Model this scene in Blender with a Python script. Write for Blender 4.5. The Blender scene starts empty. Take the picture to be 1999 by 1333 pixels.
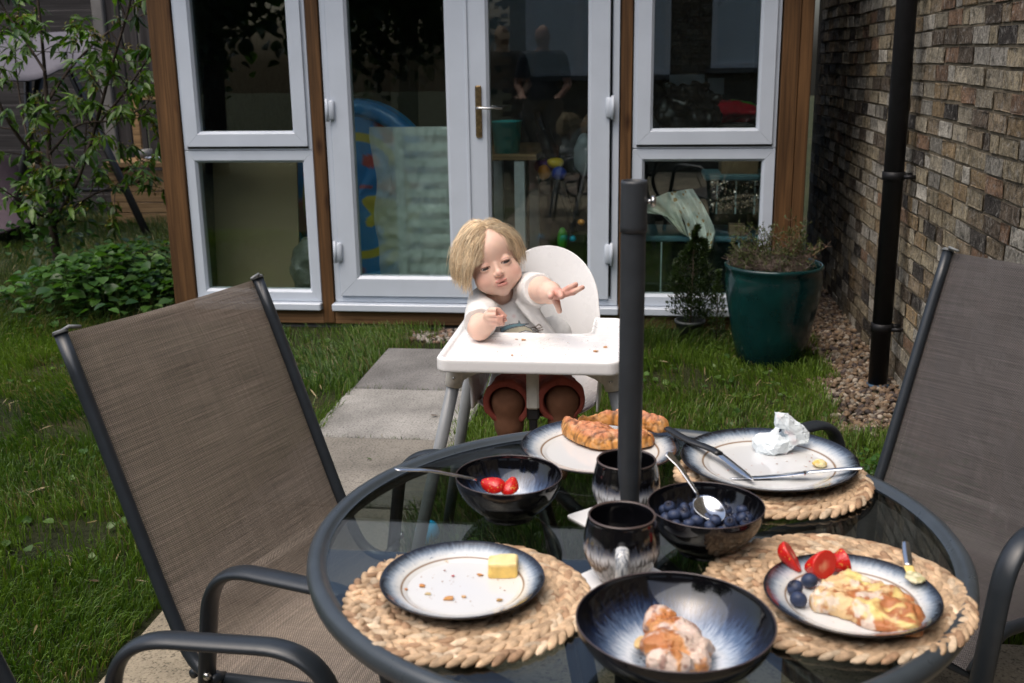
import bpy, math, random
import numpy as np
from mathutils import Vector, Matrix
random.seed(7); RS = np.random.RandomState(11)
PI = math.pi
SC = bpy.context.scene
COL = SC.collection
# ---------------------------------------------------------------- camera model
YAW, PIT, ROL, FPX, EYE = math.radians(-7.36), math.radians(14.84), math.radians(-.84), 2077., 1.39
Fv = np.array([math.sin(YAW)*math.cos(PIT), math.cos(YAW)*math.cos(PIT), -math.sin(PIT)])
Rv = np.array([math.cos(YAW), -math.sin(YAW), 0.]); Uv = np.cross(Rv, Fv)
Rv, Uv = math.cos(ROL)*Rv+math.sin(ROL)*Uv, -math.sin(ROL)*Rv+math.cos(ROL)*Uv
CP = np.array([0, 0, EYE])
def ray(x, y): return Fv+Rv*(x-999.5)/FPX-Uv*(y-666.5)/FPX
def atz(x, y, z):
    d = ray(x, y); return CP+d*(z-EYE)/d[2]
def aty(x, y, Y):
    d = ray(x, y); return CP+d*Y/d[1]
def pj(P):
    v = np.asarray(P, float)-CP; z = v@Fv; return 999.5+FPX*(v@Rv)/z, 666.5-FPX*(v@Uv)/z
# ---------------------------------------------------------------- objects
FR = {}
def tag(o, label=None, cat=None, group=None, kind=None):
    if label: o['label'] = label
    if cat: o['category'] = cat
    if group: o['group'] = group
    if kind: o['kind'] = kind
    return o
def thing(name, label, cat, loc=(0, 0, 0), rz=0, group=None):
    o = bpy.data.objects.new(name, None); COL.objects.link(o); o.empty_display_size = .05
    o.location = loc; o.rotation_euler = (0, 0, rz); FR[o.name] = (np.array(loc, float), rz)
    return tag(o, label, cat, group)
def arr(v): return np.asarray(v, dtype=np.float32).reshape(-1, 3)
def mk(name, V, Fc, mat, parent=None, smooth=True, loc=None, col=None, uv=None, local=False, mi=None):
    """V world coords (or local if local=True); parent frame subtracted"""
    V = np.asarray(V, float).reshape(-1, 3)
    if parent is not None:
        L, rz = FR[parent.name]
    else:
        L, rz = (np.array(loc if loc is not None else (0, 0, 0), float), 0)
    if not local:
        V = V-L
        if rz:
            c, s = math.cos(-rz), math.sin(-rz); V = V@np.array([[c, -s, 0], [s, c, 0], [0, 0, 1]]).T
    me = bpy.data.meshes.new(name)
    if isinstance(Fc, np.ndarray):
        n, k = Fc.shape; me.vertices.add(len(V)); me.vertices.foreach_set('co', V.astype(np.float32).ravel())
        me.loops.add(n*k); me.loops.foreach_set('vertex_index', Fc.astype(np.int32).ravel())
        me.polygons.add(n); me.polygons.foreach_set('loop_start', np.arange(0, n*k, k, dtype=np.int32))
        me.polygons.foreach_set('loop_total', np.full(n, k, dtype=np.int32)); me.update(calc_edges=True)
    else:
        me.from_pydata(V.tolist(), [], [tuple(f) for f in Fc])
    me.polygons.foreach_set('use_smooth', np.full(len(me.polygons), bool(smooth)))
    if mi is not None: me.polygons.foreach_set('material_index', np.asarray(mi, dtype=np.int32))
    for m in (mat if isinstance(mat, (list, tuple)) else [mat]): me.materials.append(m)
    if col is not None:
        c = np.ones((len(V), 4), np.float32); c[:, :3] = np.asarray(col, np.float32).reshape(-1, 3) if np.ndim(col) > 1 else col
        a = me.attributes.new('Col', 'FLOAT_COLOR', 'POINT'); a.data.foreach_set('color', c.ravel())
    if uv is not None:
        u = me.uv_layers.new(name='UVMap'); li = np.zeros(len(me.loops), np.int32); me.loops.foreach_get('vertex_index', li)
        u.data.foreach_set('uv', np.asarray(uv, np.float32)[li].ravel())
    me.update(); me.validate()
    o = bpy.data.objects.new(name, me); COL.objects.link(o)
    if parent is not None: o.parent = parent; FR[o.name] = (L, rz)
    else: o.location = L; FR[o.name] = (L, 0)
    return o
class MB:
    """collects many simple shapes into ONE mesh"""
    def __init__(s): s.v = []; s.f = []; s.c = []; s.n = 0; s.m = []
    def add(s, V, Fc, col=None, m=0):
        V = np.asarray(V, float).reshape(-1, 3); s.v.append(V); s.f += [tuple(int(i)+s.n for i in f) for f in Fc]; s.m += [m]*len(Fc)
        s.c.append(np.tile(np.array(col if col is not None else (1, 1, 1), float), (len(V), 1)) if np.ndim(col) < 2 else np.asarray(col)); s.n += len(V); return s
    def box(s, a, b, col=None, bev=0, m=0, R=None, C=None):
        V, Fc = boxg(a, b, bev)
        if R is not None: V = (V-np.array(C))@np.array(R).T+np.array(C)
        return s.add(V, Fc, col, m)
    def tube(s, P, r, n=10, col=None, m=0, cap=True, sq=None): return s.add(*tubeg(P, r, n, cap, sq), col, m)
    def build(s, name, mat, parent=None, smooth=True, loc=None, local=False):
        return mk(name, np.vstack(s.v), s.f, mat, parent, smooth, loc, col=np.vstack(s.c), local=local, mi=s.m)
def boxg(a, b, bev=0):
    a = np.minimum(a, b); b = np.maximum(*[np.array(t, float) for t in (a, b)]) if False else np.maximum(np.array(a, float), np.array(b, float))
    a = np.array(a, float)
    if bev <= 0:
        V = [(x, y, z) for z in (a[2], b[2]) for y in (a[1], b[1]) for x in (a[0], b[0])]
        return np.array(V), [(0, 2, 3, 1), (4, 5, 7, 6), (0, 1, 5, 4), (2, 6, 7, 3), (0, 4, 6, 2), (1, 3, 7, 5)]
    bev = min(bev, .49*min(b-a)); V = []; idx = {}
    for i in (0, 1):
        for j in (0, 1):
            for k in (0, 1):
                base = [(a, b)[i][0], (a, b)[j][1], (a, b)[k][2]]; sg = [1-2*i, 1-2*j, 1-2*k]
                for ax in range(3):   # vertex lying on face perpendicular to ax
                    p = [base[t]+(0 if t == ax else sg[t]*bev) for t in range(3)]; idx[(i, j, k, ax)] = len(V); V.append(p)
    Fs = []
    for ax in range(3):
        for s in (0, 1):
            o = [t for t in range(3) if t != ax]; q = []
            for (u, w) in ((0, 0), (1, 0), (1, 1), (0, 1)):
                c = [0, 0, 0]; c[ax] = s; c[o[0]] = u; c[o[1]] = w; q.append(idx[(*c, ax)])
            if (s == 0) != (ax == 1): q = q[::-1]
            Fs.append(tuple(q))
    for ax in range(3):              # edges along ax
        o = [t for t in range(3) if t != ax]
        for u in (0, 1):
            for w in (0, 1):
                c0 = [0, 0, 0]; c0[o[0]] = u; c0[o[1]] = w; c1 = list(c0); c0[ax] = 0; c1[ax] = 1
                q = [idx[(*c0, o[0])], idx[(*c1, o[0])], idx[(*c1, o[1])], idx[(*c0, o[1])]]
                if (u == w) != (ax == 1): q = q[::-1]
                Fs.append(tuple(q))
    for i in (0, 1):
        for j in (0, 1):
            for k in (0, 1):
                q = [idx[(i, j, k, t)] for t in range(3)]
                if (i+j+k) % 2 == 0: q = q[::-1]
                Fs.append(tuple(q))
    return np.array(V), Fs
def smoothpath(P, n=6, closed=False):
    P = np.array(P, float)
    out = []
    N = len(P)
    for i in range(N if closed else N-1):
        p0 = P[(i-1) % N] if (closed or i > 0) else 2*P[0]-P[1]; p1 = P[i]; p2 = P[(i+1) % N]
        p3 = P[(i+2) % N] if (closed or i+2 < N) else 2*P[-1]-P[-2]
        for t in np.linspace(0, 1, n, endpoint=False):
            out.append(.5*((2*p1)+(p2-p0)*t+(2*p0-5*p1+4*p2-p3)*t*t+(3*p1-p0-3*p2+p3)*t**3))
    if not closed: out.append(P[-1])
    return np.array(out)
def fillet(P, r, n=6):
    """polyline with rounded corners"""
    P = [np.array(p, float) for p in P]; out = [P[0]]
    for i in range(1, len(P)-1):
        a, b, c = P[i-1], P[i], P[i+1]; u = a-b; v = c-b; lu, lv = np.linalg.norm(u), np.linalg.norm(v); d = min(r, .49*lu, .49*lv)
        p, q = b+u/lu*d, b+v/lv*d
        for t in np.linspace(0, 1, n+1): out.append((1-t)**2*p+2*t*(1-t)*b+t*t*q)
    out.append(P[-1]); return np.array(out)
def tubeg(P, r, n=10, cap=True, sq=None):
    P = np.array(P, float); m = len(P); r = np.broadcast_to(np.array(r, float), (m,)) if np.ndim(r) < 2 else r
    T = np.gradient(P, axis=0); T /= np.linalg.norm(T, axis=1)[:, None]+1e-12
    up = np.array([0, 0, 1.]) if abs(T[0][2]) < .9 else np.array([1., 0, 0])
    N = np.cross(T[0], up); N /= np.linalg.norm(N); V = []
    for i in range(m):
        N = N-T[i]*(N@T[i]); N /= np.linalg.norm(N)+1e-12; B = np.cross(T[i], N)
        for k in range(n):
            a = 2*PI*k/n; ca, sa = math.cos(a), math.sin(a)
            e = (1, 1) if sq is None else sq
            V.append(P[i]+r[i]*(N*ca*e[0]+B*sa*e[1]))
    Fs = [(i*n+k, i*n+(k+1) % n, (i+1)*n+(k+1) % n, (i+1)*n+k) for i in range(m-1) for k in range(n)]
    if cap: Fs += [tuple(range(n-1, -1, -1)), tuple((m-1)*n+k for k in range(n))]
    return np.array(V), Fs
def lathe(prof, n=64, c=(0, 0, 0)):
    prof = np.array(prof, float); m = len(prof); A = np.arange(n)*2*PI/n
    V = np.stack([np.outer(prof[:, 0], np.cos(A)), np.outer(prof[:, 0], np.sin(A)), np.repeat(prof[:, 1:2], n, 1)], -1).reshape(-1, 3)+np.array(c)
    Fs = [(i*n+k, (i+1)*n+k, (i+1)*n+(k+1) % n, i*n+(k+1) % n) for i in range(m-1) for k in range(n)]
    return V, Fs
def scatter(TV, TF, M, P):
    """replicate template (k,3)/(f,q) by matrices M (n,3,3) and positions P (n,3)"""
    TV = np.asarray(TV, float); TF = np.asarray(TF); n = len(P)
    V = np.einsum('nij,kj->nki', M, TV)+np.asarray(P)[:, None, :]
    Fs = (TF[None]+(np.arange(n)*len(TV))[:, None, None]).reshape(-1, TF.shape[1])
    return V.reshape(-1, 3), Fs
def rotm(ax, an):
    ax = np.asarray(ax, float); ax = ax/np.linalg.norm(ax, axis=-1, keepdims=True); x, y, z = ax[..., 0], ax[..., 1], ax[..., 2]; c, s = np.cos(an), np.sin(an); C = 1-c
    return np.stack([np.stack([c+x*x*C, x*y*C-z*s, x*z*C+y*s], -1), np.stack([y*x*C+z*s, c+y*y*C, y*z*C-x*s], -1), np.stack([z*x*C-y*s, z*y*C+x*s, c+z*z*C], -1)], -2)
def rz_(a): return rotm(np.array([0, 0, 1.]), a)
def frameM(d, up):
    """matrices whose y column = d (direction), z column ~ up"""
    d = d/np.linalg.norm(d, axis=-1, keepdims=True); x = np.cross(d, up); x /= np.linalg.norm(x, axis=-1, keepdims=True)+1e-9
    z = np.cross(x, d); return np.stack([x, d, z], -1)
# ---------------------------------------------------------------- noise + signed distance surfaces
_H = RS.rand(64, 64, 64).astype(np.float32)
def vnoise(p, s=1., off=0.):
    q = np.asarray(p)*s+off+100.; i = np.floor(q).astype(int); f = q-i; f = f*f*(3-2*f); i &= 63; j = (i+1) & 63
    x0, y0, z0 = i[..., 0], i[..., 1], i[..., 2]; x1, y1, z1 = j[..., 0], j[..., 1], j[..., 2]; a, b, c = f[..., 0], f[..., 1], f[..., 2]
    l = lambda u, v, t: u+(v-u)*t
    return l(l(l(_H[x0, y0, z0], _H[x1, y0, z0], a), l(_H[x0, y1, z0], _H[x1, y1, z0], a), b), l(l(_H[x0, y0, z1], _H[x1, y0, z1], a), l(_H[x0, y1, z1], _H[x1, y1, z1], a), b), c)
def fbm(p, s=1., off=0., o=3):
    t = 0; w = 0
    for k in range(o): t = t+vnoise(p, s*2**k, off+k*7.3)*.5**k; w += .5**k
    return t/w
def sph(p, c, r): return np.linalg.norm(p-np.array(c), axis=-1)-r
def ell(p, c, r, R=None):
    q = p-np.array(c)
    if R is not None: q = q@np.array(R)
    r = np.array(r, float); k0 = np.linalg.norm(q/r, axis=-1); k1 = np.linalg.norm(q/(r*r), axis=-1)
    return k0*(k0-1)/(k1+1e-9)
def cap(p, a, b, ra, rb):
    a = np.array(a, float); b = np.array(b, float); ba = b-a; t = np.clip(((p-a)@ba)/(ba@ba), 0, 1)
    return np.linalg.norm(p-a-t[..., None]*ba, axis=-1)-(ra+(rb-ra)*t)
def chain(p, P, r, k=.004):
    d = cap(p, P[0], P[1], r[0], r[1])
    for i in range(1, len(P)-1): d = smin(d, cap(p, P[i], P[i+1], r[i], r[i+1]), k)
    return d
def smin(a, b, k):
    h = np.clip(.5+.5*(b-a)/k, 0, 1); return b+(a-b)*h-k*h*(1-h)
def smax(a, b, k): return -smin(-a, -b, k)
def nets(f, lo, hi, h, B=10, slack=1.6):
    lo = np.array(lo, float); n = np.ceil((np.array(hi)-lo)/h).astype(int)+1; nb = np.ceil(n/B).astype(int); n = nb*B
    g = np.stack(np.meshgrid(*[np.arange(k) for k in nb], indexing='ij'), -1).reshape(-1, 3)
    cen = lo+(g*B+B/2)*h; d = f(cen); act = np.abs(d) < B*h*.87*slack+h*2
    D = np.repeat(np.repeat(np.repeat(np.where(d < 0, -1., 1.).reshape(nb).astype(np.float32), B, 0), B, 1), B, 2)
    o = np.stack(np.meshgrid(*[np.arange(B)]*3, indexing='ij'), -1).reshape(-1, 3); ga = g[act]
    for s in range(0, len(ga), 300):
        idx = (ga[s:s+300, None, :]*B+o[None]).reshape(-1, 3); D[idx[:, 0], idx[:, 1], idx[:, 2]] = f(lo+idx*h)
    S = D < 0; c = S[:-1, :-1, :-1].astype(np.int8)
    cor = [(i, j, k) for i in (0, 1) for j in (0, 1) for k in (0, 1)]
    cnt = sum(S[i:n[0]-1+i, j:n[1]-1+j, k:n[2]-1+k].astype(np.int8) for i, j, k in cor)
    A = np.argwhere((cnt > 0) & (cnt < 8)); vals = {q: D[A[:, 0]+q[0], A[:, 1]+q[1], A[:, 2]+q[2]].astype(float) for q in cor}
    acc = np.zeros((len(A), 3)); w = np.zeros(len(A))
    for q in cor:
        for ax in range(3):
            if q[ax] == 0:
                r = list(q); r[ax] = 1; r = tuple(r); a, b = vals[q], vals[r]; m = (a < 0) != (b < 0); t = np.where(m, a/(np.where(m, a-b, 1)), 0)
                P = np.array(q, float)[None]+np.zeros((len(A), 3)); P[:, ax] += t; acc += P*m[:, None]; w += m
    V = lo+(A+acc/w[:, None])*h; ID = -np.ones(n, np.int32); ID[A[:, 0], A[:, 1], A[:, 2]] = np.arange(len(A)); Fs = []
    for ax in range(3):
        sl0 = [slice(None)]*3; sl1 = [slice(None)]*3; sl0[ax] = slice(0, -1); sl1[ax] = slice(1, None)
        a = S[tuple(sl0)]; b = S[tuple(sl1)]; E = np.argwhere(a != b); u, v = [(1, 2), (2, 0), (0, 1)][ax]
        E = E[(E[:, u] > 0) & (E[:, v] > 0)]; ins = S[E[:, 0], E[:, 1], E[:, 2]]
        def g4(du, dv):
            e = E.copy(); e[:, u] -= du; e[:, v] -= dv; return ID[e[:, 0], e[:, 1], e[:, 2]]
        q = np.stack([g4(1, 1), g4(0, 1), g4(0, 0), g4(1, 0)], -1); q = q[(q >= 0).all(1)] if False else q; ok = (q >= 0).all(1)
        q = q[ok]; i2 = ins[ok]; Fs.append(np.where(i2[:, None], q, q[:, ::-1]))
    return V, np.vstack(Fs)
def lapl(V, Fs, it=2, k=.5):
    V = V.copy(); E = np.vstack([Fs[:, [i, (i+1) % Fs.shape[1]]] for i in range(Fs.shape[1])]); E = np.vstack([E, E[:, ::-1]])
    deg = np.bincount(E[:, 0], minlength=len(V))[:, None].clip(1)
    for _ in range(it):
        S = np.stack([np.bincount(E[:, 0], V[E[:, 1], c], minlength=len(V)) for c in range(3)], -1); V += k*(S/deg-V)
    return V
# ---------------------------------------------------------------- materials
class NT:
    def __init__(s, name):
        s.m = bpy.data.materials.new(name); s.m.use_nodes = True; s.t = s.m.node_tree; s.b = s.t.nodes['Principled BSDF']; s.out = s.t.nodes['Material Output']; s._o = None
    def n(s, ty, inp=None, **kw):
        x = s.t.nodes.new('ShaderNode'+ty)
        for k, v in kw.items(): setattr(x, k, v)
        for k, v in (inp or {}).items():
            if hasattr(v, 'is_output') or isinstance(v, bpy.types.NodeSocket): s.t.links.new(v, x.inputs[k])
            else: x.inputs[k].default_value = v
        return x
    def set(s, **kw):
        for k, v in kw.items():
            k = {'base': 'Base Color', 'rough': 'Roughness', 'spec': 'Specular IOR Level', 'metal': 'Metallic', 'normal': 'Normal', 'coat': 'Coat Weight', 'sss': 'Subsurface Weight', 'trans': 'Transmission Weight', 'alpha': 'Alpha', 'sheen': 'Sheen Weight', 'coatr': 'Coat Roughness', 'sssr': 'Subsurface Radius', 'ssss': 'Subsurface Scale'}.get(k, k)
            if isinstance(v, bpy.types.NodeSocket): s.t.links.new(v, s.b.inputs[k])
            else: s.b.inputs[k].default_value = (*v, 1) if isinstance(v, tuple) and len(v) == 3 and k == 'Base Color' else v
        return s
    def obj(s):
        if s._o is None: s._o = s.n('TexCoord').outputs['Object']
        return s._o
    def mapc(s, scale=(1, 1, 1), src=None, rot=(0, 0, 0)): return s.n('Mapping', {'Vector': src or s.obj(), 'Scale': scale, 'Rotation': rot}).outputs[0]
    def noise(s, scale=5., detail=4., rough=.55, vec=None, dist=0.): return s.n('TexNoise', {'Vector': vec or s.obj(), 'Scale': scale, 'Detail': detail, 'Roughness': rough, 'Distortion': dist}).outputs[0]
    def ramp(s, fac, stops, interp='LINEAR'):
        r = s.n('ValToRGB', {'Fac': fac}); e = r.color_ramp.elements; r.color_ramp.interpolation = interp
        while len(e) > 1: e.remove(e[-1])
        e[0].position = stops[0][0]; e[0].color = (*stops[0][1], 1)
        for p, c in stops[1:]:
            x = e.new(p); x.color = (*c, 1)
        return r.outputs[0]
    def g(s, v): return (v, v, v)
    def mul(s, a, b, fac=1., mode='MULTIPLY'):
        x = s.n('Mix', data_type='RGBA', blend_type=mode, clamp_factor=True)
        for i, v in ((0, fac), (6, a), (7, b)):
            if isinstance(v, bpy.types.NodeSocket): s.t.links.new(v, x.inputs[i])
            else: x.inputs[i].default_value = (*v, 1) if isinstance(v, tuple) and len(v) == 3 else v
        return x.outputs[2]
    def math(s, op, a, b=None, c=None):
        x = s.n('Math', operation=op)
        for i, v in enumerate((a, b, c)):
            if v is None: continue
            if isinstance(v, bpy.types.NodeSocket): s.t.links.new(v, x.inputs[i])
            else: x.inputs[i].default_value = v
        return x.outputs[0]
    def attr(s, name='Col'): return s.n('Attribute', attribute_name=name).outputs['Color']
    def bump(s, h, strength=.3, dist=.005, prev=None):
        d = {'Height': h, 'Strength': strength, 'Distance': dist}
        if prev is not None: d['Normal'] = prev
        return s.n('Bump', d).outputs[0]
def simple(name, base, rough=.5, spec=.5, metal=0., var=.12, vs=30., bump=0., bs=200., coat=0., bd=.002):
    t = NT(name); c = t.ramp(t.noise(vs), [(.3, tuple(x*(1-var) for x in base)), (.7, tuple(min(1, x*(1+var)) for x in base))])
    r = t.n('MapRange', {'Value': t.noise(vs*1.7), 'To Min': max(0, rough-.08), 'To Max': min(1, rough+.08)}).outputs[0]
    t.set(base=c, rough=r, spec=spec, metal=metal, coat=coat)
    if bump: t.set(normal=t.bump(t.noise(bs), bump, bd))
    return t.m
def vcol(name, rough=.6, spec=.4, var=.25, vs=60., bump=.3, bs=150., bd=.002, sss=0., trans=0., coat=0., sr=(1., .35, .2), ss=.01):
    t = NT(name); n1 = t.noise(vs); c = t.mul(t.attr(), t.ramp(n1, [(.25, (1-var,)*3), (.75, (1+var*.6,)*3)]))
    t.set(base=c, rough=rough, spec=spec, coat=coat)
    if sss: t.set(sss=sss); t.b.inputs['Subsurface Radius'].default_value = sr; t.b.inputs['Subsurface Scale'].default_value = ss
    if bump: t.set(normal=t.bump(t.noise(bs), bump, bd))
    return t.m
M = {}
# ---------------------------------------------------------------- material library
M['upvc'] = simple('white_upvc', (.50, .55, .62), .32, .5, var=.04, vs=6, bump=.04, bs=400)
M['seal'] = simple('black_rubber', (.02, .02, .02), .5, var=.1)
M['steel'] = simple('worn_steel', (.55, .55, .54), .25, metal=1., var=.15, vs=60)
M['cutlery'] = simple('polished_steel', (.72, .72, .72), .14, metal=1., var=.05, vs=40)
M['brass'] = simple('tarnished_brass', (.42, .30, .16), .3, metal=1., var=.4, vs=60)
M['frame'] = simple('charcoal_powder_coat', (.018, .023, .029), .34, .5, var=.12, vs=40, bump=.05, bs=900, bd=.0006)
M['ring'] = simple('slate_powder_coat', (.040, .050, .059), .30, .5, var=.10, vs=30, bump=.05, bs=900, bd=.0006)
M['blackmetal'] = simple('black_metal', (.012, .012, .014), .38, .5, var=.2)
M['pole'] = simple('dark_grey_paint', (.027, .031, .036), .42, .4, var=.18, vs=22, bump=.06, bs=500, bd=.0008)
M['plastic'] = simple('white_chair_plastic', (.80, .80, .80), .28, .5, var=.015, vs=12)
M['greyleg'] = simple('grey_leg_metal', (.21, .225, .235), .34, .5, var=.08, vs=20)
M['blackpipe'] = simple('black_gutter_plastic', (.008, .008, .009), .45, .25, var=.2)
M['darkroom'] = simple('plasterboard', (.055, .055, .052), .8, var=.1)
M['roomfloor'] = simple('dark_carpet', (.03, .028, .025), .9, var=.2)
M['tile'] = simple('white_ceramic', (.74, .74, .73), .3, .5, var=.03)
M['skinplain'] = simple('plain_skin', (.45, .26, .18), .5, var=.1)
M['teeshirt'] = simple('navy_cotton', (.03, .035, .045), .85, var=.2)
M['shortscloth'] = simple('sand_cotton', (.20, .17, .13), .85, var=.15)
M['card'] = simple('brown_card', (.22, .15, .09), .8, var=.2)
M['bluepl'] = simple('blue_vinyl', (.01, .11, .30), .35, var=.3, vs=9)
def leafmat(name, rough=.42, tr=.35):
    t = NT(name); c = t.mul(t.attr(), t.ramp(t.noise(55), [(.3, (.75,)*3), (.7, (1.2,)*3)])); t.set(base=c, rough=rough, spec=.45)
    d = t.n('BsdfTranslucent', {'Color': t.mul(c, (1.3, 1.35, .7))}); mx = t.n('MixShader', {0: tr, 1: t.b.outputs[0], 2: d.outputs[0]}); t.t.links.new(mx.outputs[0], t.out.inputs[0]); return t.m
M['leaf'] = leafmat('green_leaves'); M['grass'] = leafmat('grass_blades', .5, .4)
def glass(name, tint, f0=.5, rough=0., dirt=0.):
    t = NT(name); ge_ = t.n('NewGeometry'); dt = t.n('VectorMath', {0: ge_.outputs['Normal'], 1: ge_.outputs['Incoming']}, operation='DOT_PRODUCT').outputs['Value']; fr = t.math('ADD', .04, t.math('MULTIPLY', .96, t.math('POWER', t.math('SUBTRACT', 1., t.math('MINIMUM', t.math('ABSOLUTE', dt), 1.)), 5.))); fac = t.math('MULTIPLY', fr, f0)
    gl = t.n('BsdfGlossy', {'Roughness': rough, 'Color': (1, 1, 1, 1)}); tr = t.n('BsdfTransparent', {'Color': (*tint, 1)})
    mx = t.n('MixShader', {0: fac, 1: tr.outputs[0], 2: gl.outputs[0]}); o = mx.outputs[0]
    if dirt:
        df = t.n('BsdfDiffuse', {'Color': (.6, .6, .58, 1)}); sp = t.ramp(t.noise(220, 2), [(.72, t.g(0)), (.80, t.g(1))]); sm = t.ramp(t.noise(6, 4), [(.35, t.g(.02)), (.75, t.g(.25))])
        o = t.n('MixShader', {0: t.math('MULTIPLY', t.math('ADD', sp, sm), dirt), 1: o, 2: df.outputs[0]}).outputs[0]
    t.t.links.new(o, t.out.inputs[0]); return t.m
M['pane'] = glass('window_glass', (.94, .97, .96), 1.15, 0., .0)
M['tableglass'] = glass('smoked_table_glass', (.54, .59, .58), 1.25, 0.0, .012)
M['clearbox'] = glass('clear_plastic', (.62, .72, .70), 1.2, .12, .12)
def wood(name, dark, light, axis=2, sc=1., rough=.65, knots=True):
    t = NT(name); s = [26, 26, 26]; s[axis] = 1.3; v = t.mapc(tuple(x*sc for x in s)); g1 = t.noise(1., 5, .6, v, .6)
    s2 = [90, 90, 90]; s2[axis] = 2.; g2 = t.noise(1., 3, .6, t.mapc(tuple(x*sc for x in s2)))
    c = t.ramp(g1, [(.28, dark), (.5, tuple((a+b)/2 for a, b in zip(dark, light))), (.72, light)]); c = t.mul(c, t.ramp(g2, [(.35, t.g(.62)), (.6, t.g(1.1))]))
    if knots:
        sk = [7., 7., 7.]; sk[axis] = 2.6; vo = t.n('TexVoronoi', {'Vector': t.mapc(tuple(sk)), 'Scale': 1.}, feature='F1').outputs['Distance']
        c = t.mul(c, t.ramp(vo, [(.05, (.28, .2, .14)), (.13, (.8, .75, .7)), (.17, t.g(1))]))
    t.set(base=c, rough=rough, spec=.25, normal=t.bump(g2, .25, .002)); return t.m
M['post'] = wood('stained_timber', (.050, .024, .009), (.145, .072, .027)); M['beam'] = wood('stained_timber_beam', (.08, .042, .018), (.24, .13, .06), 0)
M['pine'] = wood('pine_boards', (.16, .095, .045), (.34, .22, .11), 0, 1.); M['fencew'] = wood('grey_weathered_boards', (.020, .018, .018), (.060, .055, .055), 0, .6, .8, False)
M['hardboard'] = simple('hardboard', (.20, .15, .085), .75, var=.06, vs=3)
# slabs
def slabmat():
    t = NT('paving_stone'); n = t.noise(3.2, 6, .62); f = t.noise(130, 4, .7); c = t.mul(t.attr(), t.ramp(n, [(.3, t.g(.55)), (.5, t.g(.9)), (.68, t.g(1.2))]))
    c = t.mul(c, t.ramp(f, [(.36, t.g(.38)), (.46, t.g(.95)), (.60, t.g(1.12))])); st = t.ramp(t.noise(9, 5, .7), [(.62, t.g(0)), (.75, t.g(.55))]); c = t.mul(c, (.07, .075, .045), st, 'MIX')
    t.set(base=c, rough=.82, spec=.25, normal=t.bump(f, .5, .003, t.bump(n, .4, .01))); return t.m
M['slab'] = slabmat()
def soilmat():
    t = NT('soil_and_thatch'); n = t.noise(2.1, 6, .6); f = t.noise(60, 5, .7); c = t.ramp(n, [(.35, (.018, .022, .010)), (.55, (.030, .034, .014)), (.7, (.045, .035, .020))]); c = t.mul(c, t.ramp(f, [(.3, t.g(.5)), (.6, t.g(1.3))]))
    t.set(base=c, rough=.95, spec=.1, normal=t.bump(f, .8, .02)); return t.m
M['soil'] = soilmat()
def brickmat():
    t = NT('old_stock_brick'); n = t.noise(26, 7, .72, dist=.6); f = t.noise(120, 6, .75); c = t.mul(t.attr(), t.ramp(n, [(.34, t.g(.35)), (.5, t.g(.95)), (.66, t.g(1.4))])); c = t.mul(c, t.ramp(t.noise(.9, 4, .6), [(.3, t.g(.62)), (.65, t.g(1.1))]))
    w = t.ramp(t.noise(30, 7, .78, dist=1.2), [(.52, t.g(0)), (.62, t.g(.5))]); c = t.mul(c, (.40, .38, .34), w, 'MIX'); c = t.mul(c, t.ramp(f, [(.36, t.g(.45)), (.58, t.g(1.12))]))
    t.set(base=c, rough=.88, spec=.2, normal=t.bump(f, .8, .006, t.bump(n, .9, .012))); return t.m
M['brick'] = brickmat()
M['mortar'] = simple('lime_mortar', (.15, .125, .088), .95, .1, var=.3, vs=20, bump=.8, bs=120, bd=.006)
def potmat():
    t = NT('teal_glaze'); n = t.noise(9, 5, .6); c = t.ramp(n, [(.3, (.002, .016, .017)), (.6, (.003, .028, .028)), (.8, (.005, .045, .043))]); t.set(base=c, rough=.16, spec=.5, normal=t.bump(t.noise(25, 3), .08, .004)); return t.m
M['potglaze'] = potmat()
def fabric(name, ca, cb):
    t = NT(name); uv = t.n('TexCoord').outputs['UV']; sx = t.n('SeparateXYZ', {0: uv}); P_ = .0046
    wob = t.math('MULTIPLY', t.noise(30, 2, .5, uv), .0012)
    a = t.math('SINE', t.math('MULTIPLY', t.math('ADD', sx.outputs[0], wob), 2*PI/P_)); b = t.math('SINE', t.math('MULTIPLY', sx.outputs[1], 2*PI/P_)); w = t.math('MULTIPLY', a, b)
    st = t.noise(1., 4, .6, t.mapc((6, 330, 1), uv)); st2 = t.noise(1., 3, .6, t.mapc((200, 3, 1), uv)); big = t.noise(3., 3, .5, uv)
    c = t.ramp(t.n('MapRange', {'Value': w, 'From Min': -1, 'From Max': 1}).outputs[0], [(.25, ca), (.62, cb)]); c = t.mul(c, t.ramp(st, [(.3, t.g(.55)), (.7, t.g(1.35))])); c = t.mul(c, t.ramp(st2, [(.3, t.g(.85)), (.7, t.g(1.12))])); c = t.mul(c, t.ramp(big, [(.3, t.g(.85)), (.7, t.g(1.1))]))
    t.set(base=c, rough=.62, spec=.35, normal=t.bump(w, .5, .0012)); tr = t.n('BsdfTransparent', {}); mx = t.n('MixShader', {0: t.math('MULTIPLY', t.math('LESS_THAN', w, -.72), .55), 1: t.b.outputs[0], 2: tr.outputs[0]})
    t.t.links.new(mx.outputs[0], t.out.inputs[0]); return t.m
M['mesh'] = fabric('woven_textilene', (.050, .039, .031), (.31, .255, .205))
M['mesh_shaded'] = fabric('woven_textilene_shaded', (.020, .018, .018), (.098, .087, .084))  # same sling cloth as the left chair, dimmer light put into the colour
M['thread'] = simple('pale_thread', (.42, .34, .27), .8)
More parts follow.
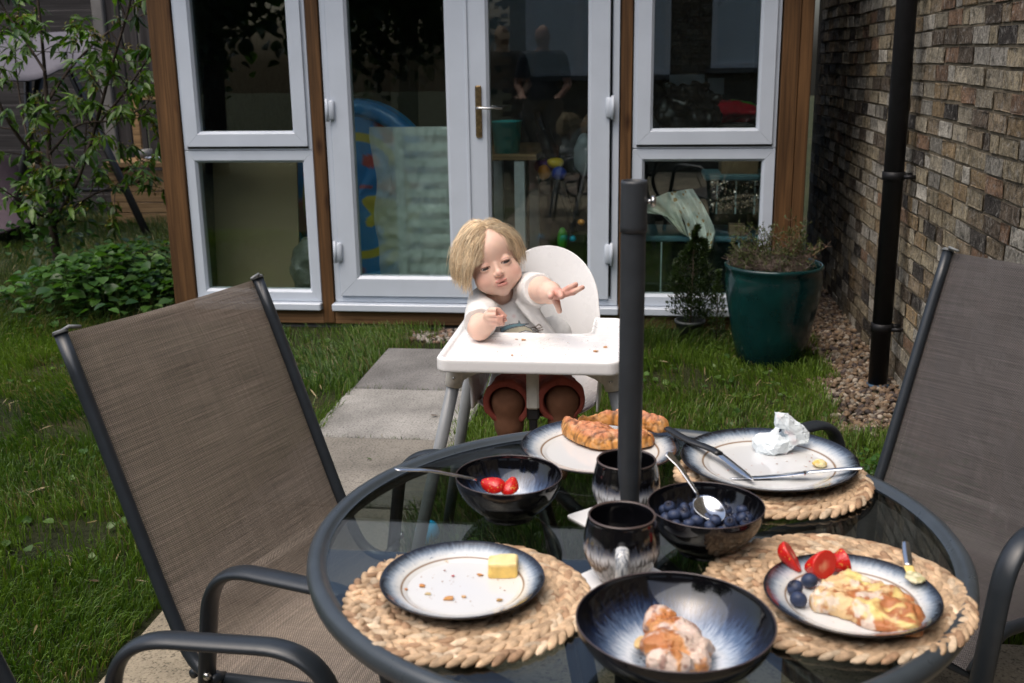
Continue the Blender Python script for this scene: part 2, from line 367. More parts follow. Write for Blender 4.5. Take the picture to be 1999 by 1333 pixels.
# ceramics
def radial(t, R):
    s = t.n('SeparateXYZ', {0: t.obj()}); x, y = s.outputs[0], s.outputs[1]; r = t.math('SQRT', t.math('ADD', t.math('MULTIPLY', x, x), t.math('MULTIPLY', y, y))); rn = t.math('DIVIDE', r, R)
    nx = t.math('DIVIDE', x, t.math('ADD', r, .0001)); ny = t.math('DIVIDE', y, t.math('ADD', r, .0001)); v = t.n('CombineXYZ', {0: nx, 1: ny, 2: t.math('MULTIPLY', rn, .35)}).outputs[0]
    return rn, t.noise(26., 4, .65, v), s.outputs[2], v
def platemat(R, name):
    t = NT(name); rn, st, z, v = radial(t, R); f = t.math('ADD', rn, t.math('MULTIPLY', t.math('SUBTRACT', st, .5), .10))
    wh = (.60, .61, .62); band = t.ramp(f, [(.0, wh), (.78, (.62, .62, .60)), (.84, (.42, .46, .50)), (.89, (.15, .19, .24)), (.935, (.035, .045, .062)), (.97, (.006, .006, .008))])
    sh = t.math('ADD', rn, t.math('MULTIPLY', t.math('SUBTRACT', t.noise(9, 3), .5), .012)); line = t.ramp(sh, [(.725, t.g(0)), (.735, t.g(1)), (.745, t.g(1)), (.76, t.g(0))]); c = t.mul(band, (.24, .16, .10), line, 'MIX')
    sp = t.ramp(t.noise(300, 2), [(.62, t.g(0)), (.70, t.g(.8))]); spm = t.ramp(rn, [(.75, t.g(0)), (.78, t.g(1)), (.86, t.g(1)), (.89, t.g(0))]); c = t.mul(c, (.16, .20, .26), t.math('MULTIPLY', sp, spm), 'MIX')
    t.set(base=c, rough=.10, spec=.5, coat=.3); return t.m
M['glazeblack'] = simple('black_glaze', (.006, .006, .008), .10, .5, var=.3, vs=20)
def bowlmat(R, name):
    t = NT(name); rn, st, z, v = radial(t, R); f = t.math('ADD', rn, t.math('MULTIPLY', t.math('SUBTRACT', st, .5), .30))
    c = t.ramp(f, [(.0, (.26, .31, .37)), (.40, (.28, .34, .41)), (.47, (.64, .67, .71)), (.55, (.42, .48, .56)), (.68, (.085, .13, .22)), (.80, (.010, .018, .045)), (.90, (.003, .003, .004))])
    sp = t.ramp(t.noise(260, 2), [(.50, t.g(0)), (.60, t.g(.8))]); spm = t.ramp(rn, [(.34, t.g(1)), (.40, t.g(0))]); c = t.mul(c, (.035, .06, .10), t.math('MULTIPLY', sp, spm), 'MIX')
    t.set(base=c, rough=.07, spec=.55, coat=.4); return t.m
def mugmat():
    t = NT('mug_glaze'); s = t.n('SeparateXYZ', {0: t.obj()}); v = t.n('Mapping', {'Vector': t.obj(), 'Scale': (260, 260, 38)}).outputs[0]; n = t.noise(1., 4, .6, v)
    f = t.math('ADD', t.math('DIVIDE', s.outputs[2], .09), t.math('MULTIPLY', t.math('SUBTRACT', n, .5), .35))
    c = t.ramp(f, [(.0, (.34, .30, .26)), (.12, (.20, .165, .14)), (.38, (.15, .135, .125)), (.54, (.42, .43, .45)), (.62, (.07, .08, .11)), (.70, (.004, .004, .005))]); c = t.mul(c, t.ramp(n, [(.4, t.g(.45)), (.6, t.g(1.5))]), t.math('LESS_THAN', f, .66))
    t.set(base=c, rough=.12, spec=.5, coat=.3); return t.m
M['mug'] = mugmat()
M['wicker'] = vcol('braided_water_hyacinth', .75, .2, .5, 70, .8, 300, .002)
M['napkin'] = simple('tissue_paper', (.74, .79, .82), .85, .2, var=.06, vs=25, bump=.5, bs=60, bd=.003)
M['crumb'] = simple('pastry_crumbs', (.42, .22, .09), .8, .2, var=.4, vs=80)
M['butter'] = simple('butter', (.80, .58, .20), .38, .4, var=.05, vs=30, bump=.15, bs=60)
M['gap'] = simple('near_black_matt', (.004, .004, .004), .9, .0)  # plain near-black, used on the house roof
M['vc_food'] = vcol('baked_pastry', .46, .35, .22, 70, .55, 190, .0018, sss=.08)
M['berry'] = vcol('strawberry_flesh', .25, .5, .12, 60, .2, 120, .001, sss=.15)
M['blueberry'] = vcol('blueberry_skin', .50, .35, .35, 70, .1, 100, .0005)
M['skin'] = vcol('toddler_skin', .46, .35, .05, 60, .04, 500, .0006, sss=.12, ss=.006)
M['cloth'] = vcol('soft_cotton', .85, .15, .05, 90, .25, 700, .0006)
M['hair'] = vcol('blond_hair', .36, .45, .10, 90, 0)
M['plainv'] = vcol('painted_surface', .55, .35, .08, 20, .05)
M['shiny'] = vcol('smooth_plastic', .28, .5, .08, 12, 0)
M['stone'] = vcol('pebbles', .7, .3, .3, 80, .3, 200)
M['bark'] = simple('brown_bark', (.045, .033, .025), .85, .2, var=.3, vs=40, bump=.7, bs=90, bd=.006)
M['canopy'] = simple('grey_canopy_cloth', (.10, .095, .11), .75, .2, var=.08)
M['swingseat'] = simple('plum_seat_cloth', (.075, .052, .062), .7, .3, var=.1)
M['concrete'] = simple('concrete', (.12, .115, .11), .9, .2, var=.2, vs=8, bump=.3)
M['teal'] = simple('blue_rubber', (.0, .38, .70), .5, .3, var=.1)

def handlemat():
    t = NT('mug_handle_glaze'); n = t.noise(1., 4, .6, t.n('Mapping', {'Vector': t.obj(), 'Scale': (300, 300, 60)}).outputs[0]); t.set(base=t.ramp(n, [(.35, (.06, .07, .09)), (.5, (.36, .38, .40)), (.65, (.62, .62, .60))]), rough=.12, spec=.5, coat=.3); return t.m
M['mughandle'] = handlemat()
# ================================================================ SETTING
YF = 5.4                                   # facade plane
def grid(x0, x1, y0, y1, n, zf):
    xs = np.linspace(x0, x1, n); ys = np.linspace(y0, y1, n); X, Y = np.meshgrid(xs, ys); V = np.stack([X, Y, zf(X, Y)], -1).reshape(-1, 3)
    i = np.arange(n-1); a = (i[:, None]*n+i[None]).reshape(-1); return V, np.stack([a, a+1, a+n+1, a+n], -1)
V, F_ = grid(-40, 40, -40, 40, 60, lambda X, Y: X*0-.012)
tag(mk('ground', V, F_, M['soil']), kind='structure')
V, F_ = grid(-7., 1.07, 2.38, 9.6, 130, lambda X, Y: .004+.014*(fbm(np.stack([X, Y, X*0], -1), 3.)-.5)*(1))
V[:, 2] = np.where(V[:, 1] < 2.5, V[:, 2]-.0, V[:, 2]); tag(mk('lawn_soil', V, F_, M['soil']), kind='structure')
V, F_ = grid(-7., -1.24, .0, 2.379, 40, lambda X, Y: X*0+.008); tag(mk('side_lawn', V, F_, M['soil']), kind='structure')
# paving: stepping slabs and patio slabs
def slab(x0, x1, y0, y1, z, c, name='paving_slab'):
    mb = MB(); V, Fs = boxg((x0, y0, z-.05), (x1, y1, z), .006); V[:, :2] += (vnoise(V, 9.)[:, None]-.5)*.012; mb.add(V, Fs, c)
    return mb
slabs = [(-1.25, -.66, 4.275, 4.93, (.175, .17, .165), 'grey paving slab in the lawn, farthest of the path beyond the high chair'),
         (-1.26, -.67, 3.672, 4.262, (.27, .262, .245), 'pale smooth paving slab in the lawn, middle one of the path'),
         (-1.27, -.68, 3.05, 3.658, (.20, .185, .16), 'rough speckled paving slab in the lawn nearest the left chair')]
g_ = []
for x0, x1, y0, y1, c, lab in slabs:
    o = slab(x0, x1, y0, y1, .030, c).build('path_slab', M['slab'], smooth=False, loc=((x0+x1)/2, (y0+y1)/2, 0)); tag(o, kind='structure')
mb = MB()
for i in range(-4, 3):
    for j in range(-7, 1):
        x0 = -1.23+(i+2)*.605-.605*2+1.21; y1 = 2.40+j*.605; k = random.uniform(.85, 1.15)
        if x0 < -1.3: continue
        V, Fs = boxg((x0, y1-.593, -.02), (x0+.593, y1, .026+random.uniform(-.002, .002)), .006); mb.add(V, Fs, (.27*k, .23*k, .165*k))
for yy in (2.43,):
    V, Fs = boxg((-1.26, yy, -.02), (-.67, yy+.6, .028), .006); mb.add(V, Fs, (.24, .21, .17))
tag(mb.build('patio', M['slab'], smooth=False), kind='structure')
def on_paving(x, y):
    return ((x > -1.25) & (x < -.70) & (y > 2.35) & (y < 4.92)) | (y < 2.40)
# ---------------------------------------------------------------- brick wall (right)
def brickwall(name, label, x0, ylo, yhi, z1, face, palette, loc, holes=(), axis=0, depth=.05):
    """bricks on a wall; axis 0: wall plane X=x0 running along Y ; axis 1: plane Y=x0 running along X"""
    V = []; Fs = []; C = []; n = 0; bh = .064 if axis == 0 else .075; j = 0; z = 0
    while z < z1:
        y = ylo-(.11 if j % 2 else 0)-random.uniform(0, .02); k = 0
        while y < yhi:
            L = (.104 if random.random() < .16 else .215)*(.84 if axis == 0 else 1)
            a, b = y+.0065, y+L-.0065; zc = z+bh/2; k += 1; yc = (a+b)/2
            if not any(h[0] < yc < h[1] and h[2] < zc < h[3] for h in holes):
                pr = random.uniform(0, .006); lo = (x0, a, z+.006) if axis == 0 else (a, x0, z+.006); hi = (x0+face*(.005+pr), b, z+bh-.006) if axis == 0 else (b, x0+face*(.005+pr), z+bh-.006)
                v, f = boxg(lo, hi, .0045); v = v+(RS.rand(*v.shape)-.5)*.006; v[:, 2] += .006*math.sin(yc*1.3+j*.4)+.003*math.sin(yc*5.)
                c = np.array(palette[int(RS.choice(len(palette), p=PW))])*random.uniform(.75, 1.25)
                V.append(v); Fs += [tuple(q+n for q in t) for t in f]; n += len(v); C.append(np.tile(c, (len(v), 1)))
            y += L
        z += bh; j += 1
    root = thing(name, label, 'wall', loc)
    mk('bricks', np.vstack(V), Fs, M['brick'], root, False, col=np.vstack(C)); return root
PAL = [(.31, .26, .175), (.23, .18, .12), (.24, .15, .095), (.11, .085, .062), (.42, .39, .33), (.27, .25, .21), (.29, .21, .12), (.055, .048, .042), (.36, .315, .235)]
PW = np.array([.22, .13, .07, .09, .14, .11, .08, .05, .11]); PW = PW/PW.sum()
WX = 1.085
bw = brickwall('brick_wall', 'old mottled stock brick wall of the house along the right side of the lawn', WX, .2, 7.2, 5.2, -1, PAL, (WX, 3.5, 0))
mk('mortar', *boxg((WX-.0035, -.4, -.05), (WX+.25, 7.4, 5.2)), M['mortar'], bw, False)
# ---------------------------------------------------------------- garden room
GR = thing('garden_room', 'timber garden room with white glazed double doors and side windows behind the high chair', 'garden room', (-.9, YF, 0))
ZB, ZT = .12, 2.22
def fbox(name, x0, x1, y0, y1, z0, z1, mat, parent=GR, bev=.003): return mk(name, *boxg((x0, y0, z0), (x1, y1, z1), bev), M[mat], parent, False)
XL = -2.545
for (a, b) in ((-2.545, -2.421), (-1.716, -1.652), (-.140, -.084), (.626, .705), (.7075, .765)):
    fbox('post', a, b, YF-.012 if b < .7 else YF-.03, YF+.085, .035, 2.3, 'post')
fbox('sole_plate', -2.56, .78, YF-.006, YF+.09, .030, .105, 'beam')
fbox('base', -2.5, .72, YF+.02, YF+2.3, -.02, .05, 'concrete', bev=.01)
def strip_quad(mb, p, q):                    # frame made of 4 mitred members with a stepped profile
    pass
def ring(name, x0, x1, z0, z1, prof, mat='upvc', parent=GR, gap=.0006):
    """prof: list of (inset from outer edge, y depth) ; mitred member on each side"""
    mb = MB(); C4 = [(x0, z0, 1, 1), (x1, z0, -1, 1), (x1, z1, -1, -1), (x0, z1, 1, -1)]
    for i in range(4):
        a, b = C4[i], C4[(i+1) % 4]; dx, dz = np.sign(b[0]-a[0]), np.sign(b[1]-a[1]); V = []
        for (c, sg) in ((a, 1), (b, -1)):
            for d, y in prof: V.append((c[0]+c[2]*d+sg*dx*gap, y, c[1]+c[3]*d+sg*dz*gap))
        m = len(prof); Fs = [(k, (k+1) % m, m+(k+1) % m, m+k) for k in range(m)]+[tuple(range(m-1, -1, -1)), tuple(range(m, 2*m))]
        mb.add(V, Fs)
    return mb.build(name, M[mat], parent, False)
def frprof(w, y, t=.06, bead=.012): return [(0, y+t), (0, y+.002), (.002, y), (w-bead-.0015, y), (w-bead, y+.001), (w-.001, y+.014), (w, y+.016), (w, y+t)]
def gpane(x0, x1, z0, z1, y, parent, tilt=0.):
    V, Fs = boxg((x0, y, z0), (x1, y+.004, z1)); V2, F2 = boxg((x0, y+.018, z0), (x1, y+.022, z1))
    if tilt: V2[:, 1] += (V2[:, 0]-x0)*tilt
    mb = MB(); mb.add(V, Fs); mb.add(V2, F2); return mb.build('pane', M['pane'], parent, False)
def hx(px, pz): p = aty(px, pz, YF); return p[0]
def window(xo0, xo1, xu0, xu1, xl0, xl1):
    """outer frame; upper opening sash glass xu; lower fixed glass xl"""
    # lower fixed light frame and mid transom
    w0 = xl0-xo0; lower = ring('window_frame', xo0, xo1, .150, .950, frprof(.062, YF)); gpane(xo0+.055, xo1-.055, .20, .93, YF+.02, lower)
    up = ring('window_frame', xo0, xo1, .953, ZT, frprof(.030, YF, bead=.006))
    sash = ring('opening_sash', xo0+.020, xo1-.020, .972, ZT-.02, frprof(.078, YF-.016, .05), parent=up)
    sash2 = gpane(xo0+.08, xo1-.08, 1.04, ZT-.09, YF+.012, up)
    fbox('cill', xo0-.004, xo1+.004, YF-.045, YF+.05, .108, .1475, 'upvc', bev=.005)
    s = MB(); s.add(*boxg((xo0+.0205, YF-.004, .962), (xo1-.0205, YF-.001, .9715))); s.build('weather_seal', M['seal'], up, False)
window(-2.417, -1.722, -2.319, -1.81, -2.355, -1.745)
window(-.079, .619, .0095, .5265, -.03, .56)
# doors
DF = ring('door_frame', -1.646, -.146, .150, ZT, frprof(.036, YF, .06, .006))
fbox('door_cill', -1.655, -.139, YF-.05, YF+.05, .108, .1475, 'upvc', bev=.005)
for (x0, x1, g0, g1, side) in ((-1.611, -.905, -1.502, -1.011, 0), (-.8995, -.192, -.787, -.290, 1)):
    lf = ring('door_leaf', x0, x1, .186, ZT-.035, frprof(.108, YF-.018, .06, .014)); gpane(x0+.1, x1-.1, .28, ZT-.12, YF+.006, lf, .035 if side else .02)
    hxx = x0 if side == 0 else x1
    for hz in (.425, 1.155, 1.95):
        h = MB(); h.box((hxx-.020, YF-.036, hz-.050), (hxx+.024, YF-.0185, hz+.050), bev=.007); h.tube([(hxx-.012 if side == 0 else hxx+.016, YF-.034, hz-.058), (hxx-.012 if side == 0 else hxx+.016, YF-.034, hz+.058)], .009, 12)
        h.build('hinge', M['upvc'], lf)
    if side: LEAF = lf
m = MB(); m.box((-.910, YF-.026, .19), (-.894, YF-.0185, ZT-.04), bev=.003); m.build('meeting_strip', M['upvc'], DF, False)
h = MB(); P = np.array([-.846, YF-.02, 1.13])
pl = smoothpath([P+(0, 0, .11), P+(0, 0, .0), P+(0, 0, -.13)], 8); v, f = boxg((P[0]-.016, YF-.030, 1.012), (P[0]+.016, YF-.0185, 1.268), .006); h.add(v, f)
h.tube([P+(0, -.014, -.082), P+(0, -.004, -.082)], .009, 14); h.build('handle_plate', M['brass'], LEAF, False)
h = MB(); h.tube(fillet([P+(0, 0, .03), P+(0, -.045, .03), P+(.125, -.05, .026)], .02), .0085, 12, sq=(1.1, .8)); h.build('door_handle', M['steel'], LEAF)
# roof, sides and room inside
fbox('roof', -2.75, .90, YF-.30, YF+2.5, 2.42, 2.56, 'post', bev=.01)
fbox('fascia', -2.76, .91, YF-.33, YF-.303, 2.40, 2.58, 'upvc', bev=.004)
fbox('head_beam', -2.545, .765, YF-.008, YF+.08, 2.225, 2.415, 'beam')
fbox('side_wall', -2.55, -2.47, YF+.09, YF+2.3, .05, 2.41, 'fencew'); fbox('side_wall', .70, .78, YF+.09, YF+2.3, .05, 2.41, 'fencew')
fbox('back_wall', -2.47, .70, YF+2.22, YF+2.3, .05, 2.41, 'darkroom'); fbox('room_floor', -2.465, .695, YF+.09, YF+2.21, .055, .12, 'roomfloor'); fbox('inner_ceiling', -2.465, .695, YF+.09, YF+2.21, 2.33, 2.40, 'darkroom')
# ---------------------------------------------------------------- things inside the room
def leanbox(name, label, cat, px0, px1, py0, py1, Y, dy, mat, lean=.12, col=None):
    a = aty(px0, py1, Y); b = aty(px1, py0, Y); mb = MB(); V, Fs = boxg((a[0], 0, a[2]), (b[0], dy, b[2]), .003); V[:, 1] += Y+(V[:, 2]-a[2])*lean; mb.add(V, Fs, col); return tag(mb.build(name, M[mat], None, False, loc=((a[0]+b[0])/2, Y, a[2])), label, cat)
leanbox('hardboard_sheet', 'plain brown hardboard sheet leaning inside the lower left window', 'board', 424, 566, 262, 566, 5.62, .012, 'hardboard', .12)
# upturned paddling pool
t = thing('paddling_pool', 'blue inflatable paddling pool with yellow print stood on edge inside the doors', 'paddling pool', (-1.62, 5.95, .15))
c = np.array([-1.66, 5.93, .64]); A = np.linspace(0, 2*PI, 49)[:-1]
mb = MB(); P = [c+np.array([.44*math.cos(a), .05*math.sin(a), .50*math.sin(a)]) for a in A]; v, f = tubeg(P+[P[0]], .052, 12, False); mb.add(v, f, (.015, .20, .50)); P2 = [p+np.array([0, .09, 0]) for p in P]; v, f = tubeg(P2+[P2[0]], .05, 12, False); mb.add(v, f, (.02, .28, .60)); mb.build('inflated_ring', M['shiny'], t)
n = 40; V = []; C = []
for i in range(n+1):
    for j in range(64):
        a = 2*PI*j/64; r = i/n; p = c+np.array([.42*r*math.cos(a), .04+.02*math.sin(7*a)*r, .48*r*math.sin(a)]); V.append(p); q = float(fbm(p[None], 7., 3, 2)[0]); C.append((.50, .40, .05) if q > .60 or abs(r-.72) < .05 else ((.40, .05, .05) if q < .33 else (.015, .18, .48)))
mk('floor_sheet', V, [(i*64+j, i*64+(j+1) % 64, (i+1)*64+(j+1) % 64, (i+1)*64+j) for i in range(n) for j in range(64)], M['shiny'], t, col=np.array(C))
# wrapped slatted panel
t = thing('wrapped_cot_panel', 'white slatted panel wrapped in cloudy plastic standing inside the left door', 'wrapped panel', (-1.2, 5.75, .15))
a = aty(745, 530, 5.75); b = aty(885, 250, 5.75); mb = MB()
for k in range(11):
    z = .16+k*(b[2]-.2)/10; mb.box((a[0]+.16, 5.76, z), (b[0]+.1, 5.775, z+.045), bev=.003)
mb.box((a[0]+.1, 5.755, .14), (a[0]+.15, 5.785, b[2]), bev=.003); mb.build('slats', M['tile'], t, False)
xs = np.linspace(a[0]-.01, b[0]+.12, 90); zs = np.linspace(.135, b[2]+.01, 90); X, Z = np.meshgrid(xs, zs); q = np.stack([X, X*0, Z], -1)
Y = 5.735+.05*(fbm(q, 6., 2)-.5)+.028*np.abs(vnoise(q*np.array([1, 1, .35]), 22.)-.5)+.012*(fbm(q, 30., 1, 2)-.5); X = X+.05*(fbm(q, 3., 9)-.5)+np.where(X < a[0]+.08, (.05*vnoise(q, 4., 5)-.025), 0); V = np.stack([X, Y, Z], -1).reshape(-1, 3); i = np.arange(89); e = (i[:, None]*90+i[None]).reshape(-1)
tp = NT('cloudy_plastic'); tp.set(base=(.86, .90, .89), rough=.30, spec=.5, normal=tp.bump(tp.noise(28, 5, .7, dist=1.), .35, .01)); tr = tp.n('BsdfTransparent', {'Color': (.8, .9, .88, 1)}); mx = tp.n('MixShader', {0: .52, 1: tp.b.outputs[0], 2: tr.outputs[0]}); tp.t.links.new(mx.outputs[0], tp.out.inputs[0])
mk('plastic_wrap', V, np.stack([e, e+1, e+91, e+90], -1), tp.m, t)
# bag beside the board
t = thing('clear_bag', 'crumpled grey plastic bag on the floor inside the lower left window', 'bag', (-1.85, 5.66, .12))
def fb(p): return ell(p, (-1.83, 5.66, .27), (.14, .10, .19))+.05*(fbm(p, 14., 3)-.5)
V, Fs = nets(fb, (-2.05, 5.5, .11), (-1.62, 5.85, .52), .01); mk('bag', V, Fs, simple('grey_bag_film', (.09, .095, .085), .25, var=.3, bump=.5, bs=40, bd=.01), t)
# desk with bucket, leaning pole, toys behind right door
t = thing('work_table', 'wooden table with pale legs standing inside the right hand door', 'table', (-.5, 6.3, .12))
mb = MB(); mb.box((-.98, 6.0, .84), (-.62, 6.9, .875), bev=.004); mb.build('table_top', M['pine'], t, False)
for x, y in ((-.72, 6.03), (-.95, 6.8), (-.72, 6.8)):
    mb = MB(); mb.box((x-.03, y-.02, .12), (x+.03, y+.03, .838), bev=.003); mb.build('leg', simple('pale_leg_paint', (.6, .63, .66), .6), t, False)
mb = MB(); mb.add(*lathe([(0, .876), (.07, .876), (.085, 1.05), (.088, 1.05), (.088, 1.055), (.08, 1.055), (.066, .885), (0, .885)], 28, (-.80, 6.1, 0)), (.02, .45, .47)); tag(mb.build('teal_tub', M['shiny'], None, loc=(-.8, 6.1, .876)), 'small teal plastic tub on the table inside the right door', 'tub')
t = thing('vacuum_cleaner', 'dark stick vacuum leaning behind the right door among toys', 'vacuum', (-.45, 6.35, .12))
mb = MB(); mb.tube([(-.66, 6.4, 1.08), (-.60, 6.35, .95), (-.52, 6.3, .70), (-.42, 6.2, .40)], .022, 10); mb.tube([(-.62, 6.37, .98), (-.55, 6.33, .80)], .045, 12); mb.build('tube', M['blackmetal'], t); mb = MB(); mb.box((-.52, 6.1, .12), (-.32, 6.3, .40), bev=.04); mb.build('floor_head', M['blackmetal'], t, False)
def blob(name, label, cat, c, r, col, nz=.3, s=9., mat='shiny', h=.008, par=None, grp=None):
    c = np.array(c, float); r = np.array(r, float)
    V, Fs = nets(lambda p: ell(p, c, r)+min(r)*nz*(fbm(p, s, c[0]*9)-.5)*2, c-r*1.4, c+r*1.4, h)
    o = mk(name, V, Fs, M[mat], par, loc=(c[0], c[1], c[2]-r[2]), col=col); return tag(o, label, cat, grp) if par is None else o
for (px, py, Y, r, c, lab) in [(1085, 318, 6.15, (.05, .04, .035), (.8, .55, .05), 'yellow soft toy among toys behind the right door'), (1062, 336, 6.2, (.035, .03, .045), (.8, .3, .04), 'orange and yellow toy ring behind the right door'),
        (1090, 338, 6.12, (.045, .04, .04), (.02, .06, .4), 'navy blue toy behind the right door'), (1062, 322, 6.3, (.06, .05, .04), (.14, .04, .20), 'purple soft toy behind the right door'), (1135, 434, 6.0, (.020, .02, .018), (.9, .35, .04), 'small orange block low behind the right door'),
        (1098, 468, 6.05, (.03, .03, .07), (.05, .35, .03), 'green toy on the floor behind the right door'), (1118, 466, 6.0, (.02, .02, .02), (.0, .4, .6), 'small blue ball on the floor behind the right door'), (1140, 300, 6.5, (.06, .05, .13), (.5, .55, .58), 'pale grey bag hanging behind the right door')]:
    p = aty(px, py, Y); blob('toy', lab, 'toy', p, r, c, .35, 14)
# right window upper: clothes pile, dark bag, pictures
blob('clothes_pile', 'heap of teal, red and green clothes behind the upper right window', 'clothes', aty(1395, 218, 6.3), (.30, .16, .06), None, .9, 9)
o = [q for q in COL.objects if q.name == 'clothes_pile'][0]; co = np.zeros(len(o.data.vertices)*3); o.data.vertices.foreach_get('co', co); co = co.reshape(-1, 3); v = vnoise(co, 9., 2); cc = np.ones((len(co), 4)); cc[:, :3] = np.where((co[:, :1] < -.1), (.0, .35, .40), np.where(v[:, None] > .45, (.60, .02, .04), (.10, .45, .06)))
if 'Col' in o.data.attributes: o.data.attributes['Col'].data.foreach_set('color', cc.astype(np.float32).ravel())
else: o.data.attributes.new('Col', 'FLOAT_COLOR', 'POINT').data.foreach_set('color', cc.astype(np.float32).ravel())
blob('bin_bag', 'crumpled black rubbish bag behind the upper right window', 'bag', aty(1335, 232, 6.0), (.20, .14, .17), (.012, .011, .010), .8, 8)
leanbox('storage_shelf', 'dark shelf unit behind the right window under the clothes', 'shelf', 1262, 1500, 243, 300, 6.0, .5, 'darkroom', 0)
def picture(px0, px1, py0, py1, c, lab):
    a = aty(px0, py1, 7.60); b = aty(px1, py0, 7.60); t = thing('pinned_print', lab, 'picture', (a[0], 7.6, a[2])); mb = MB(); mb.box((a[0], 7.60, a[2]), (b[0], 7.606, b[2]), c); mb.build('paper', M['plainv'], t, False)
picture(1306, 1376, 145, 188, (.65, .70, .80), 'large pale sheet pinned to the back wall behind the right window'); picture(1381, 1414, 152, 184, (.5, .5, .55), 'small framed print on the back wall behind the right window')
# right window lower: crates
def crate(name, label, px0, px1, py0, py1, Y, d, lid=(.08, .18, .23)):
    a = aty(px0, py1, Y); b = aty(px1, py0, Y); t = thing(name, label, 'storage box', (a[0], Y, a[2])); h = b[2]-a[2]
    mb = MB(); mb.box((a[0]+.01, Y+.005, a[2]), (b[0]-.01, Y+d, b[2]-.03), bev=.01)
    mb.build('tub', M['clearbox'], t, False); mb = MB(); mb.box((a[0]-.005, Y-.008, b[2]-.03), (b[0]+.005, Y+d+.01, b[2]), lid, bev=.008)
    for k in range(9): x = a[0]+(b[0]-a[0])*(k+.5)/9; mb.box((x-.003, Y-.012, b[2]-.028), (x+.003, Y-.0085, b[2]-.004), lid)
    mb.build('lid', M['shiny'], t, False); mb = MB()
    for k in range(3): x = a[0]+(b[0]-a[0])*(.2+k*.3); mb = MB(); mb.box((x-.004, Y-.002, a[2]+.002), (x+.004, Y+.004, b[2]-.031), (.4, .5, .52)); mb.build('rib', M['plainv'], t, False)
    return a, b
crate('storage_crate', 'wide clear plastic crate with blue lid on the floor behind the lower right window', 1240, 1494, 462, 576, 5.55, .4)
crate('filled_storage_box', 'clear box of glittering foil bits under a pale blue lid behind the lower right window', 1374, 1500, 341, 418, 5.62, .3, (.14, .28, .35))
a = aty(1376, 405, 5.62); b = aty(1496, 352, 5.62); P = np.stack([RS.uniform(a[0]+.02, b[0]-.02, 420), RS.uniform(5.612, 5.6185, 420), RS.uniform(a[2], b[2], 420)], -1); tv = np.array([(-1, 0, -1), (1, 0, -1), (1, 0, 1), (-1, 0, 1)])*.0045; Mx = rotm(RS.randn(420, 3), RS.rand(420)*6)*RS.uniform(.4, 1.3, 420)[:, None, None]; v, f = scatter(tv, [(0, 1, 2, 3)], Mx, P)
tag(mk('foil_bits', v, f, simple('foil', (.6, .5, .42), .25, metal=1., var=.4), None, False, loc=(a[0], 5.6, a[2])), 'glittering foil and paper bits filling the clear box', 'foil', kind='stuff')
leanbox('games_box', 'printed brown games box on top of the foil filled storage box', 'box', 1408, 1482, 299, 340, 5.66, .25, 'card', 0)
leanbox('small_carton', 'small dark carton with pale print standing on the wide clear crate', 'box', 1423, 1456, 440, 461, 5.58, .1, 'card', 0)
# draped cloth
t = thing('muslin_cloth', 'white muslin cloth printed with small tan animals hanging behind the lower right window', 'cloth', aty(1350, 480, 5.53))
def drape(pts, Y0, seed, nu=60, nv=70):
    L = np.array([p[0] for p in pts], float); R_ = np.array([p[1] for p in pts], float); tt = np.linspace(0, len(pts)-1, nv); V = []
    for s in tt:
        i = min(int(s), len(pts)-2); fr = s-i; l = L[i]*(1-fr)+L[i+1]*fr; r = R_[i]*(1-fr)+R_[i+1]*fr
        for u in np.linspace(0, 1, nu):
            px = l*(1-u)+r*u; V.append(aty(px[0], px[1], Y0+.016*math.sin(u*21+s*1.2+seed)*(.4+s/len(pts))+.01*math.sin(u*9-s*2)))
    V = np.array(V); i, j = np.meshgrid(np.arange(nv-1), np.arange(nu-1), indexing='ij'); e = (i*nu+j).reshape(-1); return V, np.stack([e, e+1, e+nu+1, e+nu], -1)
V, Fs = drape([((1302, 376), (1352, 368)), ((1318, 400), (1374, 402)), ((1336, 432), (1388, 430)), ((1345, 462), (1397, 452)), ((1358, 486), (1390, 485))], 5.52, 0)
tw = NT('printed_muslin'); vo = tw.n('TexVoronoi', {'Vector': tw.obj(), 'Scale': 24.}, feature='F1').outputs['Distance']; pr = tw.ramp(tw.math('ADD', vo, tw.math('MULTIPLY', tw.noise(60), .3)), [(.38, tw.g(1)), (.44, tw.g(0))]); tw.set(base=tw.mul((.80, .82, .78), (.50, .32, .14), pr, 'MIX'), rough=.85, spec=.15)
mk('printed_side', V, Fs, tw.m, t)
V, Fs = drape([((1232, 405), (1306, 374)), ((1240, 415), (1322, 396)), ((1290, 418), (1334, 436)), ((1325, 452), (1345, 463))], 5.535, 2); mk('plain_side', V, Fs, simple('cream_muslin', (.78, .80, .72), .85), t)
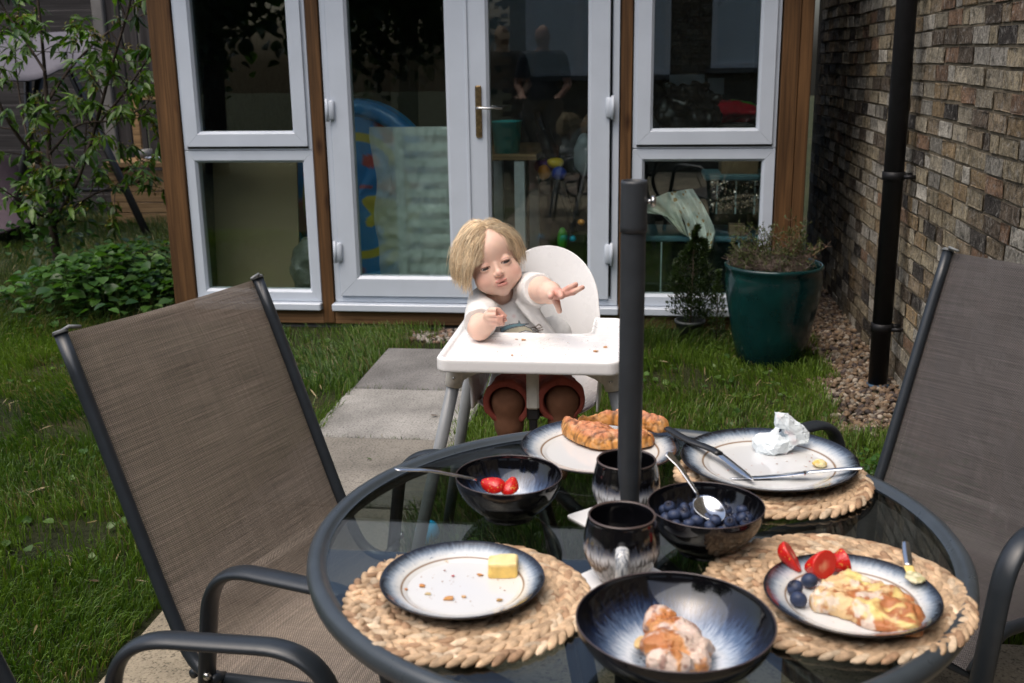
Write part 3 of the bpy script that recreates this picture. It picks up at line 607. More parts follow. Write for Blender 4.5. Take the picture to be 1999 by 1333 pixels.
# ---------------------------------------------------------------- house and trees behind the camera (they show in the glass)
PAL2 = [(.20, .155, .10), (.16, .12, .08), (.24, .20, .14)]; PWs = PW; PW = np.array([.4, .3, .3])
HY = -3.0
HS = brickwall('terraced_house', 'brown brick house with white windows reflected in the garden room glass', HY, -1.75, 4.2, 3.2, 1, PAL2, (0, HY, 0), holes=((-1.55, .25, 1.18, 2.35), (.75, 2.35, 1.25, 2.35)), axis=1)
HS['category'] = 'house'; PW = PWs
mk('wall_core', *boxg((-1.75, HY-3, -.05), (4.2, HY-.001, 3.2)), M['mortar'], HS, False)
mk('house_roof', *boxg((-1.95, HY-3, 3.2), (4.4, HY+.25, 3.35)), M['gap'], HS, False)
for (x0, x1, z0, z1) in ((-1.55, .25, 1.18, 2.35), (.75, 2.35, 1.25, 2.35)):
    w = MB(); w.box((x0, HY, z0), (x1, HY+.03, z0+.07), bev=.003); w.box((x0, HY, z1-.07), (x1, HY+.03, z1), bev=.003)
    for x in (x0, x0+(x1-x0)*.36, x0+(x1-x0)*.66, x1-.07): w.box((x, HY+.0005, z0+.071), (x+.07, HY+.032, z1-.071), bev=.003)
    wf = w.build('house_window', simple('white_window_paint', (.75, .75, .75), .5), HS, False)
    w = MB(); w.box((x0+.05, HY-.0005, z0+.05), (x1-.05, HY+.012, z1-.05)); w.build('glazing', simple('curtained_glass', (.66, .72, .74), .12, var=.1, vs=2), wf, False)
    w = MB(); w.box((x0-.06, HY, z0-.06), (x1+.06, HY+.12, z0-.004), bev=.004); w.build('sill', M['concrete'], wf, False)
# ================================================================ TABLE
TC = np.array([-.0137, 1.4257, 0]); TR = .4636; TZ = .720
TB = thing('garden_table', 'round garden table with smoked glass top and slate metal rim, laid for breakfast', 'table', tuple(TC))
pr = [(TR-.028, .7215), (TR-.0245, .7225), (TR-.0215, .7262), (TR-.0150, .7300), (TR-.006, .7285), (TR-.001, .722), (TR, .714), (TR-.002, .704), (TR-.008, .699), (TR-.020, .699), (TR-.026, .704), (TR-.028, .7215)]
V, Fs = lathe(pr, 160); mk('rim', V+TC, Fs, M['ring'], TB)
V, Fs = lathe([(.020, .7205), (TR-.0275, .7205), (TR-.0275, .7155), (.020, .7155), (.020, .7205)], 128); mk('glass_top', V+TC, Fs, M['tableglass'], TB, False)
for a in (30, 118, 207, 300):
    r = math.radians(a); d = np.array([math.cos(r), math.sin(r), 0]); n = np.array([-d[1], d[0], 0])
    mb = MB(); mb.tube(smoothpath([TC+d*.43+(0, 0, .70), TC+d*.30+(0, 0, .60), TC+d*.085+n*.02+(0, 0, .40), TC+d*.16+n*.03+(0, 0, .2), TC+d*.40+n*.04+(0, 0, .012)], 8), .0135, 10)
    mb.tube([TC+d*.40+n*.04+(0, 0, .0), TC+d*.40+n*.04+(0, 0, .02)], .017, 10); mb.build('leg', M['blackmetal'], TB)
    mb = MB(); mb.tube([TC+d*.433+n*.012+(0, 0, .705), TC+d*.02+n*.02+(0, 0, .697)], .011, 8); mb.build('stretcher', M['blackmetal'], TB)
A = np.linspace(0, 2*PI, 41); mb = MB(); mb.tube(np.stack([.075*np.cos(A), .075*np.sin(A), A*0+.40], -1)+TC, .010, 8, cap=False); mb.build('centre_ring', M['blackmetal'], TB)
# umbrella pole
PB = np.array([-.019, 1.452, 0]); PT = aty(1238, 352, 1.452)
PL = thing('parasol_pole', 'dark grey lower parasol pole standing up through the middle of the glass table', 'pole', tuple(PB)); dx = PT[0]-PB[0]; zt = PT[2]
def pz(z): return PB+np.array([dx*(z-.72)/(zt-.72), 0, z])
mb = MB(); mb.tube([pz(0), pz(.3), pz(.7), pz(1.205), pz(1.210)], [.0172]*4+[.0166], 36); mb.build('tube', M['pole'], PL)
V, Fs = lathe([(.0150, 1.16), (.0186, 1.1605), (.0188, 1.168), (.0182, 1.172), (.0182, zt-.004), (.0177, zt), (.0158, zt), (.0155, zt-.006), (.0155, 1.17)], 40); V[:, 0] += PB[0]+dx*(V[:, 2]-.72)/(zt-.72); V[:, 1] += PB[1]; mk('sleeve', V, Fs, M['pole'], PL)
q = pz(aty(1265, 393, 1.452)[2]); mb = MB(); mb.tube([q+(.016, 0, 0), q+(.026, -.001, 0)], .0035, 10); mb.tube([q+(.022, -.001, 0), q+(.024, -.001, 0), q+(.028, -.001, 0), q+(.030, -.001, 0)], [.004, .0075, .0075, .004], 16); mb.build('screw_knob', M['steel'], PL)
mb = MB(); mb.add(*lathe([(0, 0), (.2, 0), (.21, .02), (.20, .05), (.06, .075), (.035, .09), (.03, .30), (.0175, .30)], 40, tuple(PB))); mb.build('base', M['blackmetal'], PL)
# ================================================================ GARDEN CHAIRS
def garden_chair(lab, loc, rz, mesh='mesh', group='textilene garden chairs round the table'):
    t = thing('garden_chair', lab, 'chair', loc, rz, group); w = .27
    prof = fillet([(-.412, .926), (-.357, .79), (-.215, .42), (-.160, .300), (.20, .360), (.275, .305)], .065, 7)
    P3 = np.array([(p[0], 0, p[1]) for p in prof])
    tn = np.gradient(P3, axis=0); tn /= np.linalg.norm(tn, axis=1)[:, None]; nn = np.stack([tn[:, 2], 0*tn[:, 0], -tn[:, 0]], -1)
    for s in (-1, 1):
        mb = MB(); Q = P3[::].copy(); Q[:, 1] = s*w; mb.tube(Q, .0125, 14); mb.build('side_rail', M['frame'], t, local=True)
        mb = MB(); e = Q[0]; mb.tube([e-tn[0]*.004, e-tn[0]*-.001, e-tn[0]*.006], [.014, .015, .012], 14)
        hook = [e+(0, -s*.004, .004), e+(.012, -s*.010, .012), e+(.012, -s*.035, .006)]; mb.tube(hook, .0035, 8); mb.build('end_cap', simple('grey_cap', (.16, .17, .17), .4), t, local=True)
        ww = w+.035; mb = MB()
        A_ = fillet([(-.155, s*ww, 0), (-.070, s*ww, .560), (.262, s*ww, .572), (.37, s*ww, 0)], .095, 12); mb.tube(A_, .0145, 16, sq=(1.45, .72)); mb.build('arm_frame', M['frame'], t, local=True)
        mb = MB(); mb.tube([(-.095, s*ww, .33), (-.10, s*(w-.002), .315)], .010, 10); mb.build('bracket', M['frame'], t, local=True); mb = MB(); mb.tube([(-.093, s*(ww+.009), .345), (-.093, s*(ww+.0165), .345), (-.093, s*(ww+.018), .345)], [.008, .0075, .004], 12); mb.build('bolt', M['steel'], t, local=True); mb = MB(); mb.tube([(.306, s*ww, .35), (.19, s*(w-.002), .355)], .010, 10); mb.build('bracket', M['frame'], t, local=True)
    for xx, zz_ in ((-.175, .300), (.262, .292), (.05, .312)): mb = MB(); mb.tube([(xx, -w, zz_), (xx, w, zz_)], .0095, 10); mb.build('cross_bar', M['frame'], t, local=True)
    l_ = np.concatenate([[0], np.cumsum(np.linalg.norm(np.diff(P3, axis=0), axis=1))]); g_ = np.linspace(0, l_[-1], 110); S = np.stack([np.interp(g_, l_, P3[:, k]) for k in range(3)], -1); S[2:-2] = (S[:-4]+S[1:-3]+S[2:-2]+S[3:-1]+S[4:])/5; m = len(S); tn2 = np.gradient(S, axis=0); tn2 /= np.linalg.norm(tn2, axis=1)[:, None]; n2 = np.stack([tn2[:, 2], 0*tn2[:, 0], -tn2[:, 0]], -1); L = np.concatenate([[0], np.cumsum(np.linalg.norm(np.diff(S, axis=0), axis=1))])
    us = np.linspace(-1, 1, 25); V = []; U_ = []
    for i in range(m):
        sag = .018*min(1, L[i]/.15+.25)*1.0
        for u in us: V.append(S[i]+np.array([0, u*(w+.004), 0])-n2[i]*(-.011*abs(u)**8+sag*(1-u*u)*(.6 if i < m*.5 else 1))+(0, 0, 0 if i else -.006*(1-u*u))); U_.append((u*(w)+.3, L[i]))
    i, j = np.meshgrid(np.arange(m-1), np.arange(24), indexing='ij'); e = (i*25+j).reshape(-1); Fs = np.stack([e, e+1, e+26, e+25], -1)
    V = np.array(V); mk('sling', V, Fs, M[mesh], t, local=True, uv=np.array(U_))
    # stitching: dashed thread lines down both sides and along the top hem
    mb = MB(); Vg = V.reshape(m, 25, 3)
    def pt(s, u):
        x = np.clip(s/L[-1], 0, .9999); i = np.searchsorted(L, s)-1; i = max(0, min(m-2, i)); f = (s-L[i])/(L[i+1]-L[i]); k = (u+1)*12; j = min(23, int(k)); g = k-j
        return (Vg[i, j]*(1-f)*(1-g)+Vg[i+1, j]*f*(1-g)+Vg[i, j+1]*(1-f)*g+Vg[i+1, j+1]*f*g)+n2[i]*.0008
    for u in (-.905, -.875, .875, .905):
        s = .02
        while s < .62:
            mb.tube([pt(s, u), pt(s+.0045, u)], .00085, 4, cap=False); s += .0085
    for k in range(62):
        u = -.86+1.72*k/62; mb.tube([pt(.026, u), pt(.026, u+.016)], .00085, 4, cap=False)
    mb.build('stitching', M['thread'], t, False, local=True); return t
garden_chair('brown grey mesh garden chair with high back at the left of the table', (-.563, 1.851, 0), -.342)
garden_chair('mesh garden chair, its cloth coloured darker for dimmer light, right of the table in front of the brick wall', (.613, 2.182, 0), 3.902, 'mesh_shaded')
a0 = atz(255, 1245, .560); a1 = atz(560, 1262, .572); d = a1-a0; th = math.atan2(d[1], d[0]); ctr = (a0+a1)/2; nl = np.array([-math.sin(th), math.cos(th), 0]); fx = np.array([math.cos(th), math.sin(th), 0])
o3 = ctr-nl*.305-fx*.082; garden_chair('nearest garden chair of which only a curved arm shows at the bottom left', (o3[0], o3[1], 0), th)
# ================================================================ HIGH CHAIR
TZ2 = .73; HC = np.array([-.272, 2.52, 0])
HCH = thing('high_chair', 'white plastic high chair with wide tray and grey splayed legs', 'high chair', tuple(HC))
tx0, tx1, ty0, ty1 = -.478, -.052, 2.306, 2.735
def rrect(p, cx, cy, hx_, hy_, r):
    qx = np.abs(p[..., 0]-cx)-hx_+r; qy = np.abs(p[..., 1]-cy)-hy_+r; return np.minimum(np.maximum(qx, qy), 0)+np.hypot(np.maximum(qx, 0), np.maximum(qy, 0))-r
cx, cy, hw, hd = (tx0+tx1)/2, (ty0+ty1)/2, (tx1-tx0)/2, (ty1-ty0)/2
def ftray(p):
    tap = (p[..., 1]-ty0)/(ty1-ty0)*.012
    q = p.copy(); q[..., 0] = cx+(p[..., 0]-cx)*(1+tap*.5)
    o = rrect(q, cx, cy, hw, hd, .03); slab_ = smax(o, np.abs(p[..., 2]-(TZ2-.017))-.017, .006)
    inner = rrect(q, cx, cy, hw-.016, hd-.016, .02); rec = smax(inner, (TZ2-.007)-p[..., 2], .004); d = smax(slab_, -rec, .004)
    cut = rrect(p, -.262, 2.74, .128, .175, .03); d = smin(d, smax(smax(rrect(p, -.262, 2.74, .136, .183, .035), np.abs(p[..., 2]-(TZ2-.017))-.017, .004), o, .004), .003)
    d = smax(d, -cut, .006)
    under = smax(rrect(q, cx, cy, hw-.004, hd-.004, .028), p[..., 2]-(TZ2-.013), .002); d = smax(d, -smax(under, -(-p[..., 2]+TZ2-.013)*0+under, .001)*1., .001) if False else d
    return d
V, Fs = nets(ftray, (tx0-.012, ty0-.012, TZ2-.042), (tx1+.012, ty1+.012, TZ2+.008), .0028); V = lapl(V, Fs, 2); mk('tray', V, Fs, M['plastic'], HCH)
# back shell: arch shaped curved sheet plus seat bucket
nu, nv = 41, 44; V = []
ztop = .905; xm = -.262
for i in range(nv):
    v = i/(nv-1)
    for j in range(nu):
        u = -1+2*j/(nu-1)
        # v 0..1 from seat front to back top
        if v < .32: s = v/.32; y = 2.46+s*.26; z = .545-.02*math.sin(s*PI); hwid = .145
        elif v < .45: s = (v-.32)/.13; y = 2.72+.05*math.sin(s*PI/2); z = .545+.05*(1-math.cos(s*PI/2)); hwid = .145
        else:
            s = (v-.45)/.55; ph = max(0, (s-.35)/.65)*PI/2; zz = .595+.165*min(1, s/.35) if s < .35 else .76+(ztop-.76)*math.sin(ph); y = 2.77+.055*(zz-.595)/.31; z = zz; hwid = max(.002, (.160-.020*min(1, s/.35))*(math.cos(ph) if s >= .35 else 1))
        x = xm+hwid*u; y -= (.050*(abs(x-xm)/.15)**2.6 if v > .4 else 0); z += .035*abs(u)**4*(1 if v < .4 else 0); V.append((x, y, z))
i, j = np.meshgrid(np.arange(nv-1), np.arange(nu-1), indexing='ij'); e = (i*nu+j).reshape(-1); o = mk('seat_shell', V, np.stack([e, e+1, e+nu+1, e+nu], -1), M['plastic'], HCH)
md = o.modifiers.new('s', 'SOLIDIFY'); md.thickness = .006; md.offset = 0; md = o.modifiers.new('b', 'SUBSURF'); md.levels = md.render_levels = 1
for s, name in ((-1, 'side'), (1, 'side')):      # arms of the shell that reach up to the tray
    V = []
    for i in range(16):
        t = i/15
        for j in range(10):
            w = j/9; y = 2.40+t*.36; zt_ = .712; zb = .56+.05*abs(t-.4); V.append((xm+s*(.150+.012*w*w), y, zb+(zt_-zb)*w))
    i, j = np.meshgrid(np.arange(15), np.arange(9), indexing='ij'); e = (i*10+j).reshape(-1); o = mk('arm_side', V, np.stack([e, e+1, e+11, e+10], -1), M['plastic'], HCH); md = o.modifiers.new('s', 'SOLIDIFY'); md.thickness = .005
for (sx, sy) in ((-1, -1), (1, -1), (-1, 1), (1, 1)):
    top = np.array([-.262+sx*.176, 2.40 if sy < 0 else 2.66, .70]); soc = top+np.array([sx*.010, sy*.006, -.062]); ft = np.array([-.262+sx*.315, 2.40-.02 if sy < 0 else 2.92, .006])
    if sy < 0: ft = np.array([-.262+sx*.345, 2.415, .006]); soc = top+(ft-top)*.09
    else: ft = np.array([-.262+sx*.325, 2.93, .006]); soc = top+(ft-top)*.09
    mb = MB(); mb.tube([top+(0, 0, .005), top+(soc-top)*.5, soc, soc+(0, 0, -.001)], [.026, .0235, .0205, .017], 20, sq=(1.0, 1.0)); a1 = top+np.array([-sx*.02, 0, -.002]); a2 = top+np.array([-sx*.075, 0, -.004])
    V = [(top+np.array([-sx*.008, -.015, 0])), (a2+np.array([0, -.012, .004])), (a2+np.array([0, -.012, -.012])), (top+np.array([-sx*.03, -.013, -.035])), (soc+np.array([-sx*.006, -.014, .004]))]
    V2 = [p+np.array([0, .028, 0]) for p in V]; mb.add(np.array(V+V2), [(0, 1, 2, 3, 4)[::-1 if sx > 0 else 1], (5, 6, 7, 8, 9)[::1 if sx > 0 else -1]]+[(k, (k+1) % 5, 5+(k+1) % 5, 5+k) for k in range(5)])
    sk = mb.build('leg_socket', simple('cream_plastic', (.62, .60, .55), .38), HCH)
    mb = MB(); c = top+(soc-top)*.62+np.array([0, -.0225, 0]); mb.tube([c+(0, .004, 0), c+(0, -.0015, 0)], .0035, 12); mb.build('screw', M['steel'], sk)
    mb = MB(); mb.tube([soc+(top-soc)*.2, ft], [.0155, .0155], 20); lg = mb.build('leg', M['greyleg'], HCH)
    mb = MB(); mb.tube([ft+(top-ft)*.02, ft+(0, 0, -.006)], .0175, 16); mb.build('foot_cap', M['seal'], lg)
mb = MB(); mb.box((-.276, 2.385, .585), (-.246, 2.399, .700), bev=.005); mb.build('crotch_post', simple('cream_strap', (.55, .53, .47), .5), HCH, False)
mb = MB(); mb.box((-.272, 2.40, .44), (-.252, 2.412, .57), bev=.004); mb.box((-.277, 2.396, .555), (-.247, 2.416, .585), bev=.004); mb.build('harness_buckle', M['blackmetal'], HCH, False)
# crumbs on the tray
def flake(mb, c, r, col, seed=0):
    n = 7; V = [c+(0, 0, r*.28)]
    for k in range(n):
        a = 2*PI*k/n+seed; q = r*random.uniform(.5, 1.1); V.append(c+np.array([q*math.cos(a), q*math.sin(a)*.8, r*random.uniform(0, .25)]))
    V += [v*np.array([1, 1, 1])-np.array([0, 0, r*.22]) for v in V[1:]]
    mb.add(V, [(0, k+1, (k+1) % n+1) for k in range(n)]+[(k+1, n+k+1, n+(k+1) % n+1, (k+1) % n+1) for k in range(n)], col)
mb = MB()
for px, py, r in [(1022, 663, .0075), (1008, 662, .004), (1162, 685, .008), (1182, 677, .006), (1000, 693, .004)]: flake(mb, atz(px, py, TZ2-.005), r, (.50, .24, .08), px)
for k in range(34):
    px, py = random.uniform(900, 1190), random.uniform(662, 698); flake(mb, atz(px, py, TZ2-.006), random.uniform(.0008, .0018), (.40, .2, .08), k)
tag(mb.build('tray_crumbs', M['vc_food'], None, False, loc=tuple(atz(1022, 675, TZ2-.007))), 'golden pastry crumbs scattered over the white high chair tray', 'crumbs', kind='stuff')
# ================================================================ PLACEMATS, CROCKERY, CUTLERY
def placemat(lab, c, R):
    rows = int(R/.0195); V = []; n = 0; tv = []; 
    # template lobe: long axis y, flattened and pinched
    nu, nw = 9, 8
    for i in range(nu):
        t = -1+2*i/(nu-1); r = math.sqrt(max(0, 1-abs(t)**2.2))
        for k in range(nw): a = 2*PI*k/nw; tv.append((r*math.cos(a), t, r*math.sin(a)))
    tv = np.array(tv); tf = [(i*nw+k, (i+1)*nw+k, (i+1)*nw+(k+1) % nw, i*nw+(k+1) % nw) for i in range(nu-1) for k in range(nw)]
    P = []; Ms = []; Cs = []
    for j in range(rows):
        r0 = R-.0105-j*.0195
        if r0 < .012: break
        m = max(6, int(2*PI*r0/.0165)); ph = random.random()*6
        for k in range(m):
            a = 2*PI*k/m+ph+random.uniform(-.06, .06)*.0165/r0; wob = .0012*math.sin(a*5+j)
            for s in (-1, 1):
                aa = a+(0 if s < 0 else .5*2*PI/m); rr = r0+s*.0048+wob; er = np.array([math.cos(aa), math.sin(aa), 0]); et = np.array([-er[1], er[0], 0]); d = et+er*s*random.uniform(.42, .68)*-1; d = d/np.linalg.norm(d)
                x = np.cross(d, (0, 0, 1)); sc = (random.uniform(.0053, .0066), random.uniform(.0140, .0168), random.uniform(.0040, .0050))
                d2 = d+np.array([0, 0, random.uniform(.10, .22)]); d2 /= np.linalg.norm(d2); z = np.cross(x, d2); Ms.append(np.stack([x*sc[0], d2*sc[1], z*sc[2]], -1)); P.append(er*rr+np.array([0, 0, .0050+random.uniform(-.0006, .0010)]))
                b = random.uniform(.72, 1.2); q = random.random(); cc = (.56*b, .395*b, .25*b) if q < .70 else ((.38*b, .24*b, .145*b) if q < .86 else (.64*b, .50*b, .35*b)); Cs.append(cc)
    V, Fs = scatter(tv, tf, np.array(Ms), np.array(P)); C = np.repeat(np.array(Cs), len(tv), 0)
    mb = MB(); mb.add(*lathe([(0, .0012), (R-.012, .0012), (R-.008, .003), (R-.012, .006), (0, .006)], 48), (.16, .10, .055))
    V = np.vstack([V]+mb.v)+np.array(c); Fl = [tuple(int(x) for x in f) for f in Fs]+[tuple(i+len(C) for i in f) for f in mb.f]; C = np.vstack([C]+mb.c)
    mt = thing('placemat', lab, 'placemat', tuple(c), 0, 'woven placemats'); mk('braid', V, Fl, M['wicker'], mt, col=C)
    mb = MB()
    for k in range(5):
        mb = MB(); a = random.uniform(0, 2*PI); p = np.array(c)+np.array([(R-.002)*math.cos(a), (R-.002)*math.sin(a), .005]); q = p+np.array([math.cos(a+random.uniform(-1, 1)), math.sin(a+random.uniform(-1, 1)), random.uniform(-.2, .4)])*random.uniform(.004, .012); mb.tube([p, (p+q)/2+(0, 0, .001), q], [.0007, .0006, .0002], 5, (.45, .32, .2)); mb.build('loose_fibre', M['wicker'], mt)
    return mt
GZ = TZ+.0007
mNL = (-.219, 1.213, GZ); mNR = (.250, 1.277, GZ)
fl = atz(1318, 930, .73); fr_ = atz(1702, 935, .73); fbm_ = atz(1520, 1008, .728); mFRr = .5*np.linalg.norm(fl-fr_); mFR = ((fl[0]+fr_[0])/2, fbm_[1]+mFRr, GZ); mFRr = min(mFRr, .168)
placemat('round woven placemat under the plate with the butter, front left of the table', mNL, .157)
placemat('round woven placemat under the plate of fruit and half eaten pastry', mNR, .166)
placemat('round woven placemat under the large empty plate with crumpled napkin', mFR, mFRr)
def plate(lab, c, R, tilt=0, name='dinner_plate', cat='plate'):
    k = R/.135; prof = [(0, .0045), (R*.60, .0045), (R*.70, .0062), (R*.80, .0115), (R*.90, .0165), (R*.975, .0200), (R*.995, .0203), (R, .0190), (R*.985, .0172), (R*.9, .0120), (R*.80, .0065), (R*.68, .0010), (R*.62, 0.), (R*.58, 0), (R*.56, .0015), (0, .0015)]
    pr = smoothpath([(a, 0, b) for a, b in prof[:7]], 4)[:, [0, 2]]; pr2 = np.array(prof[7:]); p = np.vstack([pr, pr2]); n = 128; V, Fs = lathe(p, n); mi = [0 if i//n < len(pr)-2 else 1 for i in range(len(Fs))]
    o = mk(name, V+np.array(c), Fs, [platemat(R, 'plate_glaze'), M['glazeblack']], None, loc=c, mi=mi); return tag(o, lab, cat, 'blue rimmed plates')
cNL = (-.227, 1.221, GZ+.0105); cNR = (.262, 1.236, GZ+.0105); cFM = (-.075, 1.733, GZ); cFR = (.207, 1.700, GZ+.0105)
def fitc(l, r, z): a, b = atz(*l, z), atz(*r, z); return ((a[0]+b[0])/2, (a[1]+b[1])/2, np.linalg.norm(a-b)/2)
q = fitc((741, 1128), (1063, 1133), GZ+.030); cNL = (q[0], q[1]+.006, GZ+.0105); plate('small white plate with blue rim holding a block of butter and crumbs', cNL, q[2], name='side_plate')
q = fitc((1491, 1133), (1844, 1182), GZ+.030); cNR = (q[0], q[1]+.002, GZ+.0105); plate('small blue rimmed plate holding strawberries, blueberries and a half eaten pastry', cNR, q[2], name='side_plate'); rNR = q[2]
q = fitc((1016, 866), (1327, 872), GZ+.020); cFM = (q[0], q[1]+.008, GZ); plate('blue rimmed dinner plate with croissants behind the parasol pole', cFM, q[2])
q = fitc((1325, 890), (1680, 898), GZ+.030); cFR = (q[0], q[1]+.004, GZ+.0105); plate('large blue rimmed dinner plate with crumpled napkin at the back right of the table', cFR, q[2]-.003)
PZ = lambda c: c[2]+.0048
def bowl(lab, c, R, H, name='bowl'):
    ins = smoothpath([(0, 0, .008), (R*.30, 0, .0085), (R*.42, 0, .011), (R*.62, 0, H*.28), (R*.84, 0, H*.58), (R*.955, 0, H*.86), (R*.982, 0, H*.985)], 6)[:, [0, 2]]
    out = np.array([(R*.990, H), (R, H*.985)]); o2 = smoothpath([(R*1.0, 0, H*.97), (R*.985, 0, H*.82), (R*.88, 0, H*.54), (R*.68, 0, H*.27), (R*.50, 0, H*.10), (R*.47, 0, .0)], 5)[:, [0, 2]]
    p = np.vstack([ins, out, o2, [(R*.43, 0), (R*.42, .004), (0, .004)]]); n = 128; V, Fs = lathe(p, n); mi = [0 if i//n < len(ins)-1 else 1 for i in range(len(Fs))]
    rimm = [len(ins)-1, len(ins)]; mi = [2 if (i//n in rimm) else m for i, m in enumerate(mi)]
    o = mk(name, V+np.array(c), Fs, [bowlmat(R, 'bowl_glaze'), M['glazeblack'], simple('brown_rim', (.06, .045, .045), .25)], None, loc=c, mi=mi); return tag(o, lab, 'bowl', 'dark glazed bowls')
def bfit(l, r, H): q = fitc(l, r, GZ+H); return (q[0], q[1]+.004, GZ), q[2]
bS, rS = bfit((888, 928), (1097, 925), .068); bowl('dark glazed bowl with two strawberry halves and yoghurt, left of the pole', bS, rS, .068)
bB, rB = bfit((1264, 980), (1495, 990), .070); bowl('dark glazed bowl full of blueberries with a spoon resting in it', bB, rB, .070)
bP, rP = bfit((1123, 1200), (1517, 1216), .066); bowl('wide shallow dark blue bowl with sugared pastry at the front edge of the table', bP, rP, .066, 'pasta_bowl')
def mug(lab, c, ang):
    p = smoothpath([(.030, 0, 0), (.031, 0, .004), (.040, 0, .016), (.0490, 0, .036), (.0505, 0, .050), (.0485, 0, .068), (.0445, 0, .086)], 6)[:, [0, 2]]; rim = [(.0445, .0895), (.0430, .0915), (.0412, .0895)]
    ins = smoothpath([(.0412, 0, .086), (.0450, 0, .068), (.0465, 0, .050), (.044, 0, .030), (.030, 0, .012), (0, 0, .008)], 5)[:, [0, 2]]; pp = np.vstack([[(0, .002)], [(.026, .002)], [(.028, 0)], p, rim, ins])
    n = 72; V, Fs = lathe(pp, n); k0 = 3+len(p); mi = [0 if i//n < k0 else 1 for i in range(len(Fs))]; mi = [2 if i//n in (k0, k0+1) else m for i, m in enumerate(mi)]
    Fs = [f[::-1] for f in Fs]
    t = thing('mug', lab, 'mug', c, 0, 'dark glazed mugs'); mk('cup', V+np.array(c), Fs, [M['mug'], M['glazeblack'], simple('brown_rim2', (.07, .05, .045), .25)], t, mi=mi)
    d = np.array([math.cos(ang), math.sin(ang), 0]); C0 = np.array(c); h = smoothpath([C0+d*.0475+(0, 0, .062), C0+d*.064+(0, 0, .068), C0+d*.076+(0, 0, .054), C0+d*.073+(0, 0, .030), C0+d*.058+(0, 0, .014), C0+d*.038+(0, 0, .014)], 6); mb = MB(); mb.tube(h, .0066, 14, sq=(1.35, .8)); mb.build('handle', M['mughandle'], t)
q = fitc((1142, 1008), (1283, 1006), GZ+.092); cM1 = (q[0]+.001, q[1]+.001, GZ+.0035); mug('brown and black glazed mug with its handle towards the camera in front of the pole', cM1, math.radians(-88))
q = fitc((1160, 897), (1286, 900), GZ+.092); cM2 = (q[0], q[1], GZ+.0035); mug('blue and black glazed mug behind the parasol pole', cM2, math.radians(105))
def coaster(lab, pts):
    c = np.mean(pts, 0); V = []; m = len(pts); out = []
    for i in range(m):
        a, b, d = pts[i-1], pts[i], pts[(i+1) % m]
        for t in np.linspace(0, 1, 5): r = .008; u = (a-b)/np.linalg.norm(a-b)*r; w = (d-b)/np.linalg.norm(d-b)*r; out.append((1-t)**2*(b+u)+2*t*(1-t)*b+t*t*(b+w))
    o_ = np.array(out); n = len(o_); V = np.vstack([o_*[1, 1, 0]+[0, 0, GZ], o_*[1, 1, 0]+[0, 0, GZ+.0024], c*[1, 1, 0]+(o_-c)*[.985, .985, 0]+[0, 0, GZ+.003]])
    Fs = [(i, (i+1) % n, n+(i+1) % n, n+i) for i in range(n)]+[(n+i, n+(i+1) % n, 2*n+(i+1) % n, 2*n+i) for i in range(n)]+[tuple(range(2*n, 3*n)), tuple(range(n-1, -1, -1))]
    tag(mk('coaster', V, Fs, M['tile'], None, False, loc=(c[0], c[1], GZ)), lab, 'coaster', 'white square coasters')
def sq(c, a, s): return [np.array([c[0]+s*math.cos(a+k*PI/2), c[1]+s*math.sin(a+k*PI/2), GZ]) for k in range(4)]
coaster('white square coaster under the brown and black mug in front', sq((cM1[0]+.008, cM1[1]-.012), math.radians(2), .082)); coaster('white square coaster under the mug behind the pole', sq((cM2[0]-.008, cM2[1]-.010), math.radians(-3), .082))
# cutlery ----------------------------------------------------------
def strip(P, w, th, up=(0, 0, 1)):
    P = np.array(P, float); T = np.gradient(P, axis=0); T /= np.linalg.norm(T, axis=1)[:, None]; S = np.cross(T, up); S /= np.linalg.norm(S, axis=1)[:, None]; N = np.cross(S, T); m = len(P); w = np.broadcast_to(w, m); th = np.broadcast_to(th, m); V = []
    for i in range(m):
        for a in range(10): q = 2*PI*a/10; V.append(P[i]+S[i]*w[i]*math.cos(q)+N[i]*th[i]*math.sin(q))
    return np.array(V), [(i*10+k, i*10+(k+1) % 10, (i+1)*10+(k+1) % 10, (i+1)*10+k) for i in range(m-1) for k in range(10)]+[tuple(range(9, -1, -1)), tuple((m-1)*10+k for k in range(10))]
def spoon(lab, hs, he, bc, bl=.052, bw=.034, up=(0, 0, 1)):
    """handle end hs -> neck he -> bowl centre bc"""
    hs, he, bc = map(np.array, (hs, he, bc)); t = thing('spoon', lab, 'spoon', tuple(hs), 0, 'steel spoons'); mid = hs*.55+he*.45+np.array([0, 0, .004]); d = (bc-he)/np.linalg.norm(bc-he); P = smoothpath([hs, hs*.8+he*.2+(0, 0, .002), mid, he], 8); s = np.linspace(0, 1, len(P)); w = .0058*(1-s)**.8+.0024; w[0] = .003; w[1] = .006
    V, Fs = strip(P, w, .0013+.0008*s); mk('handle', V, Fs, M['cutlery'], t)
    x = np.cross(d, up); x /= np.linalg.norm(x); z = np.cross(x, d); V = []; nr, na = 12, 36
    for sgn in (0, 1):
        for i in range(nr+1):
            r = i/nr
            for k in range(na): a = 2*PI*k/na; eg = 1-.12*math.cos(a)*0; V.append(bc+d*(bl*.5*r*math.cos(a))+x*(bw*.5*r*math.sin(a)*(1-.16*r*math.cos(a)))+z*(-.0075*(1-r*r)-(.0012 if sgn else 0)))
    o = (nr+1)*na; Fs = [(i*na+k, (i+1)*na+k, (i+1)*na+(k+1) % na, i*na+(k+1) % na) for i in range(nr) for k in range(na)]; Fs += [tuple(q+o for q in f[::-1]) for f in Fs]+[(nr*na+k, o+nr*na+k, o+nr*na+(k+1) % na, nr*na+(k+1) % na) for k in range(na)]
    mk('spoon_bowl', V, Fs, M['cutlery'], t); return t
bz = GZ+.070
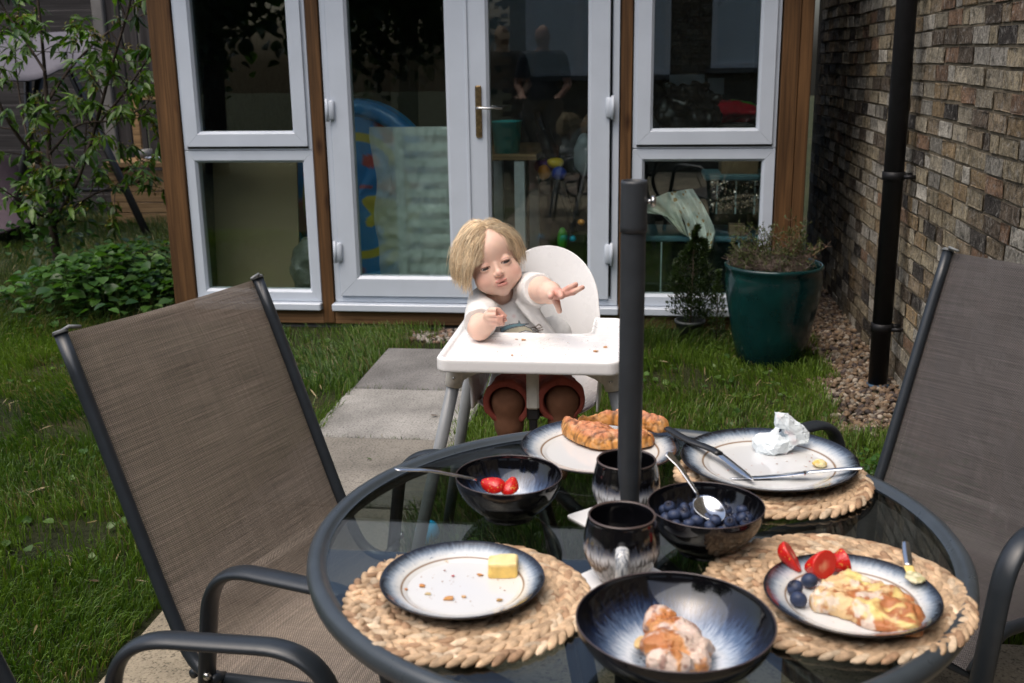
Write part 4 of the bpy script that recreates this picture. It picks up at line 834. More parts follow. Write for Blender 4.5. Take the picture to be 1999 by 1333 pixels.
sc = atz(1386, 992, bz-.002); sn = atz(1363, 968, bz+.006); sh = atz(1303, 883, bz+.055); spoon('steel spoon standing in the bowl of blueberries', sh, sn, sc, .056, .039, up=tuple(np.array([-.0, -.35, 1.])))
sh = atz(770, 915, GZ+.098); sn = atz(930, 936, GZ+.066); sc = atz(962, 945, GZ+.048); spoon('steel spoon with its long handle sticking out left from the strawberry bowl', sh, sn, sc, .045, .032)
def knife(lab, pts, wh, wb, tip, blade=True, hm='cutlery', name='knife', split=.5, bmat='cutlery', up=(0, 0, 1)):
    P = smoothpath(pts, 10); s = np.linspace(0, 1, len(P)); i0 = int(len(P)*split); t = thing(name, lab, 'knife', tuple(P[0])); V, Fs = strip(P[:i0+1], wh*(.85+.15*np.cos(np.linspace(-1, 1, i0+1)*1.5)), .004 if hm != 'cutlery' else .0022, up); mk('handle', V, Fs, M[hm], t)
    Q = P[i0:]; u = np.linspace(0, 1, len(Q)); V, Fs = strip(Q, wb*np.clip(1.02-u**5*.9, .06, 1), .0007, up); mk('blade', V, Fs, M[bmat], t); return t
# black handled knife from croissant plate across to the big plate
M['blackh'] = simple('black_handle_plastic', (.010, .011, .012), .35, .5, var=.1)
knife('sharp steel knife with black handle lying across the croissant plate and the big plate', [atz(1302, 836, GZ+.040), atz(1345, 860, GZ+.036), atz(1395, 880, GZ+.033), atz(1440, 914, GZ+.028), atz(1472, 938, GZ+.024)], .0085, .0075, 0, hm='blackh', split=.56)
knife('plain steel table knife resting on the rim of the big plate, handle to the right', [atz(1686, 914, GZ+.038), atz(1640, 916, GZ+.034), atz(1575, 922, GZ+.028), atz(1500, 930, GZ+.020), atz(1425, 934, GZ+.018)], .0055, .0075, 0, split=.5)
knife('small steel knife smeared with butter on the rim of the fruit plate', [atz(1768, 1058, GZ+.046), atz(1771, 1085, GZ+.040), atz(1776, 1112, GZ+.033), atz(1790, 1136, GZ+.024)], .0058, .0062, 0, split=.55, bmat='butter')
# ================================================================ FOOD
def food(name, lab, cat, f, lo, hi, h, colf, mat='vc_food', kind=None, group=None, lap=1):
    V, Fs = nets(f, lo, hi, h); V = lapl(V, Fs, lap); c = colf(V); b = V.min(0); o = mk(name, V, Fs, M[mat], None, loc=((V[:, 0].min()+V[:, 0].max())/2, (V[:, 1].min()+V[:, 1].max())/2, b[2]), col=c); return tag(o, lab, cat, group, kind)
def mixc(a, b, t): return np.array(a)*(1-t[:, None])+np.array(b)*t[:, None]
def ss(x, a, b): t = np.clip((x-a)/(b-a), 0, 1); return t*t*(3-2*t)
def croissant(lab, pts, rad, flat=.75, seed=0):
    P = smoothpath(pts, 5); n = len(P); s = np.linspace(0, 1, n); r = np.interp(s, np.linspace(0, 1, len(rad)), rad); L = np.concatenate([[0], np.cumsum(np.linalg.norm(np.diff(P, axis=0), axis=1))])
    base = min(p[2] for p in P)
    def sd(p):
        d = np.full(p.shape[:-1], 9.); arc = np.zeros(p.shape[:-1]); bb = np.full(p.shape[:-1], 9.); q = p.copy()
        for i in range(n-1):
            a, b = P[i], P[i+1]; ba = b-a; t = np.clip(((q-a)@ba)/(ba@ba), 0, 1); v = q-a-t[..., None]*ba; v[..., 2] /= flat; dd = np.linalg.norm(v, axis=-1)-(r[i]+(r[i+1]-r[i])*t); m = dd < bb; arc = np.where(m, L[i]+t*(L[i+1]-L[i]), arc); bb = np.where(m, dd, bb)
        d = bb
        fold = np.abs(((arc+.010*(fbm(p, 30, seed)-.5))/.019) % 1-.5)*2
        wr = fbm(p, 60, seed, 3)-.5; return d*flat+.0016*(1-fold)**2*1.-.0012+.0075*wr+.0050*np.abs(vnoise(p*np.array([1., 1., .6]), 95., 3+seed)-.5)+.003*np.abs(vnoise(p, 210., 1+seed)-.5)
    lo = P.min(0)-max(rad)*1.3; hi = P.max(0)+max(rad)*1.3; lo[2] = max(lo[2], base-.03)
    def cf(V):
        n_ = fbm(V, 45, seed, 4); n2 = fbm(V, 170, 5, 2); c = mixc((.42, .16, .050), (.66, .34, .140), ss(n_, .38, .62)); c = mixc((.22, .06, .016), (1, 1, 1), np.ones(len(V)))*0+c; dk = ss(n2, .55, .75)*.30+.55*(1-ss(np.abs(vnoise(V*np.array([1., 1., .6]), 95., 3+seed)-.5), .0, .10))+.25*(1-ss(np.abs(vnoise(V, 210., 1+seed)-.5), .0, .08)); dk = np.clip(dk, 0, .75); c = c*(1-dk[:, None]); return c  # thin lines darkened in the colour, standing in for shade in creases
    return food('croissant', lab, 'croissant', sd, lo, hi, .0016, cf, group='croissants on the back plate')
z0 = PZ(cFM)
def polyd(OUT, p):
    q = p[..., :2].reshape(-1, 2); d = np.full(len(q), 9.); ins = np.zeros(len(q), bool)
    for i in range(len(OUT)):
        a, b = OUT[i-1], OUT[i]; t = np.clip(((q-a)@(b-a))/((b-a)@(b-a)+1e-12), 0, 1); d = np.minimum(d, np.linalg.norm(q-a-t[:, None]*(b-a), axis=1)); ins ^= ((a[1] > q[:, 1]) != (b[1] > q[:, 1])) & (q[:, 0] < (b[0]-a[0])*(q[:, 1]-a[1])/(b[1]-a[1]+1e-12)+a[0])
    return np.where(ins, -d, d).reshape(p.shape[:-1])
def domed(lab, pts, zb, H, wid, seed, slope=0.):
    O2 = smoothpath([np.append(atz(x, y, zb+h)[:2], 0) for x, y, h in pts], 3, closed=True)[:, :2]; cen = O2.mean(0); x0_, x1_ = O2[:, 0].min(), O2[:, 0].max()
    wr = lambda p: np.abs(fbm(p*np.array([.75, 1.3, .3]), 62, seed, 2)-.5)*2
    seg = lambda p: np.abs((((p[..., 0]-x0_)+.35*(p[..., 1]-cen[1])+.006*(fbm(p, 30, seed)-.5))/.034) % 1-.5)*2
    def f(p):
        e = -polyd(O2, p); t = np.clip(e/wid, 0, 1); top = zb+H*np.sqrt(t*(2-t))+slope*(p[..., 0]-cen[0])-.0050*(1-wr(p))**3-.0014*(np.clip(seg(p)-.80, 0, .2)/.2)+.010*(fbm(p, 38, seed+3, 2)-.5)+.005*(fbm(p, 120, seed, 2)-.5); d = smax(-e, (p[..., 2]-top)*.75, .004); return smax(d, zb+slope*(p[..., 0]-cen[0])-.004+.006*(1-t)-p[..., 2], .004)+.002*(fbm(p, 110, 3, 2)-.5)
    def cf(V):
        e = -polyd(O2, V); h = (V[:, 2]-zb-slope*(V[:, 0]-cen[0]))/H; c = mixc((.60, .27, .070), (.56, .225, .105), ss(h+.5*(fbm(V, 60, 5, 3)-.5), .45, .8)); dk = .55*(1-ss(wr(V), .02, .22))+.12*ss(seg(V), .86, .98)+.35*ss(fbm(V, 190, 8, 2), .56, .70); c = c*(1-np.clip(dk, 0, .72)[:, None]); l = ss(fbm(V, 90, 15, 3), .56, .68)*.35; return c*(1-l[:, None])+np.array((.74, .46, .24))*l[:, None]  # wrinkle creases carry painted shade in the crust colour
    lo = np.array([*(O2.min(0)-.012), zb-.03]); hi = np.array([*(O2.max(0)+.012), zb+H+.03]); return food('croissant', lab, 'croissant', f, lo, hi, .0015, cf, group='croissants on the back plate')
domed('flat wrinkled croissant at the front of the back plate', [(1095, 836, .008), (1094, 815, .022), (1112, 808, .026), (1140, 818, .030), (1170, 820, .030), (1210, 828, .030), (1250, 838, .026), (1276, 852, .016), (1270, 868, .006), (1230, 876, .003), (1168, 877, .003), (1128, 866, .003), (1102, 850, .004)], z0+.003, .034, .022, 1)
domed('long croissant lying behind the other with its tip at the knife handle', [(1128, 816, .012), (1130, 804, .022), (1160, 796, .030), (1195, 789, .036), (1225, 789, .036), (1262, 803, .026), (1304, 826, .014), (1306, 842, .002), (1282, 846, .000), (1245, 838, .000), (1205, 834, .000), (1160, 828, .002)], z0+.020, .036, .020, 4, -.02)
croissant('small croissant end lying right of the pole under the long one', [atz(1240, 842, z0+.016), atz(1256, 852, z0+.015), atz(1270, 857, z0+.012)], [.014, .016, .009], .8, 7)
# sugared pastry in the front bowl
def lumps(L, k=.006):
    def f(p):
        d = None
        for c, r in L: e = ell(p, c, r); d = e if d is None else smin(d, e, k)
        return d+.0085*(fbm(p, 60, 2, 4)-.5)+.004*(np.abs(vnoise(p, 130., 5)-.5))+.003*np.abs(vnoise(p*np.array([1., 1., 3.]), 230., 8)-.5)
    return f
bz0 = GZ+.012
def A(px, py, h): return atz(px, py, bz0+h)
L = [(A(1290, 1208, .020), (.016, .018, .014)), (A(1278, 1222, .016), (.012, .014, .012)), (A(1318, 1238, .020), (.026, .020, .016)), (A(1345, 1262, .018), (.020, .022, .015)), (A(1300, 1262, .024), (.026, .017, .016)), (A(1305, 1292, .024), (.022, .014, .015)), (A(1355, 1290, .014), (.017, .018, .013)), (A(1330, 1300, .012), (.022, .012, .011)), (A(1375, 1268, .010), (.010, .009, .008))]
L = [(c, tuple(np.array(r)*1.18)) for c, r in L]
def cP(V):
    n1 = fbm(V, 32, 3, 4); n2 = fbm(V, 120, 8, 3); c = mixc((.42, .15, .045), (.64, .32, .13), ss(n1, .35, .6)); w = ss(fbm(V, 55, 14, 4), .44, .56)*.85; c = c*(1-w[:, None])+np.array((.66, .55, .48))*w[:, None]; r = ss(n2, .62, .72)*.6; return c*(1-r[:, None])+np.array((.16, .03, .015))*r[:, None]
al = np.vstack([np.array(c) for c, r in L]); food('sugared_pastry', 'icing dusted golden pastry sitting in the wide dark bowl', 'pastry', lumps(L, .007), al.min(0)-.036, al.max(0)+.036, .0015, cP)
p0 = A(1250, 1253, .012); food('almond_flake', 'pale almond flake poking out left of the sugared pastry', 'almond', lambda p: ell(p, p0, (.006, .013, .0035), rotm(np.array([0, 0, 1.]), -.3))+.004*(fbm(p, 70, 1)-.5), p0-.018, p0+.018, .0012, lambda V: np.tile((.66, .47, .22), (len(V), 1)))
# half eaten pastry
pz0 = PZ(cNR)
def B(px, py, h): return atz(px, py, pz0+h)
OUT = np.array([B(x_, y_, .010)[:2] for x_, y_ in [(1577, 1163), (1600, 1140), (1622, 1124), (1655, 1120), (1685, 1128), (1720, 1134), (1760, 1150), (1790, 1178), (1806, 1203), (1804, 1228), (1770, 1232), (1730, 1222), (1690, 1213), (1660, 1199), (1625, 1188), (1590, 1182)]])
def poly2(p):
    q = p[..., :2].reshape(-1, 2); d = np.full(len(q), 9.); ins = np.zeros(len(q), bool)
    for i in range(len(OUT)):
        a, b = OUT[i-1], OUT[i]; t = np.clip(((q-a)@(b-a))/((b-a)@(b-a)), 0, 1); d = np.minimum(d, np.linalg.norm(q-a-t[:, None]*(b-a), axis=1)); ins ^= ((a[1] > q[:, 1]) != (b[1] > q[:, 1])) & (q[:, 0] < (b[0]-a[0])*(q[:, 1]-a[1])/(b[1]-a[1]+1e-12)+a[0])
    return np.where(ins, -d, d).reshape(p.shape[:-1])
def cH(V):
    px = (V[:, 0]-B(1600, 1168, 0)[0])/(B(1790, 1222, 0)[0]-B(1600, 1168, 0)[0]); n1 = fbm(V, 50, 3, 4); n2 = fbm(V, 26, 22, 3); c = mixc((.66, .46, .24), (.40, .15, .055), ss(n1+.30*px-.14+.5*(fbm(V, 190, 6, 3)-.5), .42, .58)); t = ss(n2, .52, .58)*ss(V[:, 2], pz0+.010, pz0+.014)*ss(px, .25, .4)*(1-ss(px, .85, 1.)); c = c*(1-t[:, None])+np.array((.70, .56, .22))*t[:, None]; w = ss(fbm(V, 60, 40, 3), .56, .64)*.7*ss(.8-px, 0, .2); c = c*(1-w[:, None])+np.array((.70, .62, .54))*w[:, None]; b = ss(pz0+.007-V[:, 2], 0, .004)*.0; return c
def fH(p):
    e = poly2(p); top = pz0+.0125+.011*(fbm(p*np.array([1, 1, .2]), 42, 31, 3)-.5)*2+.0035*(np.abs(vnoise(p*np.array([1, 1, .3]), 110., 12)-.5)*2)+.004*np.sqrt(np.clip(-e, 0, .02)/.02); d = smax(e, (p[..., 2]-top)*.8, .007); d = smax(d, pz0+.0006-p[..., 2], .002)
    return d+.0045*(fbm(p, 85, 3, 3)-.5)
food('half_eaten_pastry', 'half eaten flaky pastry topped with yellow custard on the fruit plate', 'pastry', fH, (*(OUT.min(0)-.012), pz0-.002), (*(OUT.max(0)+.012), pz0+.045), .0014, cH)
# strawberries
def strawb(lab, c, r, ax, cut=None, group='cut strawberries on the fruit plate', nm='strawberry'):
    c = np.array(c); ax = np.array(ax, float); ax /= np.linalg.norm(ax); cut = None if cut is None else np.array(cut, float)/np.linalg.norm(cut)
    def f(p):
        q = p-c; t = q@ax; rad = np.linalg.norm(q-t[..., None]*ax, axis=-1); s = t/r; pr = r*.82*np.sqrt(np.clip(1-(s*.86)**2, 0, 1))*(1-.28*np.clip(s, -1, 1.2)); d = np.where(np.abs(s) < 1.15, rad-pr, np.maximum(rad-pr, np.abs(t)-r*1.15))
        d = np.maximum(d, np.abs(t)-r*1.12)*.8; ph = np.arctan2(*[(q@v) for v in (np.cross(ax, (0.3, .5, .8)), np.cross(ax, np.cross(ax, (.3, .5, .8))))]); sd = np.cos(ph*9+np.floor(s*5)*PI)*np.cos(s*5*2*PI); d = d+.0006*np.clip(sd-.3, 0, 1)
        if cut is not None: d = smax(d, q@cut-.05*r, .0015)
        return d
    def cf(V):
        q = V-c; col = np.tile((.52, .012, .010), (len(V), 1)); n = fbm(V, 300, 2, 2); col = col*(1+.3*(n[:, None]-.5)); sp = vnoise(V, 420., 3) > .80; col[sp] = (.55, .26, .05)
        if cut is not None: m = ss(q@cut, -.10*r, .0*r); rr = np.linalg.norm(q-(q@cut)[:, None]*cut, axis=1)/r; inner = mixc((.66, .26, .16), (.56, .030, .02), ss(rr+.55*(fbm(V, 110, 5, 2)-.5), .05, .42)); col = col*(1-m[:, None])+inner*m[:, None]
        return col
    return food(nm, lab, 'strawberry', f, c-r*1.35, c+r*1.35, r/17, cf, 'berry', group=group)
strawb('halved strawberry leaning on the left rim of the fruit plate', atz(1548, 1086, pz0+.022), .0195, (.35, -.5, -.5), (1., -.1, .75))
strawb('largest cut strawberry in the middle showing its pale centre', atz(1608, 1104, pz0+.021), .0225, (-.7, .3, -.3), (.8, -1.2, .35))
strawb('cut strawberry at the right of the group beside the pastry', atz(1650, 1094, pz0+.019), .0200, (-.6, -.2, -.2), (1., .3, .25))
strawb('strawberry half at the left in the yoghurt bowl with the spoon', atz(963, 950, GZ+.052), .0180, (-.8, .2, .25), (.2, .3, -1), 'strawberry halves in the yoghurt bowl'); strawb('strawberry half at the right in the yoghurt bowl', atz(997, 953, GZ+.050), .0160, (.2, .6, .7), (.1, .2, -1), 'strawberry halves in the yoghurt bowl')
yc = np.array([bS[0]+.004, bS[1]-.012, GZ+.022]); food('yoghurt', 'white yoghurt in the bottom of the strawberry bowl', 'yoghurt', lambda p: ell(p, yc, (.040, .034, .012))+.002*(fbm(p, 60)-.5), yc-.05, yc+.05, .0022, lambda V: np.tile((.78, .76, .72), (len(V), 1)), 'plainv')
# blueberries
def bberry():
    V, Fs = lathe([(0, .0090)]+[(.0090*math.sin(a), .0083*math.cos(a)) for a in np.linspace(.42, PI, 10)][:0]+[(.0012, .0062), (.0022, .0068), (.0034, .0080), (.0040, .0078)]+[(.0090*math.sin(a), .0082*math.cos(a)) for a in np.linspace(.55, PI-.01, 12)], 20); return V[20:], [tuple(x-20 for x in f) for f in Fs if min(f) >= 20]
BV, BF = bberry(); BF = [f[::-1] for f in BF]; BV[:, 2] *= 1; bme = None
def berry(c, tilt, az, s, lab, grp):
    global bme
    if bme is None:
        o = mk('blueberry', BV, [f[::-1] for f in BF], M['blueberry'], None, loc=(0, 0, 0)); co = np.ones((len(BV), 4), np.float32); co[:, :3] = (.030, .045, .095); co[BV[:, 2] > .0061, :3] = (.012, .014, .03); a = o.data.attributes.new('Col', 'FLOAT_COLOR', 'POINT'); a.data.foreach_set('color', co.ravel()); bme = o
    else: o = bme.copy(); COL.objects.link(o)
    o.location = c; o.rotation_euler = (tilt, 0, az); o.scale = (s, s, s*.93); tag(o, lab, 'blueberry', grp)
for (px, py), l in (((1580, 1133), 'blueberry nearest the strawberries on the fruit plate'), ((1552, 1147), 'leftmost blueberry of the three on the fruit plate'), ((1559, 1170), 'front blueberry of the three touching the pastry on the fruit plate')):
    berry(atz(px, py, pz0+.0105), random.uniform(.2, 1.), random.uniform(0, 6), 1.18, l, 'blueberries on the fruit plate')
pl = []
for ring_, (rr, nn_, zz) in enumerate(((0, 1, .040), (.021, 6, .041), (.040, 11, .045), (.0555, 15, .051), (.012, 3, .054), (.032, 8, .056), (.050, 11, .060))):
    for k in range(nn_):
        a = 2*PI*k/nn_+ring_*.7; sx = random.uniform(-.002, .002)
        if ring_ in (3, 6) and math.sin(a) > .35: continue
        berry((bB[0]+(rr+sx)*math.cos(a), bB[1]+(rr+sx)*math.sin(a), GZ+zz+random.uniform(-.002, .003)), random.uniform(-.9, .9), random.uniform(0, 6), random.uniform(.85, 1.08), 'ripe blueberry in the dark bowl under the spoon', 'blueberries heaped in the dark bowl')
# butter
bc = atz(982, 1105, PZ(cNL)+.010)
def fbut(p):
    q = (p-bc)@rotm(np.array([0, 0, 1.]), .10); h = np.array([.0195, .0155, .0115]); dd = np.abs(q)-h+.004; d = np.linalg.norm(np.maximum(dd, 0), axis=-1)+np.minimum(dd.max(-1), 0)-.004; sc_ = ell(q, (-.016, .010, .014), (.010, .010, .005)); return smax(d, -sc_, .004)+.0022*(fbm(p, 80, 4)-.5)
food('butter_block', 'yellow block of butter on the small white plate', 'butter', fbut, bc-.028, bc+.028, .0012, lambda V: mixc((.82, .56, .16), (.88, .70, .34), ss(V[:, 2], bc[2]+.004, bc[2]+.011)), lap=1)
bc2 = atz(1600, 905, PZ(cFR)+.005); food('butter_scrap', 'small scrap of butter near the knife handle on the big plate', 'butter', lambda p: ell(p, bc2, (.012, .011, .006))+.007*(fbm(p, 90, 4)-.5), bc2-.018, bc2+.018, .0013, lambda V: mixc((.74, .50, .14), (.84, .74, .42), ss(fbm(V, 120), .45, .6)))
bc3 = atz(1785, 1128, PZ(cNR)+.018); food('butter_smear', 'pale butter smear stuck on the small knife blade', 'butter', lambda p: ell(p, bc3, (.012, .014, .004))+.006*(fbm(p, 110, 4)-.5), bc3-.02, bc3+.02, .0012, lambda V: mixc((.45, .42, .22), (.70, .66, .44), ss(fbm(V, 160), .4, .6)))
# crumbs on plates
mb = MB()
for px, py, r, c in [(835, 1158, .0055, (.50, .38, .2)), (825, 1143, .0055, (.50, .22, .07)), (792, 1150, .004, (.42, .18, .06)), (878, 1168, .0085, (.52, .26, .09)), (938, 1122, .006, (.45, .2, .06)), (884, 1124, .0035, (.45, .08, .08)), (974, 1171, .005, (.5, .3, .12)), (872, 1095, .005, (.6, .5, .35)), (868, 1113, .002, (.3, .1, .05)), (905, 1164, .004, (.5, .3, .14))]: flake(mb, atz(px, py, PZ(cNL)+.0012), r, c, px)
for k in range(45): flake(mb, atz(random.uniform(775, 1010), random.uniform(1085, 1185), PZ(cNL)+.0006), random.uniform(.0006, .0014), (.4, .2, .1), k)
tag(mb.build('plate_crumbs', M['vc_food'], None, False, loc=tuple(atz(890, 1140, PZ(cNL)))), 'pastry crumbs and flakes scattered on the butter plate', 'crumbs', kind='stuff')
mb = MB()
for k in range(40): px, py = random.uniform(1400, 1620), random.uniform(850, 930); flake(mb, atz(px, py, PZ(cFR)+.0006), random.uniform(.0006, .0018), random.choice([(.45, .08, .07), (.4, .2, .1)]), k)
for k in range(30): px, py = random.uniform(1560, 1800), random.uniform(1100, 1215); flake(mb, atz(px, py, PZ(cNR)+.0006), random.uniform(.0006, .002), (.45, .22, .1), k)
tag(mb.build('stray_crumbs', M['vc_food'], None, False, loc=tuple(atz(1500, 900, PZ(cFR)))), 'tiny crumbs on the two plates at the right', 'crumbs', kind='stuff')
# crumpled napkin
nc = atz(1520, 862, PZ(cFR)+.016)
def fnap(p):
    q = p-nc; R1 = rotm(np.array([0, 1., 0]), -.72); L_ = ell(p, nc+np.array([-.012, 0, -.004]), (.034, .026, .018)); U_ = ell((p-nc-np.array([.020, .006, .024]))@R1.T*1., (0, 0, 0), (.036, .018, .015)); d = smin(L_, U_, .012)
    return d+.030*(np.abs(fbm(p, 34, 9, 1)-.5))+.010*(np.abs(vnoise(p, 75., 3)-.5))-.007
V, Fs = nets(fnap, nc-.062, nc+np.array([.075, .06, .075]), .0092); rr_ = np.random.RandomState(4); V = lapl(V+(rr_.rand(*V.shape)-.5)*.0065, Fs, 1, .35)
T3_ = np.vstack([Fs[:, [0, 1, 2]], Fs[:, [0, 2, 3]]]); ed = {}; VL = [tuple(v) for v in V]; F2 = []
def mid_(a, b):
    k = (min(a, b), max(a, b))
    if k not in ed: ed[k] = len(VL); VL.append(tuple((np.array(VL[a])+np.array(VL[b]))/2+(rr_.rand(3)-.5)*.0009))
    return ed[k]
for a, b, c in T3_: x, y, z = mid_(a, b), mid_(b, c), mid_(c, a); F2 += [(a, x, z), (x, b, y), (z, y, c), (x, y, z)]
V = np.array(VL); o = mk('crumpled_napkin', V, F2, M['cloth'], None, False, loc=(nc[0], nc[1], V[:, 2].min()), col=mixc((.66, .72, .75), (.72, .45, .45), ss(fbm(V, 40, 3), .64, .72)*.35)); tag(o, 'crumpled pale blue white paper napkin on the big plate', 'napkin')
# ================================================================ TODDLER
def Cp(px, py, Y): return aty(px, py, Y)
HO = Cp(957, 503, 2.655)
R0 = np.stack([Rv, Fv, Uv], -1)
HR = R0@rotm(np.array([0, 1., 0]), math.radians(-20))@rotm(np.array([0, 0, 1.]), math.radians(5))@rotm(np.array([1., 0, 0]), math.radians(15))
def toH(p): return (p-HO)@HR
def frH(q): return np.asarray(q)@HR.T+HO
EY = [(-.0275, -.0635, -.0065), (.0275, -.0635, -.0065)]
def fhead(p):
    q = toH(p); ax = np.abs(q[..., 0]); m = np.stack([ax, q[..., 1], q[..., 2]], -1)      # mirrored coords
    d = ell(q, (0, .012, .018), (.068, .084, .074)); d = smin(d, ell(q, (0, -.012, -.028), (.0585, .065, .060)), .012); d = smin(d, ell(q, (0, -.030, .028), (.050, .047, .044)), .015)
    d = smin(d, sph(m, (.0315, -.0465, -.045), .0290), .016); d = smin(d, ell(q, (0, -.027, -.066), (.044, .043, .025)), .012); d = smin(d, sph(q, (0, -.058, -.077), .0165), .012); d = smin(d, ell(q, (0, -.066, -.054), (.021, .0165, .017)), .010)
    d = smax(d, -ell(m, (.0285, -.088, -.003), (.0135, .0118, .0070)), .012)
    d = smin(d, cap(q, (0, -.0725, -.006), (0, -.081, -.026), .0050, .0078), .007); d = smin(d, sph(q, (0, -.0850, -.0285), .0082), .004); d = smin(d, sph(m, (.0085, -.081, -.0305), .0052), .003); d = smax(d, -sph(m, (.0048, -.0865, -.0365), .0020), .0015)
    d = smin(d, sph(m, EY[1], .0143), .005)
    d = smax(d, -ell(m, (.0275, -.0795, -.0095), (.0130, .0120, .0031)), .0008)
    d = smin(d, ell(m, (.0060, -.0822, -.0485), (.0098, .0052, .0038)), .002); d = smin(d, ell(q, (0, -.0812, -.0590), (.0138, .0060, .0054)), .0025)
    d = smax(d, -ell(q, (0, -.0885, -.0535), (.0088, .0085, .0017)), .0010)
    e = ell(m, (.0685, .010, -.020), (.0075, .0155, .0210)); e = smax(e, -ell(m, (.0755, .007, -.017), (.005, .009, .013)), .003); d = smin(d, e, .004)
    return d
NB = frH((0, .018, -.070)); TS = Cp(990, 600, 2.70)
ELb = atz(936, 641, TZ2+.026); WRb = Cp(950, 631, ELb[1]-.012)
HL = lambda px, py, dy=0.: Cp(px, py, ELb[1]-.035+dy)
HRt = lambda px, py, dy=0.: Cp(px, py, 2.435+dy)
LK, RK = Cp(992, 782, 2.43), Cp(1098, 778, 2.43)
def farms(p):
    d = chain(p, [Cp(945, 592, 2.67), ELb, WRb+(WRb-ELb)*.05, HL(957, 622, .012)], [.034, .0275, .0215, .0170], .01)
    h = ell(p, HL(959, 617), (.019, .015, .0165)); 
    for pts, r in (([HL(958, 606, -.004), HL(973, 606, -.010), HL(986, 617, -.010)], [.0082, .0070, .0056]), ([HL(957, 615, -.008), HL(973, 615, -.016), HL(987, 622, -.013)], [.0082, .0068, .0055]), ([HL(958, 623, -.008), HL(973, 625, -.016), HL(989, 627, -.012)], [.0080, .0066, .0054]), ([HL(960, 630, -.006), HL(971, 632, -.012), HL(982, 632, -.008)], [.0074, .0062, .0050]), ([HL(957, 620, .010), HL(972, 620, .010), HL(985, 624, .000)], [.0085, .0075, .0060])): h = smin(h, chain(p, pts, r, .003), .0016)
    return smin(d, h, .006)
def farmr(p):
    d = chain(p, [Cp(1033, 565, 2.69), Cp(1056, 566, 2.585), Cp(1074, 571, 2.485), HRt(1084, 573, .02)], [.037, .0320, .0250, .0185], .012)
    h = ell(p, HRt(1088, 574), (.0215, .020, .0125))
    for pts, r in (([HRt(1080, 574, -.008), HRt(1075, 574, -.024), HRt(1075, 580, -.034)], [.00881, .00791, .00678]), ([HRt(1092, 573, -.010), HRt(1094, 573, -.027), HRt(1096, 579, -.038)], [.00881, .00791, .00678]), ([HRt(1099, 570, -.004), HRt(1112, 562, -.010), HRt(1124, 555, -.014)], [.00859, .00723, .00588]), ([HRt(1101, 574, -.006), HRt(1119, 570, -.014), HRt(1137, 561, -.018)], [.00859, .00723, .00565]), ([HRt(1082, 579, .004), HRt(1087, 591, -.002), HRt(1092, 607, -.008)], [.00994, .00814, .00655])): h = smin(h, chain(p, pts, r, .003), .0022)
    return smin(d, h, .008)
def ftorso(p): return smin(smin(chain(p, [NB, TS], [.030, .036]), ell(p, Cp(992, 640, 2.68), (.068, .05, .07)), .02), smin(ell(p, Cp(1035, 700, 2.68), (.07, .055, .07)), ell(p, Cp(1045, 765, 2.66), (.07, .06, .045)), .03), .03)
def flegs(p):
    d = None
    for K, hp in ((LK, Cp(1015, 765, 2.62)), (RK, Cp(1075, 765, 2.62))):
        an = K+np.array([.002*(1 if K is LK else -1), .03, -.150]); e = chain(p, [hp, K, K+(0, .008, -.06), an], [.048, .0365, .0320, .0225], .012); ft = smin(e, smin(cap(p, an, an+(0, .012, -.016), .022, .020), cap(p, an+(0, 0, -.02), an+(0, -.062, -.030), .018, .015), .01), .012); d = ft if d is None else np.minimum(d, ft)
    return d
def bounded(f, c, R):
    def g(p):
        c_ = np.array(c); D = np.linalg.norm(p-c_, axis=-1); m = D < R; o = np.maximum(D-R+.03, .03); 
        if m.any(): o[m] = np.minimum(f(p[m]), .06)
        return o
    return g
G = [bounded(fhead, HO, .165), bounded(farms, (Cp(945, 592, 2.67)+ELb)/2, .16), bounded(farmr, Cp(1060, 566, 2.55), .22), bounded(ftorso, Cp(1020, 670, 2.68), .27), bounded(flegs, Cp(1045, 820, 2.55), .36)]
def fbody(p):
    p = np.asarray(p); d = G[0](p); n = p.reshape(-1, 3)
    for g in G[1:]: d = smin(d, g(p), .010)
    return d
lo = np.array([-.47, 2.33, .36]); hi = np.array([-.02, 2.80, 1.14])
PV, PF = nets(fbody, lo, hi, .0017, 10, 1.25); PV = lapl(PV, PF, 1, .4)
KID = np.array([-.262, 2.62, .545])
q = toH(PV); inhead = np.linalg.norm(PV-HO, axis=1) < .13; m = np.stack([np.abs(q[:, 0]), q[:, 1], q[:, 2]], -1)
C = np.tile((.74, .50, .395), (len(PV), 1)); n1 = fbm(PV, 60, 3); C *= (1+.12*(n1-.5))[:, None]
def tint(C, col, w): return C*(1-w[:, None])+np.array(col)*w[:, None]
ih = inhead.astype(float)
C = tint(C, (.60, .24, .19), ih*.36*(1-ss(np.linalg.norm(m-np.array([.040, -.066, -.040]), axis=1), .004, .032)))
C = tint(C, (.58, .27, .21), ih*.5*(1-ss(np.linalg.norm(q-np.array([0, -.094, -.030]), axis=1), .004, .014)))
C = tint(C, (.55, .22, .18), ih*.45*(1-ss(np.abs(np.linalg.norm((q-np.array([0, -.08, -.053]))*np.array([.8, .5, 1]), axis=1)-.014), .0, .007))*ss(fbm(PV, 150, 4, 2), .45, .6))
C = tint(C, (.62, .33, .25), ih*.45*(1-ss(ell(m, (.0275, -.078, -.002), (.015, .012, .010)), -.002, .003)))
lip = np.minimum(ell(m, (.0060, -.0822, -.0485), (.0108, .0066, .0042)), ell(q, (0, -.0812, -.0590), (.0146, .0072, .0058))); C = tint(C, (.50, .20, .17), ih*(1-ss(lip, -.0012, .0010))*.85)
C = tint(C, (.22, .05, .05), ih*(1-ss(ell(q, (0, -.086, -.0535), (.0086, .0080, .0016)), -.0004, .0008)))
